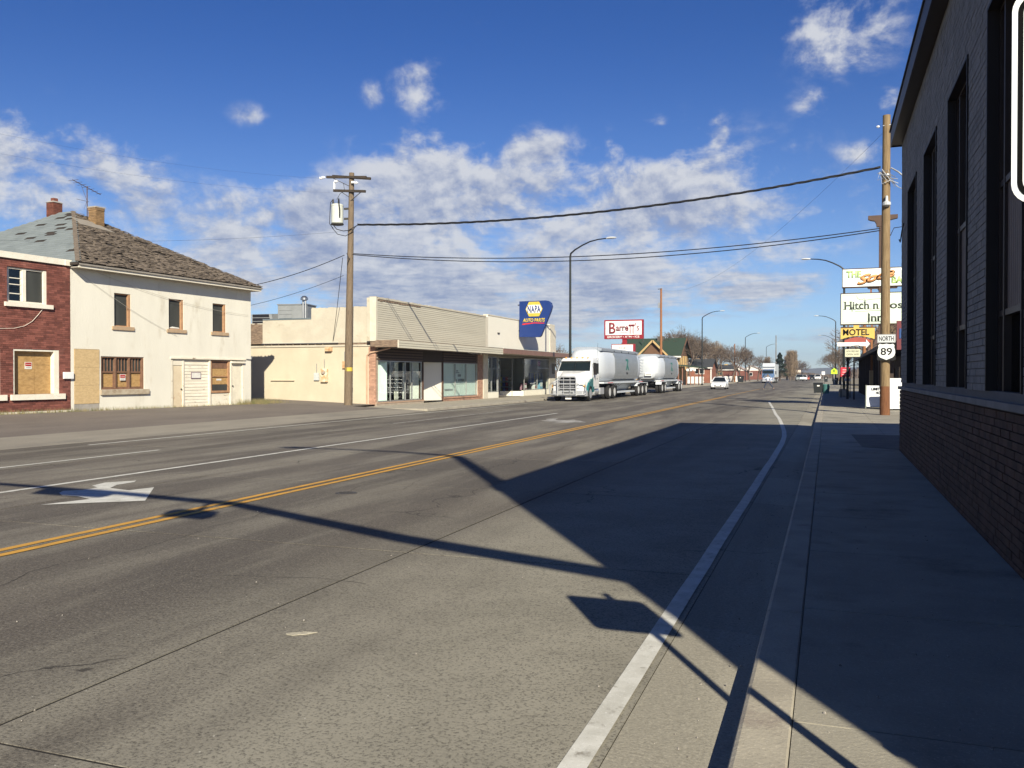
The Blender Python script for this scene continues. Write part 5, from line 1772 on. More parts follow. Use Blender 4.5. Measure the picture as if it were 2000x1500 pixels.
def curve_line(pts, r=.009):
    pts2 = []
    for i in range(len(pts) - 1):
        p0 = Vector(pts[max(i - 1, 0)])
        p1 = Vector(pts[i])
        p2 = Vector(pts[i + 1])
        p3 = Vector(pts[min(i + 2, len(pts) - 1)])
        for k in range(5):
            t_ = k / 5
            pts2.append(.5 * ((2 * p1) + (p2 - p0) * t_ + (2 * p0 - 5 * p1 + 4 * p2 - p3) * t_ * t_ + (3 * p1 - p0 - 3 * p2 + p3) * t_ ** 3))
    pts2.append(Vector(pts[-1]))
    fl.tube([(x, -.222, z) for x, z in pts2], r, 4)


curve_line([(-1.08, 5.82), (-1.02, 5.68), (-.85, 5.60), (-.70, 5.66), (-.66, 5.56), (-.74, 5.44), (-.95, 5.38)])
curve_line([(-.75, 5.56), (-.3, 5.62), (.1, 5.63), (.35, 5.58), (.45, 5.45), (.44, 5.34)])
curve_line([(-1.15, 5.00), (-.6, 5.0), (-.1, 5.02), (.30, 5.0), (.42, 4.90), (.44, 4.78)])
curve_line([(-1.30, 5.22), (-1.30, 4.98)], .018)
curve_line([(-.50, 4.92), (-.48, 4.36)], .018)
fl.build('flourish', M_ink, c1)
c2 = MB().box(-1.80, 2.05, -.16, .16, 6.27, 7.29).build('upper_cabinet', M_brown, MS)
MB().box(-1.77, 2.02, -.175, -.162, 6.32, 7.24).build('face', mat('white_sign_face', (.80, .86, .84), (.76, .83, .81), .8, .5), c2)
fp2 = lambda u, w, d: (u, -.177 - d, w)
M_lime = mat('faded_lime', (.42, .58, .20), rough=.6)
M_or = mat('faded_orange', (.78, .36, .14), rough=.6)
text('THE', (-1.60, -.85, 6.78, 7.16), c2, M_lime, fp2, .004, bold=.055, spacing=1.0)
text('BAR', (.62, 1.45, 6.42, 6.80), c2, M_lime, fp2, .004, bold=.055, spacing=1.0)
def soda(u, w, d, dx=0, dz=0, yy=-.182):
    return (u + dx, yy - d, w + (u + 1.1) * .24 + dz)
text('Soda', (-1.08, .78, 6.36, 6.86), c2, M_iron, lambda u, w, d: soda(u, w, d, .035, -.03, -.1815), .003, shear=.35, bold=.045, spacing=.85)
text('Soda', (-1.08, .78, 6.36, 6.86), c2, M_or, lambda u, w, d: soda(u, w, d, 0, 0, -.187), .004, shear=.35, bold=.045, spacing=.85)
MB().box(-1.75, -1.69, -.03, .03, 5.985, 6.265).build('strut', M_black, MS)
MB().box(-.40, -.32, -.03, .03, 5.985, 6.265).build('strut', M_poleO, MS)
MB().prism([(-.55, 6.265), (-.50, 6.18), (-.05, 6.18), (.0, 6.10), (.02, 5.99), (.26, 5.99), (.34, 6.18), (.9, 6.18), (.95, 6.265)], -.08, .08).build('bracket_beam', M_brown, MS)

# MOTEL sign with yellow arch, red arc and big white arrow
MT = empty('motel_sign', (2.0, 62, 0), 0, 'old yellow MOTEL sign over a red arc and long white arrow', 'sign')
MB().box(-.78, -.62, -.1, .1, -.1, 4.2).build('post', M_black, MT)
MB().box(.72, .84, -.1, .1, -.1, 4.9).build('post', M_poleO, MT)
arch = [(-1.15, 3.98)] + [(-1.15 + 2.1 * k / 8, 3.98 + .22 * math.sin(math.pi * k / 8)) for k in range(1, 8)] + [(.95, 3.98), (.95, 4.72), (-.0, 4.72), (-.0, 4.92), (-.35, 4.92), (-.35, 4.72), (-1.15, 4.72)]
MB().prism(arch, -.2, .0).build('yellow_cabinet', mat('aged_yellow', (.66, .46, .12), (.58, .40, .10), 2), MT)
text('MOTEL', (-1.0, .62, 4.24, 4.66), MT, M_black, lambda u, w, d: (u, -.202 - d, w), .02, bold=.02)
MB().prism([(-.9, 3.78)] + [(-.9 + 1.6 * k / 8, 3.92 + .20 * math.sin(math.pi * k / 8)) for k in range(0, 9)] + [(.7, 3.78)], -.19, -.02).build('red_arc', mat('faded_red', (.36, .09, .07)), MT)
MB().prism([(-1.35, 3.52), (.42, 3.52), (.42, 3.38), (.66, 3.66), (.42, 3.98), (.42, 3.78), (-1.35, 3.78)], -.26, -.205).build('white_arrow', mat('arrow_white', (.82, .80, .76)), MT)
MB().box(-1.15, 1.05, -.15, .0, 4.73, 4.80).build('neon_strip', M_brown, MT)

LB = empty('letter_board', (1.62, 61.0, 0), 0, 'small cream letter board on a pole below the white arrow', 'sign')
MB().box(-.50, .42, -.06, .06, 2.80, 3.30).build('board', mat('cream_letterboard', (.60, .60, .44), (.55, .55, .40), 3), LB)
text('NOW FREE HBO', (-.42, .34, 3.10, 3.22), LB, M_iron, lambda u, w, d: (u, -.062 - d, w), .004)
text('OPEN WIFI', (-.42, .34, 2.90, 3.02), LB, M_iron, lambda u, w, d: (u, -.062 - d, w), .004)
MB().box(.0, .10, -.05, .05, -.1, 2.798).build('post', M_black, LB)
MB().tube([(-.2, 0, 3.30), (-.1, 0, 3.5), (.3, 0, 3.55), (.55, 0, 3.4), (.55, 0, 2.9)], .02, 5).build('scroll', M_iron, LB)
RD = empty('red_sign', (1.25, 66, 0), 0, 'red and white panel sign on dark legs near the planter', 'sign')
MB().box(-.33, .33, -.03, .03, 1.48, 2.15).build('panel', mat('bright_red_sign', (.62, .035, .06), (.5, .03, .05), 2, .5), RD)
for k in range(3):
    MB().box(-.26 + .03 * k, .25 - .05 * k, -.036, -.031, 1.60 + k * .17, 1.68 + k * .17).build('printed_stripe', mat('pink_print', (.70, .45, .45), (.6, .2, .22), 14), RD)
MB().box(-.33, -.27, -.02, .02, -.05, 1.475).build('leg', M_black, RD)
MB().box(.27, .33, -.02, .02, -.05, 1.475).build('leg', M_black, RD)
MB().box(-.08, .34, -.05, -.038, 1.18, 1.36).build('small_plate', M_signg, RD)
PB = empty('concrete_planter', (1.18, 68.5, 0), 0, 'square concrete planter block at the foot of the street lamp sign posts', 'planter')
MB().hexa([(-.38, -.38, 0), (.38, -.38, 0), (.38, .38, 0), (-.38, .38, 0), (-.34, -.34, .55), (.34, -.34, .55), (.34, .34, .55), (-.34, .34, .55)]).build('block', M_concrete, PB, bevel=.02)
MB().box(-.28, .28, -.28, .28, .551, .57).build('soil', M_iron, PB)
mb = MB()
for k in range(60):
    a, b = rnd.uniform(0, 6.28), rnd.uniform(.15, .4)
    mb.add([(0, 0, .57), (.03, 0, .57), (math.cos(a) * b * .6, math.sin(a) * b * .6, .57 + b)], [(0, 1, 2)])
mb.build('plant', mat('straw', (.3, .25, .12)), PB)


def bin_(name, x, y, w, h, m, lb, lid=True, grp='waste bins on the right pavement'):
    o = empty(name, (x, y, 0), 0, lb, 'bin', grp)
    t_ = w * .42
    MB().hexa([(-t_, -t_, .05), (t_, -t_, .05), (t_, t_, .05), (-t_, t_, .05), (-w / 2, -w / 2, h * .9), (w / 2, -w / 2, h * .9), (w / 2, w / 2, h * .9), (-w / 2, w / 2, h * .9)]).build('body', m, o, bevel=.02)
    if lid:
        MB().hexa([(-w * .54, -w * .56, h * .905), (w * .54, -w * .56, h * .905), (w * .54, w * .56, h * .905), (-w * .54, w * .56, h * .905), (-w * .5, -w * .4, h), (w * .5, -w * .4, h), (w * .5, w * .5, h), (-w * .5, w * .5, h)]).build('lid', m, o)
    MB().box(-.08, .12, -w * .50, -w * .49, h * .66, h * .78).build('label_plate', M_white, o)
    for sx in (-1, 1):
        MB().lathe([(.09, 0), (.09, .04)], (sx * w * .40 - (.04 if sx > 0 else 0), w * .45, .09), 10, 'x').build('wheel', M_black, o)
    return o


M_bin = mat('black_plastic', (.022, .026, .028), rough=.5)
bin_('wheeled_bin', -.72, 80.5, .80, .92, M_bin, 'large black wheeled bin at the right kerb')
bb = empty('waste_barrel', (-.08, 80.6, 0), 0, 'teal plastic barrel next to the big black bin', 'bin')
MB().lathe([(.25, 0), (.27, .05), (.33, .72), (.345, .74), (.345, .78), (.001, .78)], n=16).build('body', mat('teal_plastic', (.08, .22, .21), rough=.5), bb, smooth=True)
MB().lathe([(.35, .74), (.36, .77), (.34, .80)], n=16).build('rim', mat('teal_plastic', (.08, .22, .21)), bb)
bin_('wheeled_bin', 1.3, 150, .9, 1.15, M_bin, 'dark bin heaped with rubbish under the yellow-green sign')
bin_('wheeled_bin', -17.2, 189, 1.3, 1.4, M_bin, 'black bin left of the street by the white fence', grp='waste bins on the left pavement')
bin_('wheeled_bin', -.2, 205, .8, 1.2, M_bin, 'tiny dark bin far down the right kerb')


def small_sign(x, y, z, w, h, m, lb, pts=None):
    o = empty('road_sign', (x, y, 0), 0, lb, 'road sign')
    MB().box(-.04, .04, -.03, .03, -.1, z).build('post', M_galv, o)
    if pts:
        MB().prism([(a * w, z + b * h) for a, b in pts], -.05, -.032).build('plate', m, o)
    else:
        MB().box(-w / 2, w / 2, -.05, -.032, z, z + h).build('plate', m, o)
    return o


s_ = small_sign(1.1, 148, 1.75, .95, .95, mat('fluorescent_sign', (.55, .85, .04), rough=.5), 'yellow-green pentagon crossing sign down the right pavement', [(-.5, 0), (.5, 0), (.5, .6), (0, 1), (-.5, .6)])
MB().box(-.12, .05, -.056, -.052, 2.05, 2.45).build('symbol', M_black, s_)
small_sign(-1.2, 330, 1.6, 1.1, 1.2, M_white, 'tiny white sign beside the far road')
small_sign(-8.9, 300, 2.4, 1.7, .8, mat('orange_white', (.7, .6, .5)), 'tiny pale sign above the far parked cars')
# small weed in the shade by the wall
mb = MB()
for k in range(160):
    a, b = rnd.uniform(1.6, 4.7), rnd.uniform(.04, .13)
    x, y = 1.44 - abs(rnd.gauss(0, .05)), 6.25 + rnd.gauss(0, .14)
    mb.add([(x, y, 0), (x + .012, y + .01, 0), (x + math.cos(a) * b * .6, y + math.sin(a) * b * .6, b)], [(0, 1, 2)])
tag(mb.build('green_weed', mat('weed_green', (.05, .09, .03), rough=.8)), 'small green weed at the foot of the shaded brick wall', 'weed')
# pebbles and litter on the gutter
mb = MB()
for k in range(420):
    x, y = rnd.uniform(-.93, -.42), rnd.uniform(2.5, 16)
    if rnd.random() < .3:
        x = rnd.uniform(-7, -1)
    r_ = rnd.uniform(.003, .011)
    z = -.118 if x < -1 else -.138
    if k % 5 == 0:
        x, z = rnd.uniform(-.1, 1.3), -.004
    mb.add([(x - r_, y, z), (x, y - r_, z), (x + r_, y, z), (x, y + r_ * 1.3, z), (x, y, z + r_ * 1.2)], [(0, 1, 4), (1, 2, 4), (2, 3, 4), (3, 0, 4)])
mb.build('gravel_grit', mat('grit', (.35, .32, .28), (.08, .07, .06), 90), kind='stuff')
# ================================================================== VEHICLES
M_tyre = mat('tyre_rubber', (.016, .016, .017), (.025, .024, .023), 9, .85)
M_rim = mat('bright_rim', (.78, .78, .76), rough=.3, metal=.3)
M_chrome = mat('chrome', (.58, .59, .60), rough=.35, metal=.55)
M_twhite = mat('truck_white', (.68, .68, .67), rough=.3, spec=.5)
M_teal = mat('truck_teal', (.010, .13, .14), rough=.3, spec=.5)
M_hop = mat('trailer_white', (.55, .58, .61), (.50, .53, .56), .6, .38, spec=.5)
M_hopg = mat('brushed_aluminium', (.33, .35, .36), (.29, .31, .32), 1.2, .42, metal=.35, stretch=(1, 1, 3))
M_tarp = mat('grey_tarp', (.30, .33, .37), (.26, .29, .33), 2, .6)
M_lens = mat('headlamp_lens', (.70, .72, .72), rough=.1, spec=.8)
M_amber = mat('amber_lens', (.85, .38, .03), rough=.25)
M_redlens = mat('red_lens', (.45, .02, .02), rough=.3)


def wheel(parent, x, y, r, w, sx, rim=M_rim, dual=True):
    """axle along x; x is the outer face"""
    o = MB()
    s = sx
    prof = [(r * .58, 0), (r * .80, .0 + .02), (r * .97, .03), (r, .06), (r, w - .05), (r * .96, w), (r * .6, w)]
    o.lathe([(a, -s * b) for a, b in prof], (x, y, r), 22, 'x')
    if dual:
        o.lathe([(a, -s * (b + w + .05)) for a, b in prof], (x, y, r), 18, 'x')
    wh = o.build('wheel', M_tyre, parent, smooth=True)
    rm = MB().lathe([(r * .60, s * .012), (r * .58, -s * .02), (r * .52, -s * .03), (r * .42, -s * .10), (r * .20, -s * .12), (r * .19, s * .0), (r * .12, s * .015), (.001, s * .02)], (x, y, r), 22, 'x').build('rim', rim, wh, smooth=True)
    nb = MB()
    for k in range(8):
        a = k * math.pi / 4
        nb.box(x - .02 if s > 0 else x, x + .0 if s > 0 else x + .02, y + math.cos(a) * r * .33 - .02, y + math.cos(a) * r * .33 + .02, r + math.sin(a) * r * .33 - .02, r + math.sin(a) * r * .33 + .02)
    nb.build('wheel_nuts', M_iron, wh)
    return wh


def tractor(loc, paint, accent, label, bull=True):
    """local y = 0 at the bumper, growing towards the rear; z = 0 on the road"""
    t = empty('semi_truck', loc, 0, label, 'truck')
    W = 1.22
    # chassis
    MB().box(-.45, .45, .6, 8.9, .55, .85).build('chassis', M_black, t)
    # bumper
    MB().prism([(-1.22, .42), (-1.0, .12), (1.0, .12), (1.22, .42), (1.22, .75), (-1.22, .75)], .34, .72, 'z').build('bumper', M_chrome, t, bevel=.03)
    MB().box(-.36, .36, .095, .118, .50, .60).build('bumper_slot', M_black, t)
    MB().box(-.20, .20, .30, .33, .14, .32).build('number_plate', M_white, t)
    # hood: tapered loft
    def ring(y, w0, w1, z0, z1, r_=.12):
        return [(-w0, y, z0), (w0, y, z0), (w0, y, z0 + (z1 - z0) * .55), (w1, y, z1 - r_), (w1 - r_, y, z1), (-w1 + r_, y, z1), (-w1, y, z1 - r_), (-w0, y, z0 + (z1 - z0) * .55)]
    MB().loft([ring(.20, .98, .50, .72, 1.52, .15), ring(.45, 1.10, .62, .72, 1.72, .16), ring(1.1, 1.14, .76, .72, 1.88, .16), ring(1.78, 1.14, .92, .72, 1.99, .14)]).build('hood', paint, t, smooth=True)
    # grille
    gr = MB().prism([(-.52, .78), (.52, .78), (.56, 1.42), (.44, 1.56), (-.44, 1.56), (-.56, 1.42)], .12, .21).build('grille', M_black, t)
    for k in range(6):
        MB().box(-.47, .47, .10, .118, .86 + k * .10, .895 + k * .10).build('grille_bar', M_chrome, gr)
    mb = MB()
    mb.box(-.58, -.53, .09, .19, .78, 1.50)
    mb.box(.53, .58, .09, .19, .78, 1.50)
    mb.box(-.50, .50, .09, .19, 1.565, 1.61)
    mb.build('grille_surround', M_chrome, gr)
    for sx in (-1, 1):
        hl = MB().hexa([(sx * .66, .10, .86), (sx * 1.08, .30, .86), (sx * 1.08, .42, .86), (sx * .66, .24, .86), (sx * .68, .14, 1.18), (sx * 1.02, .34, 1.28), (sx * 1.02, .46, 1.28), (sx * .68, .26, 1.18)]).build('headlight', M_lens, t)
        MB().box(min(sx * 1.03, sx * 1.11), max(sx * 1.03, sx * 1.11), .30, .42, .90, 1.06).build('indicator', M_amber, hl)
        # front wing
        pts = []
        for k in range(9):
            a = math.pi * k / 8
            pts.append((1.35 - .70 * math.cos(a), .50 + .62 * math.sin(a) ** .8))
        inner = [(1.35 - .56 * math.cos(math.pi * k / 8), .50 + .50 * math.sin(math.pi * k / 8)) for k in range(8, -1, -1)]
        MB().prism([(.66, .55), (.70, .95), (.95, 1.22), (1.5, 1.42), (2.30, 1.70), (2.30, .62), (1.96, .58)] + inner[1:-1], sx * .98, sx * 1.23, 'x').build('fender', accent, t)
        # door, window, mirror, step, tank, stack
    # cab
    cab = MB().loft([[(-W, y, z0), (W, y, z0), (W, y, z0 + .9), (w1, y, zt - .10), (w1 - .12, y, zt), (-w1 + .12, y, zt), (-w1, y, zt - .10), (-W, y, z0 + .9)] for (y, z0, zt, w1) in
                     ((1.72, .95, 1.98, 1.20), (2.28, .80, 2.70, 1.10), (2.42, .80, 2.86, 1.10), (3.45, .80, 2.92, 1.12), (3.62, .80, 2.86, 1.10))]).build('cab', paint, t, smooth=False, bevel=.02)
    ws = MB()
    ws.hexa([(-1.08, 1.695, 2.01), (1.08, 1.695, 2.01), (1.08, 1.80, 2.01), (-1.08, 1.80, 2.01), (-1.0, 2.165, 2.62), (1.0, 2.165, 2.62), (1.0, 2.29, 2.62), (-1.0, 2.29, 2.62)])
    ws.build('windshield', mat('windshield_glass', (.012, .018, .018), rough=.06, spec=.9), cab)
    MB().hexa([(-.02, 1.675, 2.01), (.02, 1.675, 2.01), (.02, 1.693, 2.01), (-.02, 1.693, 2.01), (-.02, 2.145, 2.62), (.02, 2.145, 2.62), (.02, 2.163, 2.62), (-.02, 2.163, 2.62)]).build('windshield_divider', M_black, cab)
    MB().hexa([(-1.02, 2.05, 2.66), (1.02, 2.05, 2.66), (1.02, 2.3, 2.66), (-1.02, 2.3, 2.66), (-1.0, 2.20, 2.72), (1.0, 2.20, 2.72), (1.0, 2.3, 2.72), (-1.0, 2.3, 2.72)]).build('sun_visor', paint, cab)
    for k in range(5):
        MB().box(-.80 + k * .38, -.72 + k * .38, 2.36, 2.44, 2.86, 2.93).build('roof_light', M_amber, cab)
    for sx in (-1, 1):
        xo = sx * 1.222
        MB().hexa([(sx * 1.195, 2.12, 1.75), (sx * 1.195, 3.0, 1.75), (sx * 1.235, 3.0, 1.75), (sx * 1.235, 2.12, 1.75), (sx * 1.12, 2.40, 2.55), (sx * 1.12, 3.0, 2.55), (sx * 1.16, 3.0, 2.55), (sx * 1.16, 2.40, 2.55)]).build('side_window', mat('windshield_glass', (.012, .018, .018)), cab)
        dd = MB().box(min(xo, xo + sx * .012), max(xo, xo + sx * .012), 2.05, 3.08, .95, 1.70).build('door', paint, cab)
        MB().box(min(sx * 1.236, sx * 1.262), max(sx * 1.236, sx * 1.262), 2.90, 3.04, 1.45, 1.50).build('door_handle', M_black, dd)
        MB().beam((sx * 1.16, 1.95, 2.45), (sx * 1.55, 1.92, 2.45), .03).build('mirror_arm', M_black, cab)
        MB().box(min(sx * 1.40, sx * 1.62), max(sx * 1.40, sx * 1.62), 1.86, 1.95, 1.80, 2.50).build('mirror', M_black, cab, bevel=.02)
        MB().lathe([(.30, 0), (.30, 1.25)], (sx * .85, 2.75, .62), 18, 'y').build('fuel_tank', M_chrome, t, smooth=True)
        MB().box(min(sx * .8, sx * 1.18), max(sx * .8, sx * 1.18), 2.05, 2.70, .38, .46).build('step', M_chrome, t)
        MB().box(min(sx * .8, sx * 1.18), max(sx * .8, sx * 1.18), 4.1, 5.2, .40, .85).build('tool_box', M_chrome, t)
        wheel(t, sx * 1.20, 1.42, .50, .28, sx, M_chrome, dual=False)
        wheel(t, sx * 1.22, 6.75, .50, .27, sx)
        wheel(t, sx * 1.22, 8.20, .50, .27, sx)
        MB().box(min(sx * .6, sx * 1.22), max(sx * .6, sx * 1.22), 8.95, 9.0, .25, .95).build('mud_flap', M_black, t)
    MB().tube([(1.05, 3.8, .9), (1.05, 3.8, 2.9)], .07, 10).build('exhaust_stack', M_chrome, t, smooth=True)
    MB().tube([(-1.05, 3.8, .9), (-1.05, 3.8, 2.9)], .07, 10).build('exhaust_stack', M_chrome, t, smooth=True)
    MB().tube([(1.05, 1.75, 2.0), (1.1, 1.75, 3.3)], .008, 4).build('whip_aerial', M_black, t)
    MB().tube([(1.18, 3.25, 2.9), (1.22, 3.25, 3.9)], .008, 4).build('whip_aerial', M_black, t)
    if bull:
        g_ = MB()
        g_.tube([(-.62, -.05, .38), (-.62, -.08, 1.50), (-.55, -.06, 1.60), (.55, -.06, 1.60), (.62, -.08, 1.50), (.62, -.05, .38)], .045, 8)
        for z in (.50, .85, 1.15, 1.40):
            g_.tube([(-.62, -.06, z), (.62, -.06, z)], .032, 8)
        for sx in (-1, 1):
            g_.tube([(sx * .62, -.06, 1.22), (sx * 1.05, -.02, 1.20), (sx * 1.22, .10, 1.08), (sx * 1.24, .14, .60), (sx * 1.15, .05, .46), (sx * .62, -.05, .46)], .038, 8)
        for x in (-.22, .22):
            g_.tube([(x, -.06, .46), (x, -.06, 1.58)], .022, 6)
        g_.build('bull_bar', M_chrome, t, smooth=True)
    return t


TR = tractor((-15.85, 54.0, -.12), M_twhite, M_teal, 'white and teal truck with chrome bull bar passing the auto parts store')


def hopper(loc, y0, y1, axles, front_axles, label, logo=True, ladder=False, tops=3.62, cat='trailer'):
    t = empty('hopper_trailer', (loc[0], loc[1], loc[2]), 0, label, cat)
    W = 1.25
    zt, zb, zm = tops, 1.22, 2.2
    nsec = 24

    def ring(y, k, zb_=zb, zt_=zt, kk=1.0):
        out_ = []
        for i in range(nsec):
            a = 2 * math.pi * i / nsec + math.pi / nsec
            c, s = math.cos(a), math.sin(a)
            e = .44
            x = W * k * (abs(c) ** e) * (1 if c > 0 else -1)
            z_ = (abs(s) ** e) * (1 if s > 0 else -1)
            z = (zt_ + zb_) / 2 + (zt_ - zb_) / 2 * z_
            zz_ = (z - zb_) / (zt_ - zb_)
            x *= 1 - .20 * (abs(zz_ - .45) / .55) ** 2.4
            out_.append((x, y - .22 * math.sin(math.pi * zz_) * kk, z))
        return out_
    secs = [ring(y0, .45, zb + .35, zt - .28), ring(y0 + .15, .70, zb + .15, zt - .16), ring(y0 + .7, .90, zb + .03, zt - .06), ring(y0 + 1.8, .985), ring(y0 + 3.2, 1.0, kk=.3), ring(y1 - 2.3, 1.0, kk=-.3), ring(y1 - .9, .96, kk=-1), ring(y1 - .2, .75, zb + .1, zt - .15, kk=-1), ring(y1, .5, zb + .3, zt - .3, kk=-1)]
    body = MB().loft(secs).build('hopper_body', M_hop, t, smooth=True)
    ya, yb = y0 + 4.3, y1 - 2.0
    if y1 - y0 < 13:
        ya, yb = y0 + 2.9, y1 - 1.9
    # flat brushed side panels and their seams
    for sx in (-1, 1):
        prof = []
        for k in range(9):
            zz_ = .10 + .80 * k / 8
            prof.append((sx * (W * 1.006 * (1 - .20 * (abs(zz_ - .45) / .55) ** 2.4)), zb + (zt - zb) * zz_))
        mb = MB()
        vs = []
        for x, z in prof:
            vs += [(x, ya, z), (x, yb, z), (x + sx * .012, yb, z), (x + sx * .012, ya, z)]
        fs = []
        for k in range(8):
            o_ = 4 * k
            fs += [(o_ + i, o_ + (i + 1) % 4, o_ + 4 + (i + 1) % 4, o_ + 4 + i) for i in range(4)]
        fs += [(0, 3, 2, 1), (32, 33, 34, 35)]
        mb.add(vs, fs)
        mb.build('side_panel', M_hopg, body, smooth=False)
        if logo:
            yc = (ya + yb) / 2
            xx = sx * (W * 1.006 + .016)
            g_ = MB()
            zz0 = 2.05
            th = sx * .006
            def P(y, z):
                zz_ = (z - zb) / (zt - zb)
                return sx * (W * 1.006 * (1 - .20 * (abs(zz_ - .45) / .55) ** 2.4) + .016)
            def quad(pts_):
                g_.add([(P(y, z), y, z) for y, z in pts_] + [(P(y, z) + th, y, z) for y, z in pts_], [(0, 1, 2, 3), (4, 5, 6, 7)] + [(i, (i + 1) % 4, (i + 1) % 4 + 4, i + 4) for i in range(4)])
            quad([(yc - .45, 2.95), (yc + .45, 2.95), (yc + .45, 2.80), (yc - .45, 2.80)])
            quad([(yc + .10, 2.80), (yc + .45, 2.80), (yc + .05, 2.40), (yc - .25, 2.40)])
            quad([(yc - .25, 2.40), (yc + .05, 2.40), (yc - .15, 2.10), (yc - .50, 2.10)])
            quad([(yc - .10, 2.45), (yc + .20, 2.45), (yc + .65, 2.10), (yc + .30, 2.10)])
            g_.build('green_emblem', mat('emblem_green', (.01, .16, .12), rough=.4), body)
            text('T&R', (yc - .38, yc + .38, 1.78, 1.94), body, M_black, (lambda u, w, d, s=sx: ((s * (W * 1.006 * (1 - .20 * (abs((w - zb) / (zt - zb) - .45) / .55) ** 2.4) + .014 + d)), u if s > 0 else 2 * yc - u, w)), .006, bold=.02)
    # rolled tarp and ridge
    mb = MB()
    rg = []
    for y in (y0 + .9, y0 + 2.2, (y0 + y1) / 2, y1 - 2.0, y1 - .8):
        rg.append([(-1.06, y, zt - .20), (1.06, y, zt - .20), (1.08, y, zt - .05), (.7, y, zt + .07), (-.7, y, zt + .07), (-1.08, y, zt - .05)])
    MB().loft(rg).build('tarp', M_tarp, body)
    for k in range(4):
        MB().box(1.07, 1.10, ya + .3 + k * (yb - ya - .6) / 3, ya + .42 + k * (yb - ya - .6) / 3, zt - .20, zt - .10).build('tarp_hook', M_black, body)
    # discharge hopper
    yc0, yc1 = ya - .2, yb + .1
    MB().hexa([(-.45, yc0 + .9, .50), (.45, yc0 + .9, .50), (.45, yc1 - .9, .50), (-.45, yc1 - .9, .50), (-1.12, yc0, 1.30), (1.12, yc0, 1.30), (1.12, yc1, 1.30), (-1.12, yc1, 1.30)]).build('discharge_hopper', M_hopg, t)
    for k in range(4):
        MB().beam((1.16, yc0 + .4 + k * .9, 1.2), (.55, yc0 + 1.2 + k * .7, .55), .05).build('hopper_rib', M_hop, t)
    MB().box(-1.15, 1.15, yc0 + 1.0, yc1 - .8, .38, .50).build('side_skirt', M_hop, t)
    MB().box(-1.24, 1.24, y0 + .9, y1 - .1, 1.12, 1.24).build('side_rail', M_hop, t)
    mb = MB()
    for k in range(6):
        for yy in (yc0 - 2.0, y1 - 1.4):
            mb.box(1.245, 1.262, yy + k * .28, yy + .10 + k * .28, 1.15, 1.20)
    mb.build('marker_lights', M_redlens, t)
    MB().box(-.5, .5, y0 + 1.0, y1 + .8, .85, 1.12).build('chassis', M_black, t)
    for y in axles + front_axles:
        for sx in (-1, 1):
            wheel(t, sx * 1.23, y, .50, .27, sx)
        MB().tube([(-1.1, y, .5), (1.1, y, .5)], .07, 8).build('axle', M_black, t)
    for grp_ in (axles, front_axles):
        if grp_:
            for sx in (-1, 1):
                a_, b_ = grp_[0] - .62, grp_[-1] + .62
                MB().prism([(a_, .82), (a_ + .12, 1.06), (b_ - .12, 1.06), (b_, .82), (b_, .86), (b_ - .1, 1.10), (a_ + .1, 1.10), (a_, .87)], sx * .70, sx * 1.26, 'x').build('fender', M_hop, t)
            MB().box(-1.2, -.6, grp_[-1] + .66, grp_[-1] + .69, .3, 1.0).build('mud_flap', M_black, t)
            MB().box(.6, 1.2, grp_[-1] + .66, grp_[-1] + .69, .3, 1.0).build('mud_flap', M_black, t)
    MB().box(-1.2, 1.2, y1 + .1, y1 + .16, .75, .95).build('rear_bumper', M_hop, t)
    if ladder:
        mb = MB()
        for k in range(8):
            mb.box(-.55, -.2, y0 - .13 - .15 * math.sin(math.pi * k / 8), y0 - .10 - .15 * math.sin(math.pi * k / 8), 1.4 + k * .25, 1.43 + k * .25)
        mb.build('ladder', M_chrome, t)
        MB().box(-.12, .55, y0 - .20, y0 - .17, 1.65, 1.95).build('warning_plate', M_white, t)
        MB().box(-.05, .48, y0 - .21, y0 - .202, 1.76, 1.80).build('plate_text', M_black, t)
        MB().beam((0, y0 - 2.6, .65), (0, y0 + .9, .75), .16).build('drawbar', M_black, t)
    return t


T1 = hopper((-15.85, 0, -.12), 58.0, 72.3, [70.75, 72.35, 73.95], [], 'front white hopper trailer with green emblem, coupled behind the teal and white truck')
T2 = hopper((-15.85, 0, -.12), 80.3, 92.3, [91.5, 93.15], [81.75, 83.4], 'rear white hopper trailer with drawbar and front ladder', ladder=True)

# distant oncoming truck with its own trailer
TR2 = tractor((-11.4, 184, -.12), mat('truck_blue', (.10, .17, .30), rough=.35), M_chrome, 'distant blue truck hauling a tall pale trailer towards the viewer', bull=False)
BT = empty('box_trailer', (-11.4, 188.2, -.12), 0, 'tall pale corrugated trailer behind the distant blue truck', 'trailer')
MB().box(-1.28, 1.28, 0, 13, 1.2, 4.0).build('body', M_hop, BT, bevel=.06)
MB().box(-1.22, 1.22, -.3, 2, 3.4, 4.15).build('wind_deflector', M_hop, BT)
for k in range(9):
    MB().box(1.28, 1.32, .6 + k * 1.45, .72 + k * 1.45, 1.25, 3.95).build('rib', M_hopg, BT)
for y in (8.6, 10, 11.4):
    for sx in (-1, 1):
        wheel(BT, sx * 1.23, y, .50, .27, sx)
MB().box(-.5, .5, .5, 12.5, .85, 1.19).build('chassis', M_black, BT)


def ud(u, D):
    x = ((u - 1000) / FPX * math.cos(TH) - math.sin(TH)) * D
    return x, (D + x * math.sin(TH)) / math.cos(TH)


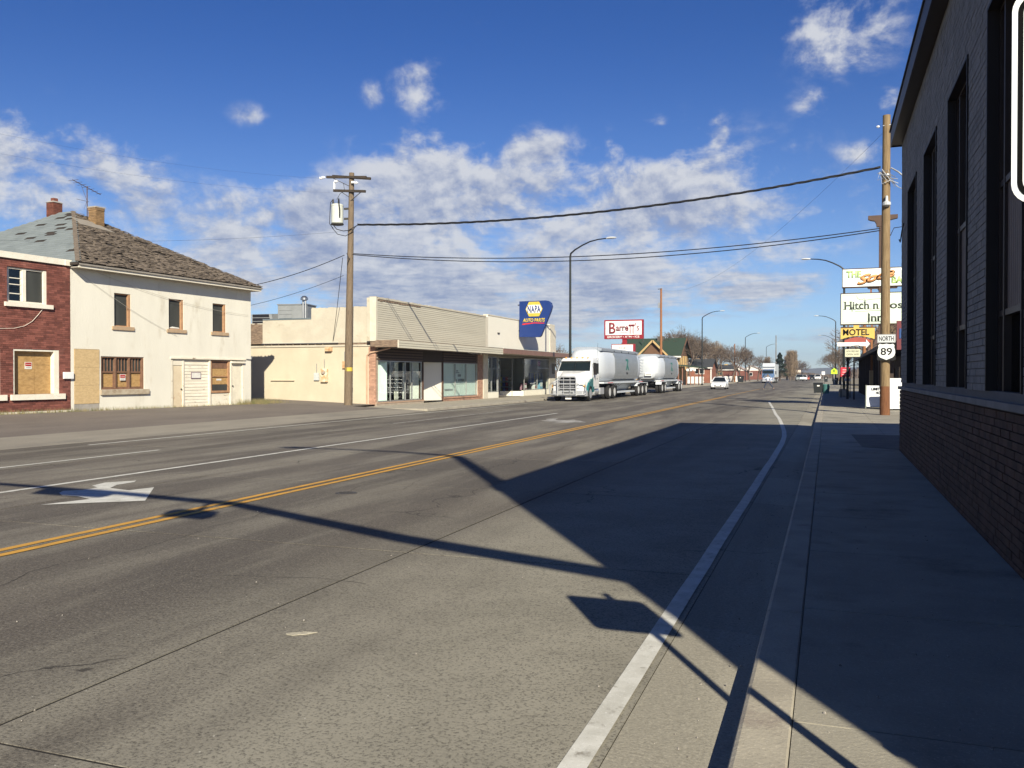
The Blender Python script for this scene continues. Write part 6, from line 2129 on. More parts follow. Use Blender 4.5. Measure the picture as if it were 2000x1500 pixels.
def car(loc, rz, paint, label, kind='sedan', cat='car', group=None, gm=None):
    o = empty('parked_car' if kind != 'sedan' else 'sedan_car', loc, rz, label, cat, group)
    gm = gm or mat('car_glass', (.012, .016, .018), rough=.05, spec=.9)
    if kind == 'sedan':
        Lc, W = 4.7, .90
        prof = [(0, .30, .62, .80), (.12, .24, .74, .86), (.6, .20, .80, .89), (1.35, .20, .92, .90), (1.9, .20, .97, .90), (3.4, .20, 1.0, .90), (4.2, .22, 1.02, .88), (4.6, .28, .98, .84), (4.7, .36, .80, .80)]
        gh = [(1.38, .94, .95, .80), (2.15, .97, 1.43, .62), (2.5, .97, 1.46, .62), (3.2, .97, 1.45, .62), (4.05, 1.0, 1.02, .74)]
    elif kind == 'truck':
        Lc, W = 5.6, .98
        prof = [(0, .45, .95, .90), (.12, .38, 1.10, .95), (1.3, .38, 1.18, .98), (3.3, .38, 1.2, .98), (5.5, .42, 1.2, .96), (5.6, .5, 1.15, .94)]
        gh = [(1.25, 1.16, 1.18, .86), (1.95, 1.18, 1.80, .72), (3.1, 1.18, 1.82, .72), (3.5, 1.18, 1.2, .84)]
    else:
        Lc, W = 4.8, .95
        prof = [(0, .40, .88, .86), (.12, .32, 1.00, .92), (1.1, .30, 1.08, .95), (4.5, .30, 1.1, .95), (4.8, .40, 1.05, .88)]
        gh = [(1.05, 1.06, 1.08, .84), (1.7, 1.08, 1.70, .70), (4.2, 1.08, 1.72, .70), (4.72, 1.08, 1.12, .80)]
    rings = []
    for (y, z0, z1, w) in prof:
        rings.append([(-w * .94, y, z0), (w * .94, y, z0), (w, y, z0 + (z1 - z0) * .35), (w * .985, y, z0 + (z1 - z0) * .75), (w * .88, y, z1), (-w * .88, y, z1), (-w * .985, y, z0 + (z1 - z0) * .75), (-w, y, z0 + (z1 - z0) * .35)])
    MB().loft(rings).build('body', paint, o, smooth=True, bevel=.0)
    g_ = MB()
    rg = []
    for (y, z0, z1, w) in gh:
        wb_ = .84 * W / .9
        rg.append([(-wb_, y, z0), (wb_, y, z0), (w * .98, y, z1 - .03), (w * .85, y, z1), (-w * .85, y, z1), (-w * .98, y, z1 - .03)])
    g_.loft(rg)
    g_.build('windows', gm, o)
    y1_, y2_ = gh[1][0], gh[-2][0]
    zt = max(q_[2] for q_ in gh)
    w = gh[1][3]
    MB().loft([[(-w * .99, y, z - .06), (w * .99, y, z - .06), (w * .93, y, z + .012), (-w * .93, y, z + .012)] for y, z in ((y1_ + .02, gh[1][2]), ((y1_ + y2_) / 2, zt), (y2_ + .02, gh[-2][2]))]).build('roof', paint, o)
    mb = MB()
    wb_ = .845 * W / .9
    for sx in (-1, 1):
        mb.beam((sx * wb_, gh[0][0], gh[0][2]), (sx * w, y1_, gh[1][2]), .07)
        mb.beam((sx * wb_, gh[-1][0], gh[-1][2]), (sx * w, y2_, gh[-2][2]), .09)
        mb.beam((sx * (wb_ + .005), (y1_ + y2_) / 2, gh[1][1]), (sx * (w + .0), (y1_ + y2_) / 2, zt), .08)
    mb.build('pillars', paint, o)
    r_ = .33 if kind == 'sedan' else .39
    for y in (.82, Lc - .95):
        for sx in (-1, 1):
            MB().lathe([(r_ + .05, 0), (r_ + .05, -sx * .1)], (sx * (W * .985 + .006), y, r_), 20, 'x').build('wheel_arch', M_black, o)
            wheel(o, sx * (W + .012), y, r_, .22, sx, M_rim, dual=False)
    zf = prof[1][2]
    for sx in (-1, 1):
        MB().hexa([(sx * .48, -.01, zf - .17), (sx * .84, .10, zf - .16), (sx * .84, .22, zf - .16), (sx * .48, .10, zf - .17), (sx * .52, .04, zf - .05), (sx * .82, .20, zf - .02), (sx * .82, .3, zf - .02), (sx * .52, .14, zf - .05)]).build('headlight', M_lens, o)
        MB().box(min(sx * .60, sx * .74), max(sx * .60, sx * .74), .0, .05, prof[0][1] + .06, prof[0][1] + .13).build('fog_light', M_black, o)
        MB().box(min(sx * W, sx * (W + .14)), max(sx * W, sx * (W + .14)), gh[0][0] + .25, gh[0][0] + .38, gh[0][1], gh[0][1] + .15).build('mirror', paint, o)
    MB().box(-.42, .42, -.012, .05, prof[0][1] + .05, prof[0][1] + .20).build('grille', M_black, o)
    MB().box(-.24, .24, -.025, -.013, prof[0][1] + .12, prof[0][1] + .22).build('number_plate', M_white, o)
    return o


M_cw = mat('car_white', (.80, .80, .80), rough=.25, spec=.6)
car((-12.15, 104.8, -.12), R(1.0), M_cw, 'white sedan driving towards the camera in the left lane')
car((-19.3, 118, -.0), R(78), M_cw, 'white car parked behind the white sedan by the fence', 'suv')
car((*ud(1586, 285), -.12), 0, mat('car_black', (.015, .015, .016), rough=.3), 'small distant black vehicle next to the white pickup', 'suv')
car((*ud(1597, 278), -.12), 0, M_cw, 'small distant white pickup truck on the road', 'truck', 'pickup')
car((*ud(1562, 232), -.12), R(3), mat('car_silver', (.42, .46, .44), rough=.3, metal=.4), 'far pale green-grey car parked along the left kerb', 'truck', 'pickup')
car((*ud(1570, 250), -.12), R(3), M_cw, 'far white car parked behind the pale grey one', 'suv')
car((*ud(1575.5, 270), -.12), R(3), mat('car_redwhite', (.5, .12, .08)), 'tiny red car far down the left kerb', 'sedan')
car((*ud(1581, 320), -.12), 0, mat('car_blue', (.07, .12, .25)), 'tiny blue car farthest away on the road', 'suv')
car((-21.2, 127, -.0), R(80), mat('car_dkgreen', (.03, .05, .05)), 'dark car parked behind the fence below the bungalow window', 'suv')

# ================================================================== PERSON
def skin_mesh(name, joints, bones, m, parent, sub=2, root=0):
    me = bpy.data.meshes.new(name)
    me.from_pydata([j[:3] for j in joints], bones, [])
    o = bpy.data.objects.new(name, me)
    col.objects.link(o)
    md = o.modifiers.new('skin', 'SKIN')
    md.use_smooth_shade = True
    me.skin_vertices.new() if not me.skin_vertices else None
    for i, j in enumerate(joints):
        rx = j[3]
        ry = j[4] if len(j) > 4 else rx
        me.skin_vertices[0].data[i].radius = (rx, ry)
    me.skin_vertices[0].data[root].use_root = True
    s_ = o.modifiers.new('sub', 'SUBSURF')
    s_.levels = sub
    s_.render_levels = sub
    me.materials.append(m)
    o.parent = parent
    return o


pe = empty('person', (-6.55, 106.2, -.12), R(0), 'person in pale jacket and jeans striding across the road, arm swinging', 'person')
M_skin = mat('skin', (.42, .26, .19), rough=.6)
J = [(0, 0, .93, .12, .10), (0, 0, 1.15, .13, .10), (0, -.02, 1.38, .15, .10), (0, -.02, 1.50, .055), (.0, -.02, 1.60, .075, .085), (0, -.02, 1.70, .075, .085),
     (-.10, 0, .90, .085), (-.30, .02, .52, .065), (-.46, .06, .09, .045), (-.56, -.02, .04, .04),
     (.10, 0, .90, .085), (.36, .0, .55, .065), (.66, .02, .18, .045), (.70, -.06, .06, .04),
     (-.17, -.02, 1.42, .06), (-.34, -.04, 1.24, .045), (-.52, -.14, 1.22, .035), (-.60, -.18, 1.24, .032),
     (.17, -.02, 1.42, .06), (.30, .06, 1.18, .045), (.40, .0, .96, .035), (.42, -.03, .87, .032)]
Bn = [(0, 1), (1, 2), (2, 3), (3, 4), (4, 5), (0, 6), (6, 7), (7, 8), (8, 9), (0, 10), (10, 11), (11, 12), (12, 13), (2, 14), (14, 15), (15, 16), (16, 17), (2, 18), (18, 19), (19, 20), (20, 21)]
skin_mesh('body', J, Bn, M_skin, pe)
grow = lambda idx, k: [tuple(J[i][:3]) + tuple(v + k for v in J[i][3:]) for i in idx]
def sub_skel(idx, k, name, m):
    mp = {v: i for i, v in enumerate(idx)}
    return skin_mesh(name, grow(idx, k), [(mp[a], mp[b]) for a, b in Bn if a in mp and b in mp], m, pe)
sub_skel([0, 1, 2, 14, 15, 16, 18, 19, 20], .03, 'jacket', mat('pale_jacket', (.50, .55, .66), rough=.8))
sub_skel([0, 6, 7, 8, 10, 11, 12], .018, 'jeans', mat('dark_jeans', (.045, .055, .085), rough=.9))
MB().lathe([(.001, .10), (.06, .085), (.095, .03), (.10, -.03), (.085, -.08)], (0, -.005, 1.72), 12).build('hair', mat('grey_brown_hair', (.16, .13, .10)), pe, smooth=True)
hd = MB()
hd.box(-.03, .03, -.125, -.095, 1.615, 1.66)
hd.build('nose', M_skin, pe)
for sx in (-1, 1):
    MB().lathe([(.001, -.012), (.012, 0), (.001, .012)], (sx * .03, -.103, 1.675), 6, 'y').build('eye', M_black, pe)
    x, y, z = (J[9] if sx < 0 else J[13])[:3]
    MB().hexa([(x - .05, y - .12, z - .05), (x + .05, y - .12, z - .05), (x + .05, y + .12, z - .05), (x - .05, y + .12, z - .05), (x - .04, y - .1, z + .01), (x + .04, y - .1, z + .01), (x + .04, y + .11, z + .05), (x - .04, y + .11, z + .05)]).build('shoe', M_black, pe)
    hx_, hy_, hz_ = (J[17] if sx < 0 else J[21])[:3]
    hb_ = MB()
    for k in range(4):
        hb_.tube([(hx_, hy_ + (k - 1.5) * .02, hz_), (hx_ + sx * .015, hy_ - .01 + (k - 1.5) * .022, hz_ - .05 - .01 * (k in (1, 2))), (hx_ + sx * .0, hy_ - .02 + (k - 1.5) * .02, hz_ - .085)], [.010, .009, .007], 5)
    hb_.tube([(hx_, hy_ - .03, hz_ + .01), (hx_, hy_ - .06, hz_ - .03)], [.011, .009], 5)
    hb_.build('fingers', M_skin, pe)

# ================================================================== SIGNS AND HOUSES ON THE LEFT
BS = empty('grocery_sign', (-21.2, 95, 0), 0, 'red-framed white Barrett\'s grocery sign on a red post', 'sign')
M_sigred = mat('sign_frame_red', (.27, .02, .028), rough=.5)
BS['label'] = 'red-framed white grocery sign with curly serif letters on a red post'
MB().box(-.25, .25, -.15, .15, -.1, 5.62).build('post', M_sigred, BS)
cb = MB().box(-2.28, 2.12, -.25, .25, 5.62, 7.75).build('cabinet', M_sigred, BS)
MB().box(-2.12, 1.96, -.27, -.252, 6.06, 7.60).build('face', mat('sign_face', (.80, .77, .76), rough=.5), cb)
fpb = lambda u, w, d: (u, -.272 - d, w)
M_letr = mat('letter_red', (.20, .02, .03), rough=.5)
text('B', (-1.72, -.98, 6.20, 7.45), cb, M_letr, fpb, .012, bold=.02)
text('arre', (-.92, .48, 6.48, 7.02), cb, M_letr, fpb, .012, bold=.03)
text('TT', (.50, 1.18, 6.15, 7.20), cb, M_letr, fpb, .012, bold=.03)
text("'s", (1.22, 1.68, 6.50, 7.35), cb, M_letr, fpb, .012)
MB().prism([(-.55, 6.30), (.0, 6.38), (.45, 6.30), (.45, 6.27), (0, 6.34), (-.55, 6.26)], -.285, -.272).build('underline', M_letr, cb)
text('GROCERY \u2022 ATM \u2022 ICE', (-1.95, 1.70, 5.72, 5.95), cb, M_white, lambda u, w, d: (u, -.252 - d, w), .012, bold=.02)
c2_ = MB().box(-1.45, 1.20, -.22, .22, 3.2, 5.05).build('lower_cabinet', M_sigred, BS)
MB().box(-1.38, .98, -.24, -.222, 3.28, 4.97).build('face', M_white, c2_)
text('8.0 LB', (-.55, .15, 4.52, 4.72), c2_, M_black, lambda u, w, d: (u, -.242 - d, w), .01)
text('Milk', (-.45, .3, 4.15, 4.35), c2_, M_black, lambda u, w, d: (u, -.242 - d, w), .01)

M_brk = mat('house_brick', (.25, .10, .065), (.20, .08, .05), 1.5, .9, bump=.3)
M_brk2 = mat('house_brick_dark', (.19, .075, .055), (.15, .06, .045), 1.5, .9, bump=.3)
M_roofd = mat('asphalt_shingle', (.055, .058, .062), (.04, .042, .046), 3, .9, bump=.4, stretch=(1, 1, 4))
M_roofg = mat('green_roof', (.035, .058, .038), (.028, .048, .032), 2, .85, bump=.4, stretch=(1, 1, 4))
M_log = mat('log_brown', (.155, .085, .050), (.11, .06, .035), 4, .85, stretch=(.4, 1, 4))
M_yel = mat('yellow_trim', (.48, .33, .15), rough=.7)
M_trimw = mat('house_trim', (.74, .70, .64), rough=.7)


def gable_block(parent, x0, x1, y0, y1, z1, zr, wall_m, roof_m, ridge='x', ov=.35, gm=None, rname='roof'):
    MB().box(x0, x1, y0, y1, -.2, z1).build('wall', wall_m, parent)
    mb = MB()
    if ridge == 'x':
        ym = (y0 + y1) / 2
        sl = (zr - z1) / ((y1 - y0) / 2)
        ze = z1 - ov * sl
        a = [(x0 - ov, y0 - ov, ze), (x1 + ov, y0 - ov, ze), (x1 + ov, ym, zr), (x0 - ov, ym, zr), (x1 + ov, y1 + ov, ze), (x0 - ov, y1 + ov, ze)]
        t_ = .14
        mb.add(a + [(p_[0], p_[1], p_[2] + t_) for p_ in a], [(6, 7, 8, 9), (9, 8, 10, 11), (0, 3, 2, 1), (3, 5, 4, 2), (0, 1, 7, 6), (5, 11, 10, 4), (1, 2, 8, 7), (2, 4, 10, 8), (0, 6, 9, 3), (3, 9, 11, 5)])
        r_ = mb.build(rname, roof_m, parent)
        for xg, xh in ((x0, x0 + .1), (x1 - .1, x1)):
            MB().prism([(y0, z1 + .001), (y1, z1 + .001), (ym, zr - .02)], xg + .001, xh - .001, 'x').build('gable', gm or wall_m, parent)
        MB().box(x0 - ov, x1 + ov, y0 - ov - .04, y0 - ov - .002, ze - .05, ze + .16).build('fascia', M_trimw, parent)
    else:
        xm = (x0 + x1) / 2
        sl = (zr - z1) / ((x1 - x0) / 2)
        ze = z1 - ov * sl
        a = [(x0 - ov, y0 - ov, ze), (xm, y0 - ov, zr), (xm, y1 + ov, zr), (x0 - ov, y1 + ov, ze), (x1 + ov, y0 - ov, ze), (x1 + ov, y1 + ov, ze)]
        t_ = .14
        mb.add(a + [(p_[0], p_[1], p_[2] + t_) for p_ in a], [(6, 7, 8, 9), (7, 10, 11, 8), (0, 3, 2, 1), (1, 2, 5, 4), (0, 1, 7, 6), (1, 4, 10, 7), (3, 9, 8, 2), (2, 8, 11, 5), (0, 6, 9, 3), (4, 5, 11, 10)])
        r_ = mb.build(rname, roof_m, parent)
        MB().prism([(x0, z1 + .001), (x1, z1 + .001), (xm, zr - .02)], y0 + .001, y0 + .1, 'y').build('gable', gm or wall_m, parent)
        MB().prism([(x0, z1 + .001), (x1, z1 + .001), (xm, zr - .02)], y1 - .1, y1 - .001, 'y').build('gable', gm or wall_m, parent)
    return r_


def far_window(parent, x0, x1, z0, z1, y, m=None, mull=1):
    f = MB()
    f.box(x0, x1, y - .06, y - .001, z0, z0 + .10)
    f.box(x0, x1, y - .06, y - .001, z1 - .10, z1)
    n_ = mull + 2
    for k in range(n_):
        x = x0 + (x1 - x0 - .10) * k / (n_ - 1)
        f.box(x, x + .10, y - .058, y - .001, z0 + .10, z1 - .10)
    w = f.build('window', m or M_trimw, parent)
    MB().box(x0 + .1, x1 - .1, y - .03, y - .002, z0 + .1, z1 - .1).build('pane', mat('car_glass', (.012, .016, .018)), w)


# green-roofed log lodge
LD = empty('log_lodge', (-73.2, 140.3, 0), 0, 'log lodge with green roof, brown cross gable and yellow trim behind the trailers', 'building')
LD.scale = (1.22, 1.22, 1.13)
rfl = gable_block(LD, 33.6, 41.4, 0.6, 9, 4.25, 6.75, M_yel, M_roofg, 'x', .5, M_log)
gable_block(LD, 36.85, 39.9, -1.0, 4.0, 4.30, 6.10, M_log, M_roofg, 'y', .35, M_log, 'gable_roof')
mb = MB()
mb.beam((36.4, -1.45, 4.15), (38.38, -1.45, 6.30), .10, .24)
mb.beam((40.35, -1.45, 4.15), (38.38, -1.45, 6.30), .10, .24)
mb.build('bargeboard', M_yel, LD)
mb = MB()
mb.beam((41.95, .1, 4.0), (41.95, 4.8, 6.80), .10, .26)
mb.beam((41.95, 9.5, 4.0), (41.95, 4.8, 6.80), .10, .26)
mb.build('bargeboard', M_log, LD)
MB().box(36.9, 39.85, -1.05, -1.01, 4.0, 4.28).build('gable_band', mat('orange_band', (.62, .38, .18)), LD)
MB().box(38.0, 38.9, 4.0, 4.9, 6.3, 7.15).build('chimney', mat('dark_chimney', (.10, .085, .07)), rfl)
for k in range(4):
    MB().box(41.41, 41.50, 1.0 + k * 2.0, 1.3 + k * 2.0, 0, 4.2).build('trim_post', M_yel, LD)
far_window(LD, 37.6, 39.1, 2.0, 3.6, -1.0, mat('log_brown', (.15, .08, .05)))
MB().tube([(36.3, 2.6, 6.2), (36.3, 2.6, 7.35)], .06, 8).build('vent_pipe', M_iron, rfl)
# porch of the lodge on its street side
MB().hexa([(41.6, -2, 2.75), (44.6, -2, 2.35), (44.6, 6, 2.35), (41.6, 6, 2.75), (41.6, -2, 2.9), (44.6, -2, 2.5), (44.6, 6, 2.5), (41.6, 6, 2.9)]).build('porch_roof', M_roofg, LD)
for k in range(6):
    MB().box(41.8 + k * .52, 41.92 + k * .52, -1.9, -1.78, 0, 2.35).build('porch_post', mat('reddish_post', (.25, .12, .08)), LD)
for k in range(3):
    MB().box(42.9 + k * .45, 43.2 + k * .45, -1.99, -1.95, 1.95, 2.28).build('hanging_plate', M_white, LD)

# brick bungalow
BH = empty('brick_bungalow', (-64.9, 177, 0), 0, 'low red brick bungalow with dark roof, white eaves and satellite dish', 'house')
rb = gable_block(BH, 37.5, 42.9, 0, 9, 3.1, 4.75, M_brk, M_roofd, 'x', .45)
far_window(BH, 39.8, 41.7, 1.75, 2.85, 0)
mb = MB()
mb.box(36.2, 36.35, -3, 0, -.2, 2.7)
mb.box(38.9, 39.0, -3, 0, -.2, 2.5)
mb.build('carport_post', mat('reddish_post', (.25, .12, .08)), BH)
MB().hexa([(35.9, -3.5, 3.2), (36.1, -3.5, 3.2), (36.1, -.5, 3.2), (35.9, -.5, 3.2), (35.9, -3.5, 3.35), (36.2, -3.5, 3.35), (36.2, -.5, 3.35), (35.9, -.5, 3.35)]).build('carport_beam', M_trimw, BH)
MB().beam((36.0, -.55, 3.75), (39.6, -.55, 2.70), .1, .22).build('bargeboard', M_trimw, BH)
MB().box(38.9, 40.9, 5.5, 6.6, 3.4, 5.0).build('chimney', mat('tan_chimney', (.36, .25, .16), (.30, .20, .125), 2), rb)
MB().box(41.2, 41.9, 5.5, 6.4, 3.4, 4.7).build('chimney', mat('tan_chimney', (.50, .33, .20)), rb)
MB().box(42.92, 43.1, -.2, .6, -.1, 3.2).build('corner_board', M_trimw, BH)
ds2 = MB().lathe([(.001, .10), (.20, .07), (.38, .0), (.40, .0), (.40, .02), (.001, .13)], (38.75, -1.3, 3.75), 16, 'y').build('satellite_dish', M_white, BH, smooth=True)
MB().tube([(38.75, -1.2, 3.75), (38.75, -.6, 3.2)], .03, 6).build('dish_mount', M_iron, ds2)
BH2 = empty('brick_bungalow', (-69.3, 230, 0), 0, 'second brick bungalow with dark roof and yellowish chimney, partly behind a bare tree', 'house')
rb2 = gable_block(BH2, 41.6, 46.6, 0, 8, 2.95, 4.2, M_brk2, M_roofd, 'x', .4)
far_window(BH2, 42.2, 43.9, 1.5, 2.35, 0, mat('olive_frame', (.25, .22, .10)))
MB().box(43.9, 44.8, 3.5, 4.4, 3.2, 4.4).build('chimney', mat('yellow_chimney', (.48, .31, .09)), rb2)
BH3 = empty('brick_house', (-66.5, 262, 0), 0, 'distant red brick house with pale gable behind the black bin', 'house')
gable_block(BH3, 38.0, 44.5, 0, 8, 2.8, 4.3, M_brk2, mat('pale_roof', (.45, .36, .32)), 'y', .4, M_trimw)
far_window(BH3, 40, 41.6, 1.2, 2.4, 0)
BH4 = empty('brick_house', (-66.0, 300, 0), 0, 'farther brick house with pale gabled porch, left of the blue truck', 'house')
gable_block(BH4, 38.5, 46.0, 0, 8, 3.0, 4.7, M_brk2, mat('pale_roof', (.45, .36, .32)), 'y', .4, M_trimw)
far_window(BH4, 40.5, 42.6, 1.2, 2.4, 0)

# white picket fence in front of the bungalows
FN = empty('white_fence', (-62.4, 163, 0), 0, 'white board fence in front of the brick bungalows', 'fence')
pm = MB().box(-.07, .07, -.012, .012, 0, 1.28).mesh('picket', M_white)
x = 37.0
k = 0
while x < 40.9:
    inst(pm, (x, 0, 0), FN, 'picket')
    x += .165
for z in (.3, 1.0):
    MB().box(37.0, 41.0, .013, .05, z, z + .08).build('rail', M_white, FN)
FN2 = empty('white_fence', (-61.2, 210, 0), 0, 'white board fence running from behind the sedan to the black bin', 'fence')
x = 36.6
while x < 42.2:
    inst(pm, (x, 0, 0), FN2, 'picket')
    x += .165
for z in (.3, 1.0):
    MB().box(36.6, 42.2, .013, .05, z, z + .08).build('rail', M_white, FN2)

# steep brown roof of the building beyond the motel
BR = empty('brown_roofed_house', (0, 138, 0), 0, 'house with steep maroon-brown roof far behind the motel signs', 'house')
MB().box(5.6, 15.5, 0, 12, -.2, 5.0).build('wall', mat('house_tan', (.28, .20, .15)), BR)
MB().add([(5.1, -.6, 4.85), (16.1, -.6, 4.85), (16.1, 12.6, 4.85), (5.1, 12.6, 4.85), (7.6, 5.6, 9.4), (13.6, 5.6, 9.4), (13.6, 6.4, 9.4), (7.6, 6.4, 9.4)],
         [(0, 1, 5, 4), (1, 2, 6, 5), (2, 3, 7, 6), (3, 0, 4, 7), (4, 5, 6, 7), (0, 3, 2, 1)]).build('roof', M_mroof, BR)
far_window(BR, 7, 8.4, 2.6, 4.2, 0)

# ================================================================== TREES
M_twig = mat('bare_twig', (.150, .115, .088), (.115, .088, .068), 3, .95)
M_twig2 = mat('bare_twig_pale', (.25, .185, .12), (.20, .15, .10), 3, .95)
M_bark = mat('bark', (.12, .095, .075), (.085, .066, .052), 5, .95)


def bare_tree(seed, h, spread, m, upright=0.0, depth=6, tw=.026):
    r_ = random.Random(seed)
    tr, cr = MB(), MB()

    def grow_(p, d, ln, rad, lv):
        segs = 2 if lv < 3 else 1
        pts = [p]
        dd = d.copy()
        for s_ in range(segs):
            dd = (dd + Vector((r_.uniform(-.18, .18), r_.uniform(-.18, .18), r_.uniform(-.02, .16) + upright))).normalized()
            pts.append(pts[-1] + dd * ln / segs)
        r2 = max(rad * .62, tw * .55)
        rs = [rad + (r2 - rad) * i / segs for i in range(segs + 1)]
        (tr if lv < 2 else cr).tube(pts, rs, 6 if lv < 2 else 3, caps=False)
        if lv >= depth:
            return
        nb = 3 if lv < 2 else r_.choice((3, 4, 4))
        for k in range(nb):
            a = 2 * math.pi * (k + r_.random() * .6) / nb
            tilt = spread * r_.uniform(.55, 1.1)
            side_ = dd.orthogonal().normalized()
            side_ = Matrix.Rotation(a, 3, dd) @ side_
            nd = (dd * math.cos(tilt) + side_ * math.sin(tilt)).normalized()
            q = pts[-1] if k < nb - 1 or lv == 0 else pts[-1].lerp(pts[-2], .45)
            grow_(q, nd, ln * r_.uniform(.62, .84), r2, lv + 1)
    grow_(Vector((0, 0, -.2)), Vector((0, 0, 1)), h * .26, h * .022, 0)
    return tr.mesh('trunk', M_bark), cr.mesh('crown', m)


tm = [bare_tree(1, 14, .62, M_twig), bare_tree(5, 14, .55, M_twig), bare_tree(9, 14, .70, M_twig), bare_tree(12, 14, .5, M_twig2, .06)]
# tall pale poplar


def poplar(seed, h, m):
    r_ = random.Random(seed)
    tr, cr = MB(), MB()
    tr.tube([(0, 0, -.2), (.1, 0, h * .5), (0, 0, h * .95)], [.28, .16, .03], 6)
    for k in range(620):
        z = h * (.08 + .82 * r_.random() ** .85)
        a = r_.uniform(0, 6.28)
        ln = r_.uniform(1.6, 3.6) * (1 - .35 * z / h)
        o = r_.uniform(0, .3)
        out_ = r_.uniform(.12, .55) * (1 - .5 * z / h) + .1
        p0 = Vector((math.cos(a) * o, math.sin(a) * o, z))
        p1 = p0 + Vector((math.cos(a) * out_ * 1.5, math.sin(a) * out_ * 1.5, ln * .5))
        p2 = p1 + Vector((math.cos(a) * out_ * .5, math.sin(a) * out_ * .5, ln * .6))
        cr.tube([p0, p1, p2], [.035, .028, .018], 3, caps=False)
        for q in range(4):
            b = r_.uniform(0, 6.28)
            s0 = p0.lerp(p1, r_.random()) if q < 2 else p1.lerp(p2, r_.random())
            cr.tube([s0, s0 + Vector((math.cos(b) * .35, math.sin(b) * .35, r_.uniform(.5, 1.1)))], [.022, .014], 3, caps=False)
    return tr.mesh('trunk', M_bark), cr.mesh('crown', m)


pop = poplar(21, 17, M_twig2)
tm.append(pop)
trees = [  # bearing in the survey, distance, height, mesh, label
    (1303, 150, 9.0, 0, 'tall bare tree behind the green-roofed lodge, leftmost of the row'), (1324, 166, 11.4, 1, 'tallest bare tree, rising behind the tan chimneys'),
    (1342, 172, 10.8, 2, 'bare tree behind the bungalow roof, left of the second lamp'), (1361, 178, 9.8, 0, 'bare tree just left of the second lamp post'),
    (1378, 186, 9.8, 1, 'thin bare tree right of the second lamp post, sky showing through'), (1394, 190, 9.4, 3, 'bare tree above the second bungalow'),
    (1412, 186, 8.6, 2, 'broad low bare tree beside the yellowish chimney'), (1430, 192, 8.4, 0, 'bare tree just left of the thin orange pole'),
    (1447, 200, 8.6, 1, 'bare tree just right of the thin orange pole'), (1464, 215, 8.0, 2, 'bare tree above the brick houses, left of the distant truck'),
    (1480, 235, 7.0, 0, 'bare tree left of the distant blue truck'), (1353, 205, 10.0, 2, 'hazy bare tree deep in the row over the bungalow ridge'), (1403, 220, 9.6, 1, 'hazy bare tree deep in the row, between the chimneys'),
    (1097, 112, 6.1, 2, 'small dark bare tree right of the cream tower, above the cab'), (1132, 150, 5.7, 0, 'low bare tree above the truck cab, left of the trailer top'),
    (1158, 165, 6.2, 1, 'low bare tree above the front trailer, left of the grocery sign'), (1500, 262, 5.2, 3, 'low brownish tree left of the pine'),
    (1547, 300, 8.0, 2, 'brown bare tree right of the poplars'), (1556, 330, 7.4, 0, 'bare tree between the poplars and the far hills'), (1566, 380, 6.4, 1, 'last bare tree on the left before the hills'),
    (1640, 140, 6.2, 0, 'bare tree on the right just left of the motel sign'), (1634, 190, 8.0, 2, 'bare brown tree behind the yellow-green sign'), (1627, 250, 8.0, 1, 'far bare tree on the right of the road'),
    (1740, 95, 9.0, 3, 'bare tree behind the motel roof right of the tan pole'), (1708, 110, 8.4, 0, 'bare tree above the motel roof left of the route sign'),
    (540, 62, 6.0, 2, 'small bare tree in the gap beyond the cream house')]
zmax = [max(v.co.z for v in m_[1].vertices) for m_ in tm]
for i, (u, D, h_, k, lb) in enumerate(trees):
    x, y = ud(u, D)
    t = empty('bare_tree', (x, y, 0), rnd.uniform(0, 6.28), lb, 'tree', 'bare winter trees')
    inst(tm[k][0], (0, 0, 0), t, 'trunk')
    inst(tm[k][1], (0, 0, 0), t, 'crown')
    s_ = h_ / zmax[k]
    t.scale = (s_ * 1.1, s_ * 1.1, s_)
for (u, D, hh, lb) in ((1543, 262, 8.8, 'pale slender poplar right of the pine, nearest one'), (1550, 280, 9.2, 'pale slender poplar right of the pine, tallest one'), (1537, 285, 7.6, 'shorter pale poplar just right of the pine'), (1499, 270, 7.0, 'pale poplar left of the pine, above the distant trailer')):
    x, y = ud(u, D)
    t = empty('poplar_tree', (x, y, 0), rnd.uniform(0, 6.28), lb, 'tree', 'pale bare poplars')
    inst(pop[0], (0, 0, 0), t, 'trunk')
    inst(pop[1], (0, 0, 0), t, 'crown')
    t.scale = (hh / 17 * 2.3, hh / 17 * 2.3, hh / 17)
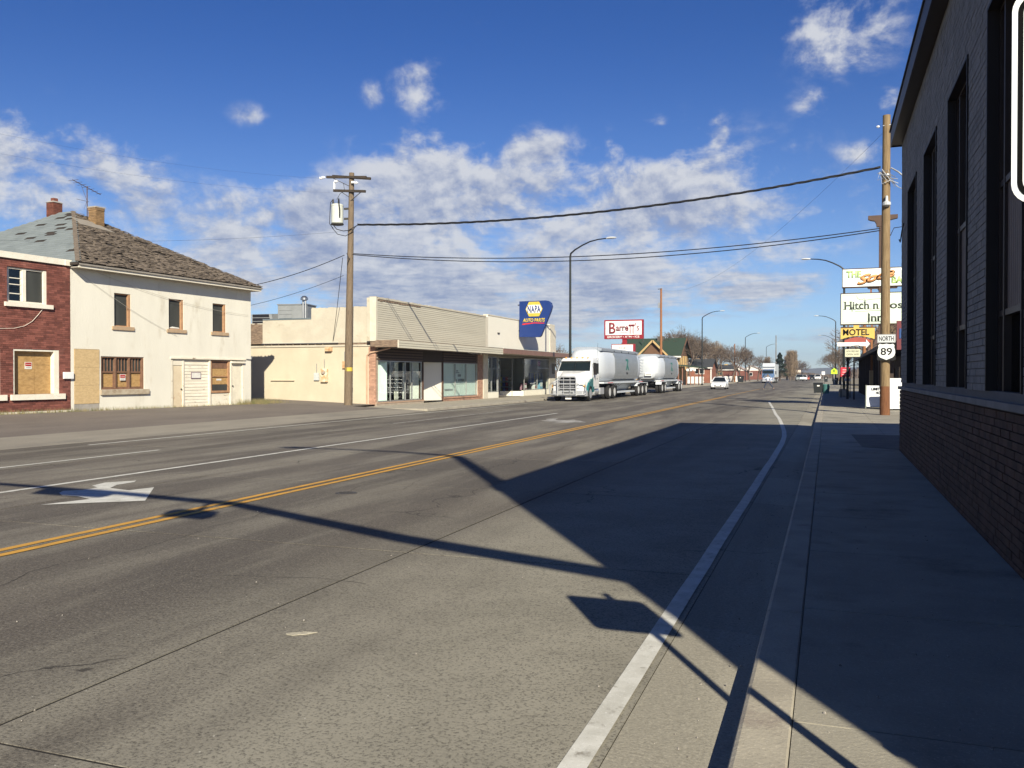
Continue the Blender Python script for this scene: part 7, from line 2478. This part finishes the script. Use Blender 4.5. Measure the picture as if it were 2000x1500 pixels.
# the pine
pn = empty('pine_tree', (*ud(1523, 240), 0), 0, 'single dark green pine behind the distant truck', 'tree')
MB().tube([(0, 0, -.2), (0, 0, 11)], [.3, .05], 8).build('trunk', M_bark, pn)
mb = MB()
rp = random.Random(4)
for k in range(11000):
    t_ = rp.random() ** .75
    z = 1.6 + t_ * 10.2
    rad = (1 - t_) ** .75 * 3.4 * (.75 + .25 * math.sin(z * 3.1))
    a = rp.uniform(0, 6.28)
    rr_ = rad * rp.uniform(.45, 1.0)
    x, y = math.cos(a) * rr_, math.sin(a) * rr_
    s_ = rp.uniform(.14, .34)
    d_ = Vector((math.cos(a + rp.uniform(-.6, .6)), math.sin(a + rp.uniform(-.6, .6)), rp.uniform(-.5, .2))) * s_
    e_ = Vector((-math.sin(a), math.cos(a), rp.uniform(-.5, .5))) * s_ * .5
    p_ = Vector((x, y, z))
    mb.add([p_ - e_, p_ + e_, p_ + d_], [(0, 1, 2)])
pn.scale = (.85, .85, .66)
mb.build('crown', mat('pine_needles', (.040, .065, .030), (.025, .045, .022), 2, .9), pn)
# low brush closing the far end of the road
mb = MB()
for k in range(26000):
    y = rp.uniform(420, 620)
    x = rp.uniform(-150, 170)
    h = rp.uniform(.3, 1) * (5 if abs(x + 3) > 16 else 3.2) * (.6 + .4 * math.sin(x * .11) ** 2)
    a = rp.uniform(-.5, .5)
    mb.add([(x, y, -.2), (x + .5, y, -.2), (x + a * 2.5, y + a, h), (x + a * 2.5 - .2, y, h)], [(0, 1, 2, 3)])
mb.build('distant_brush', M_twig, kind='stuff')

# ------------------------------------------------------------------ air
hz = MB().box(-2590, 2590, -290, 2590, -1.3, 60).build('haze', None, kind='stuff')
hm = bpy.data.materials.new('valley_air')
hm.use_nodes = True
t = NT(hm.node_tree)
out = t.n('ShaderNodeOutputMaterial')
pv = t.n('ShaderNodeVolumePrincipled', {'Color': (.62, .74, .95, 1), 'Density': .00030, 'Anisotropy': .2})
t.t.links.new(pv.outputs[0], out.inputs['Volume'])
hz.data.materials.append(hm)
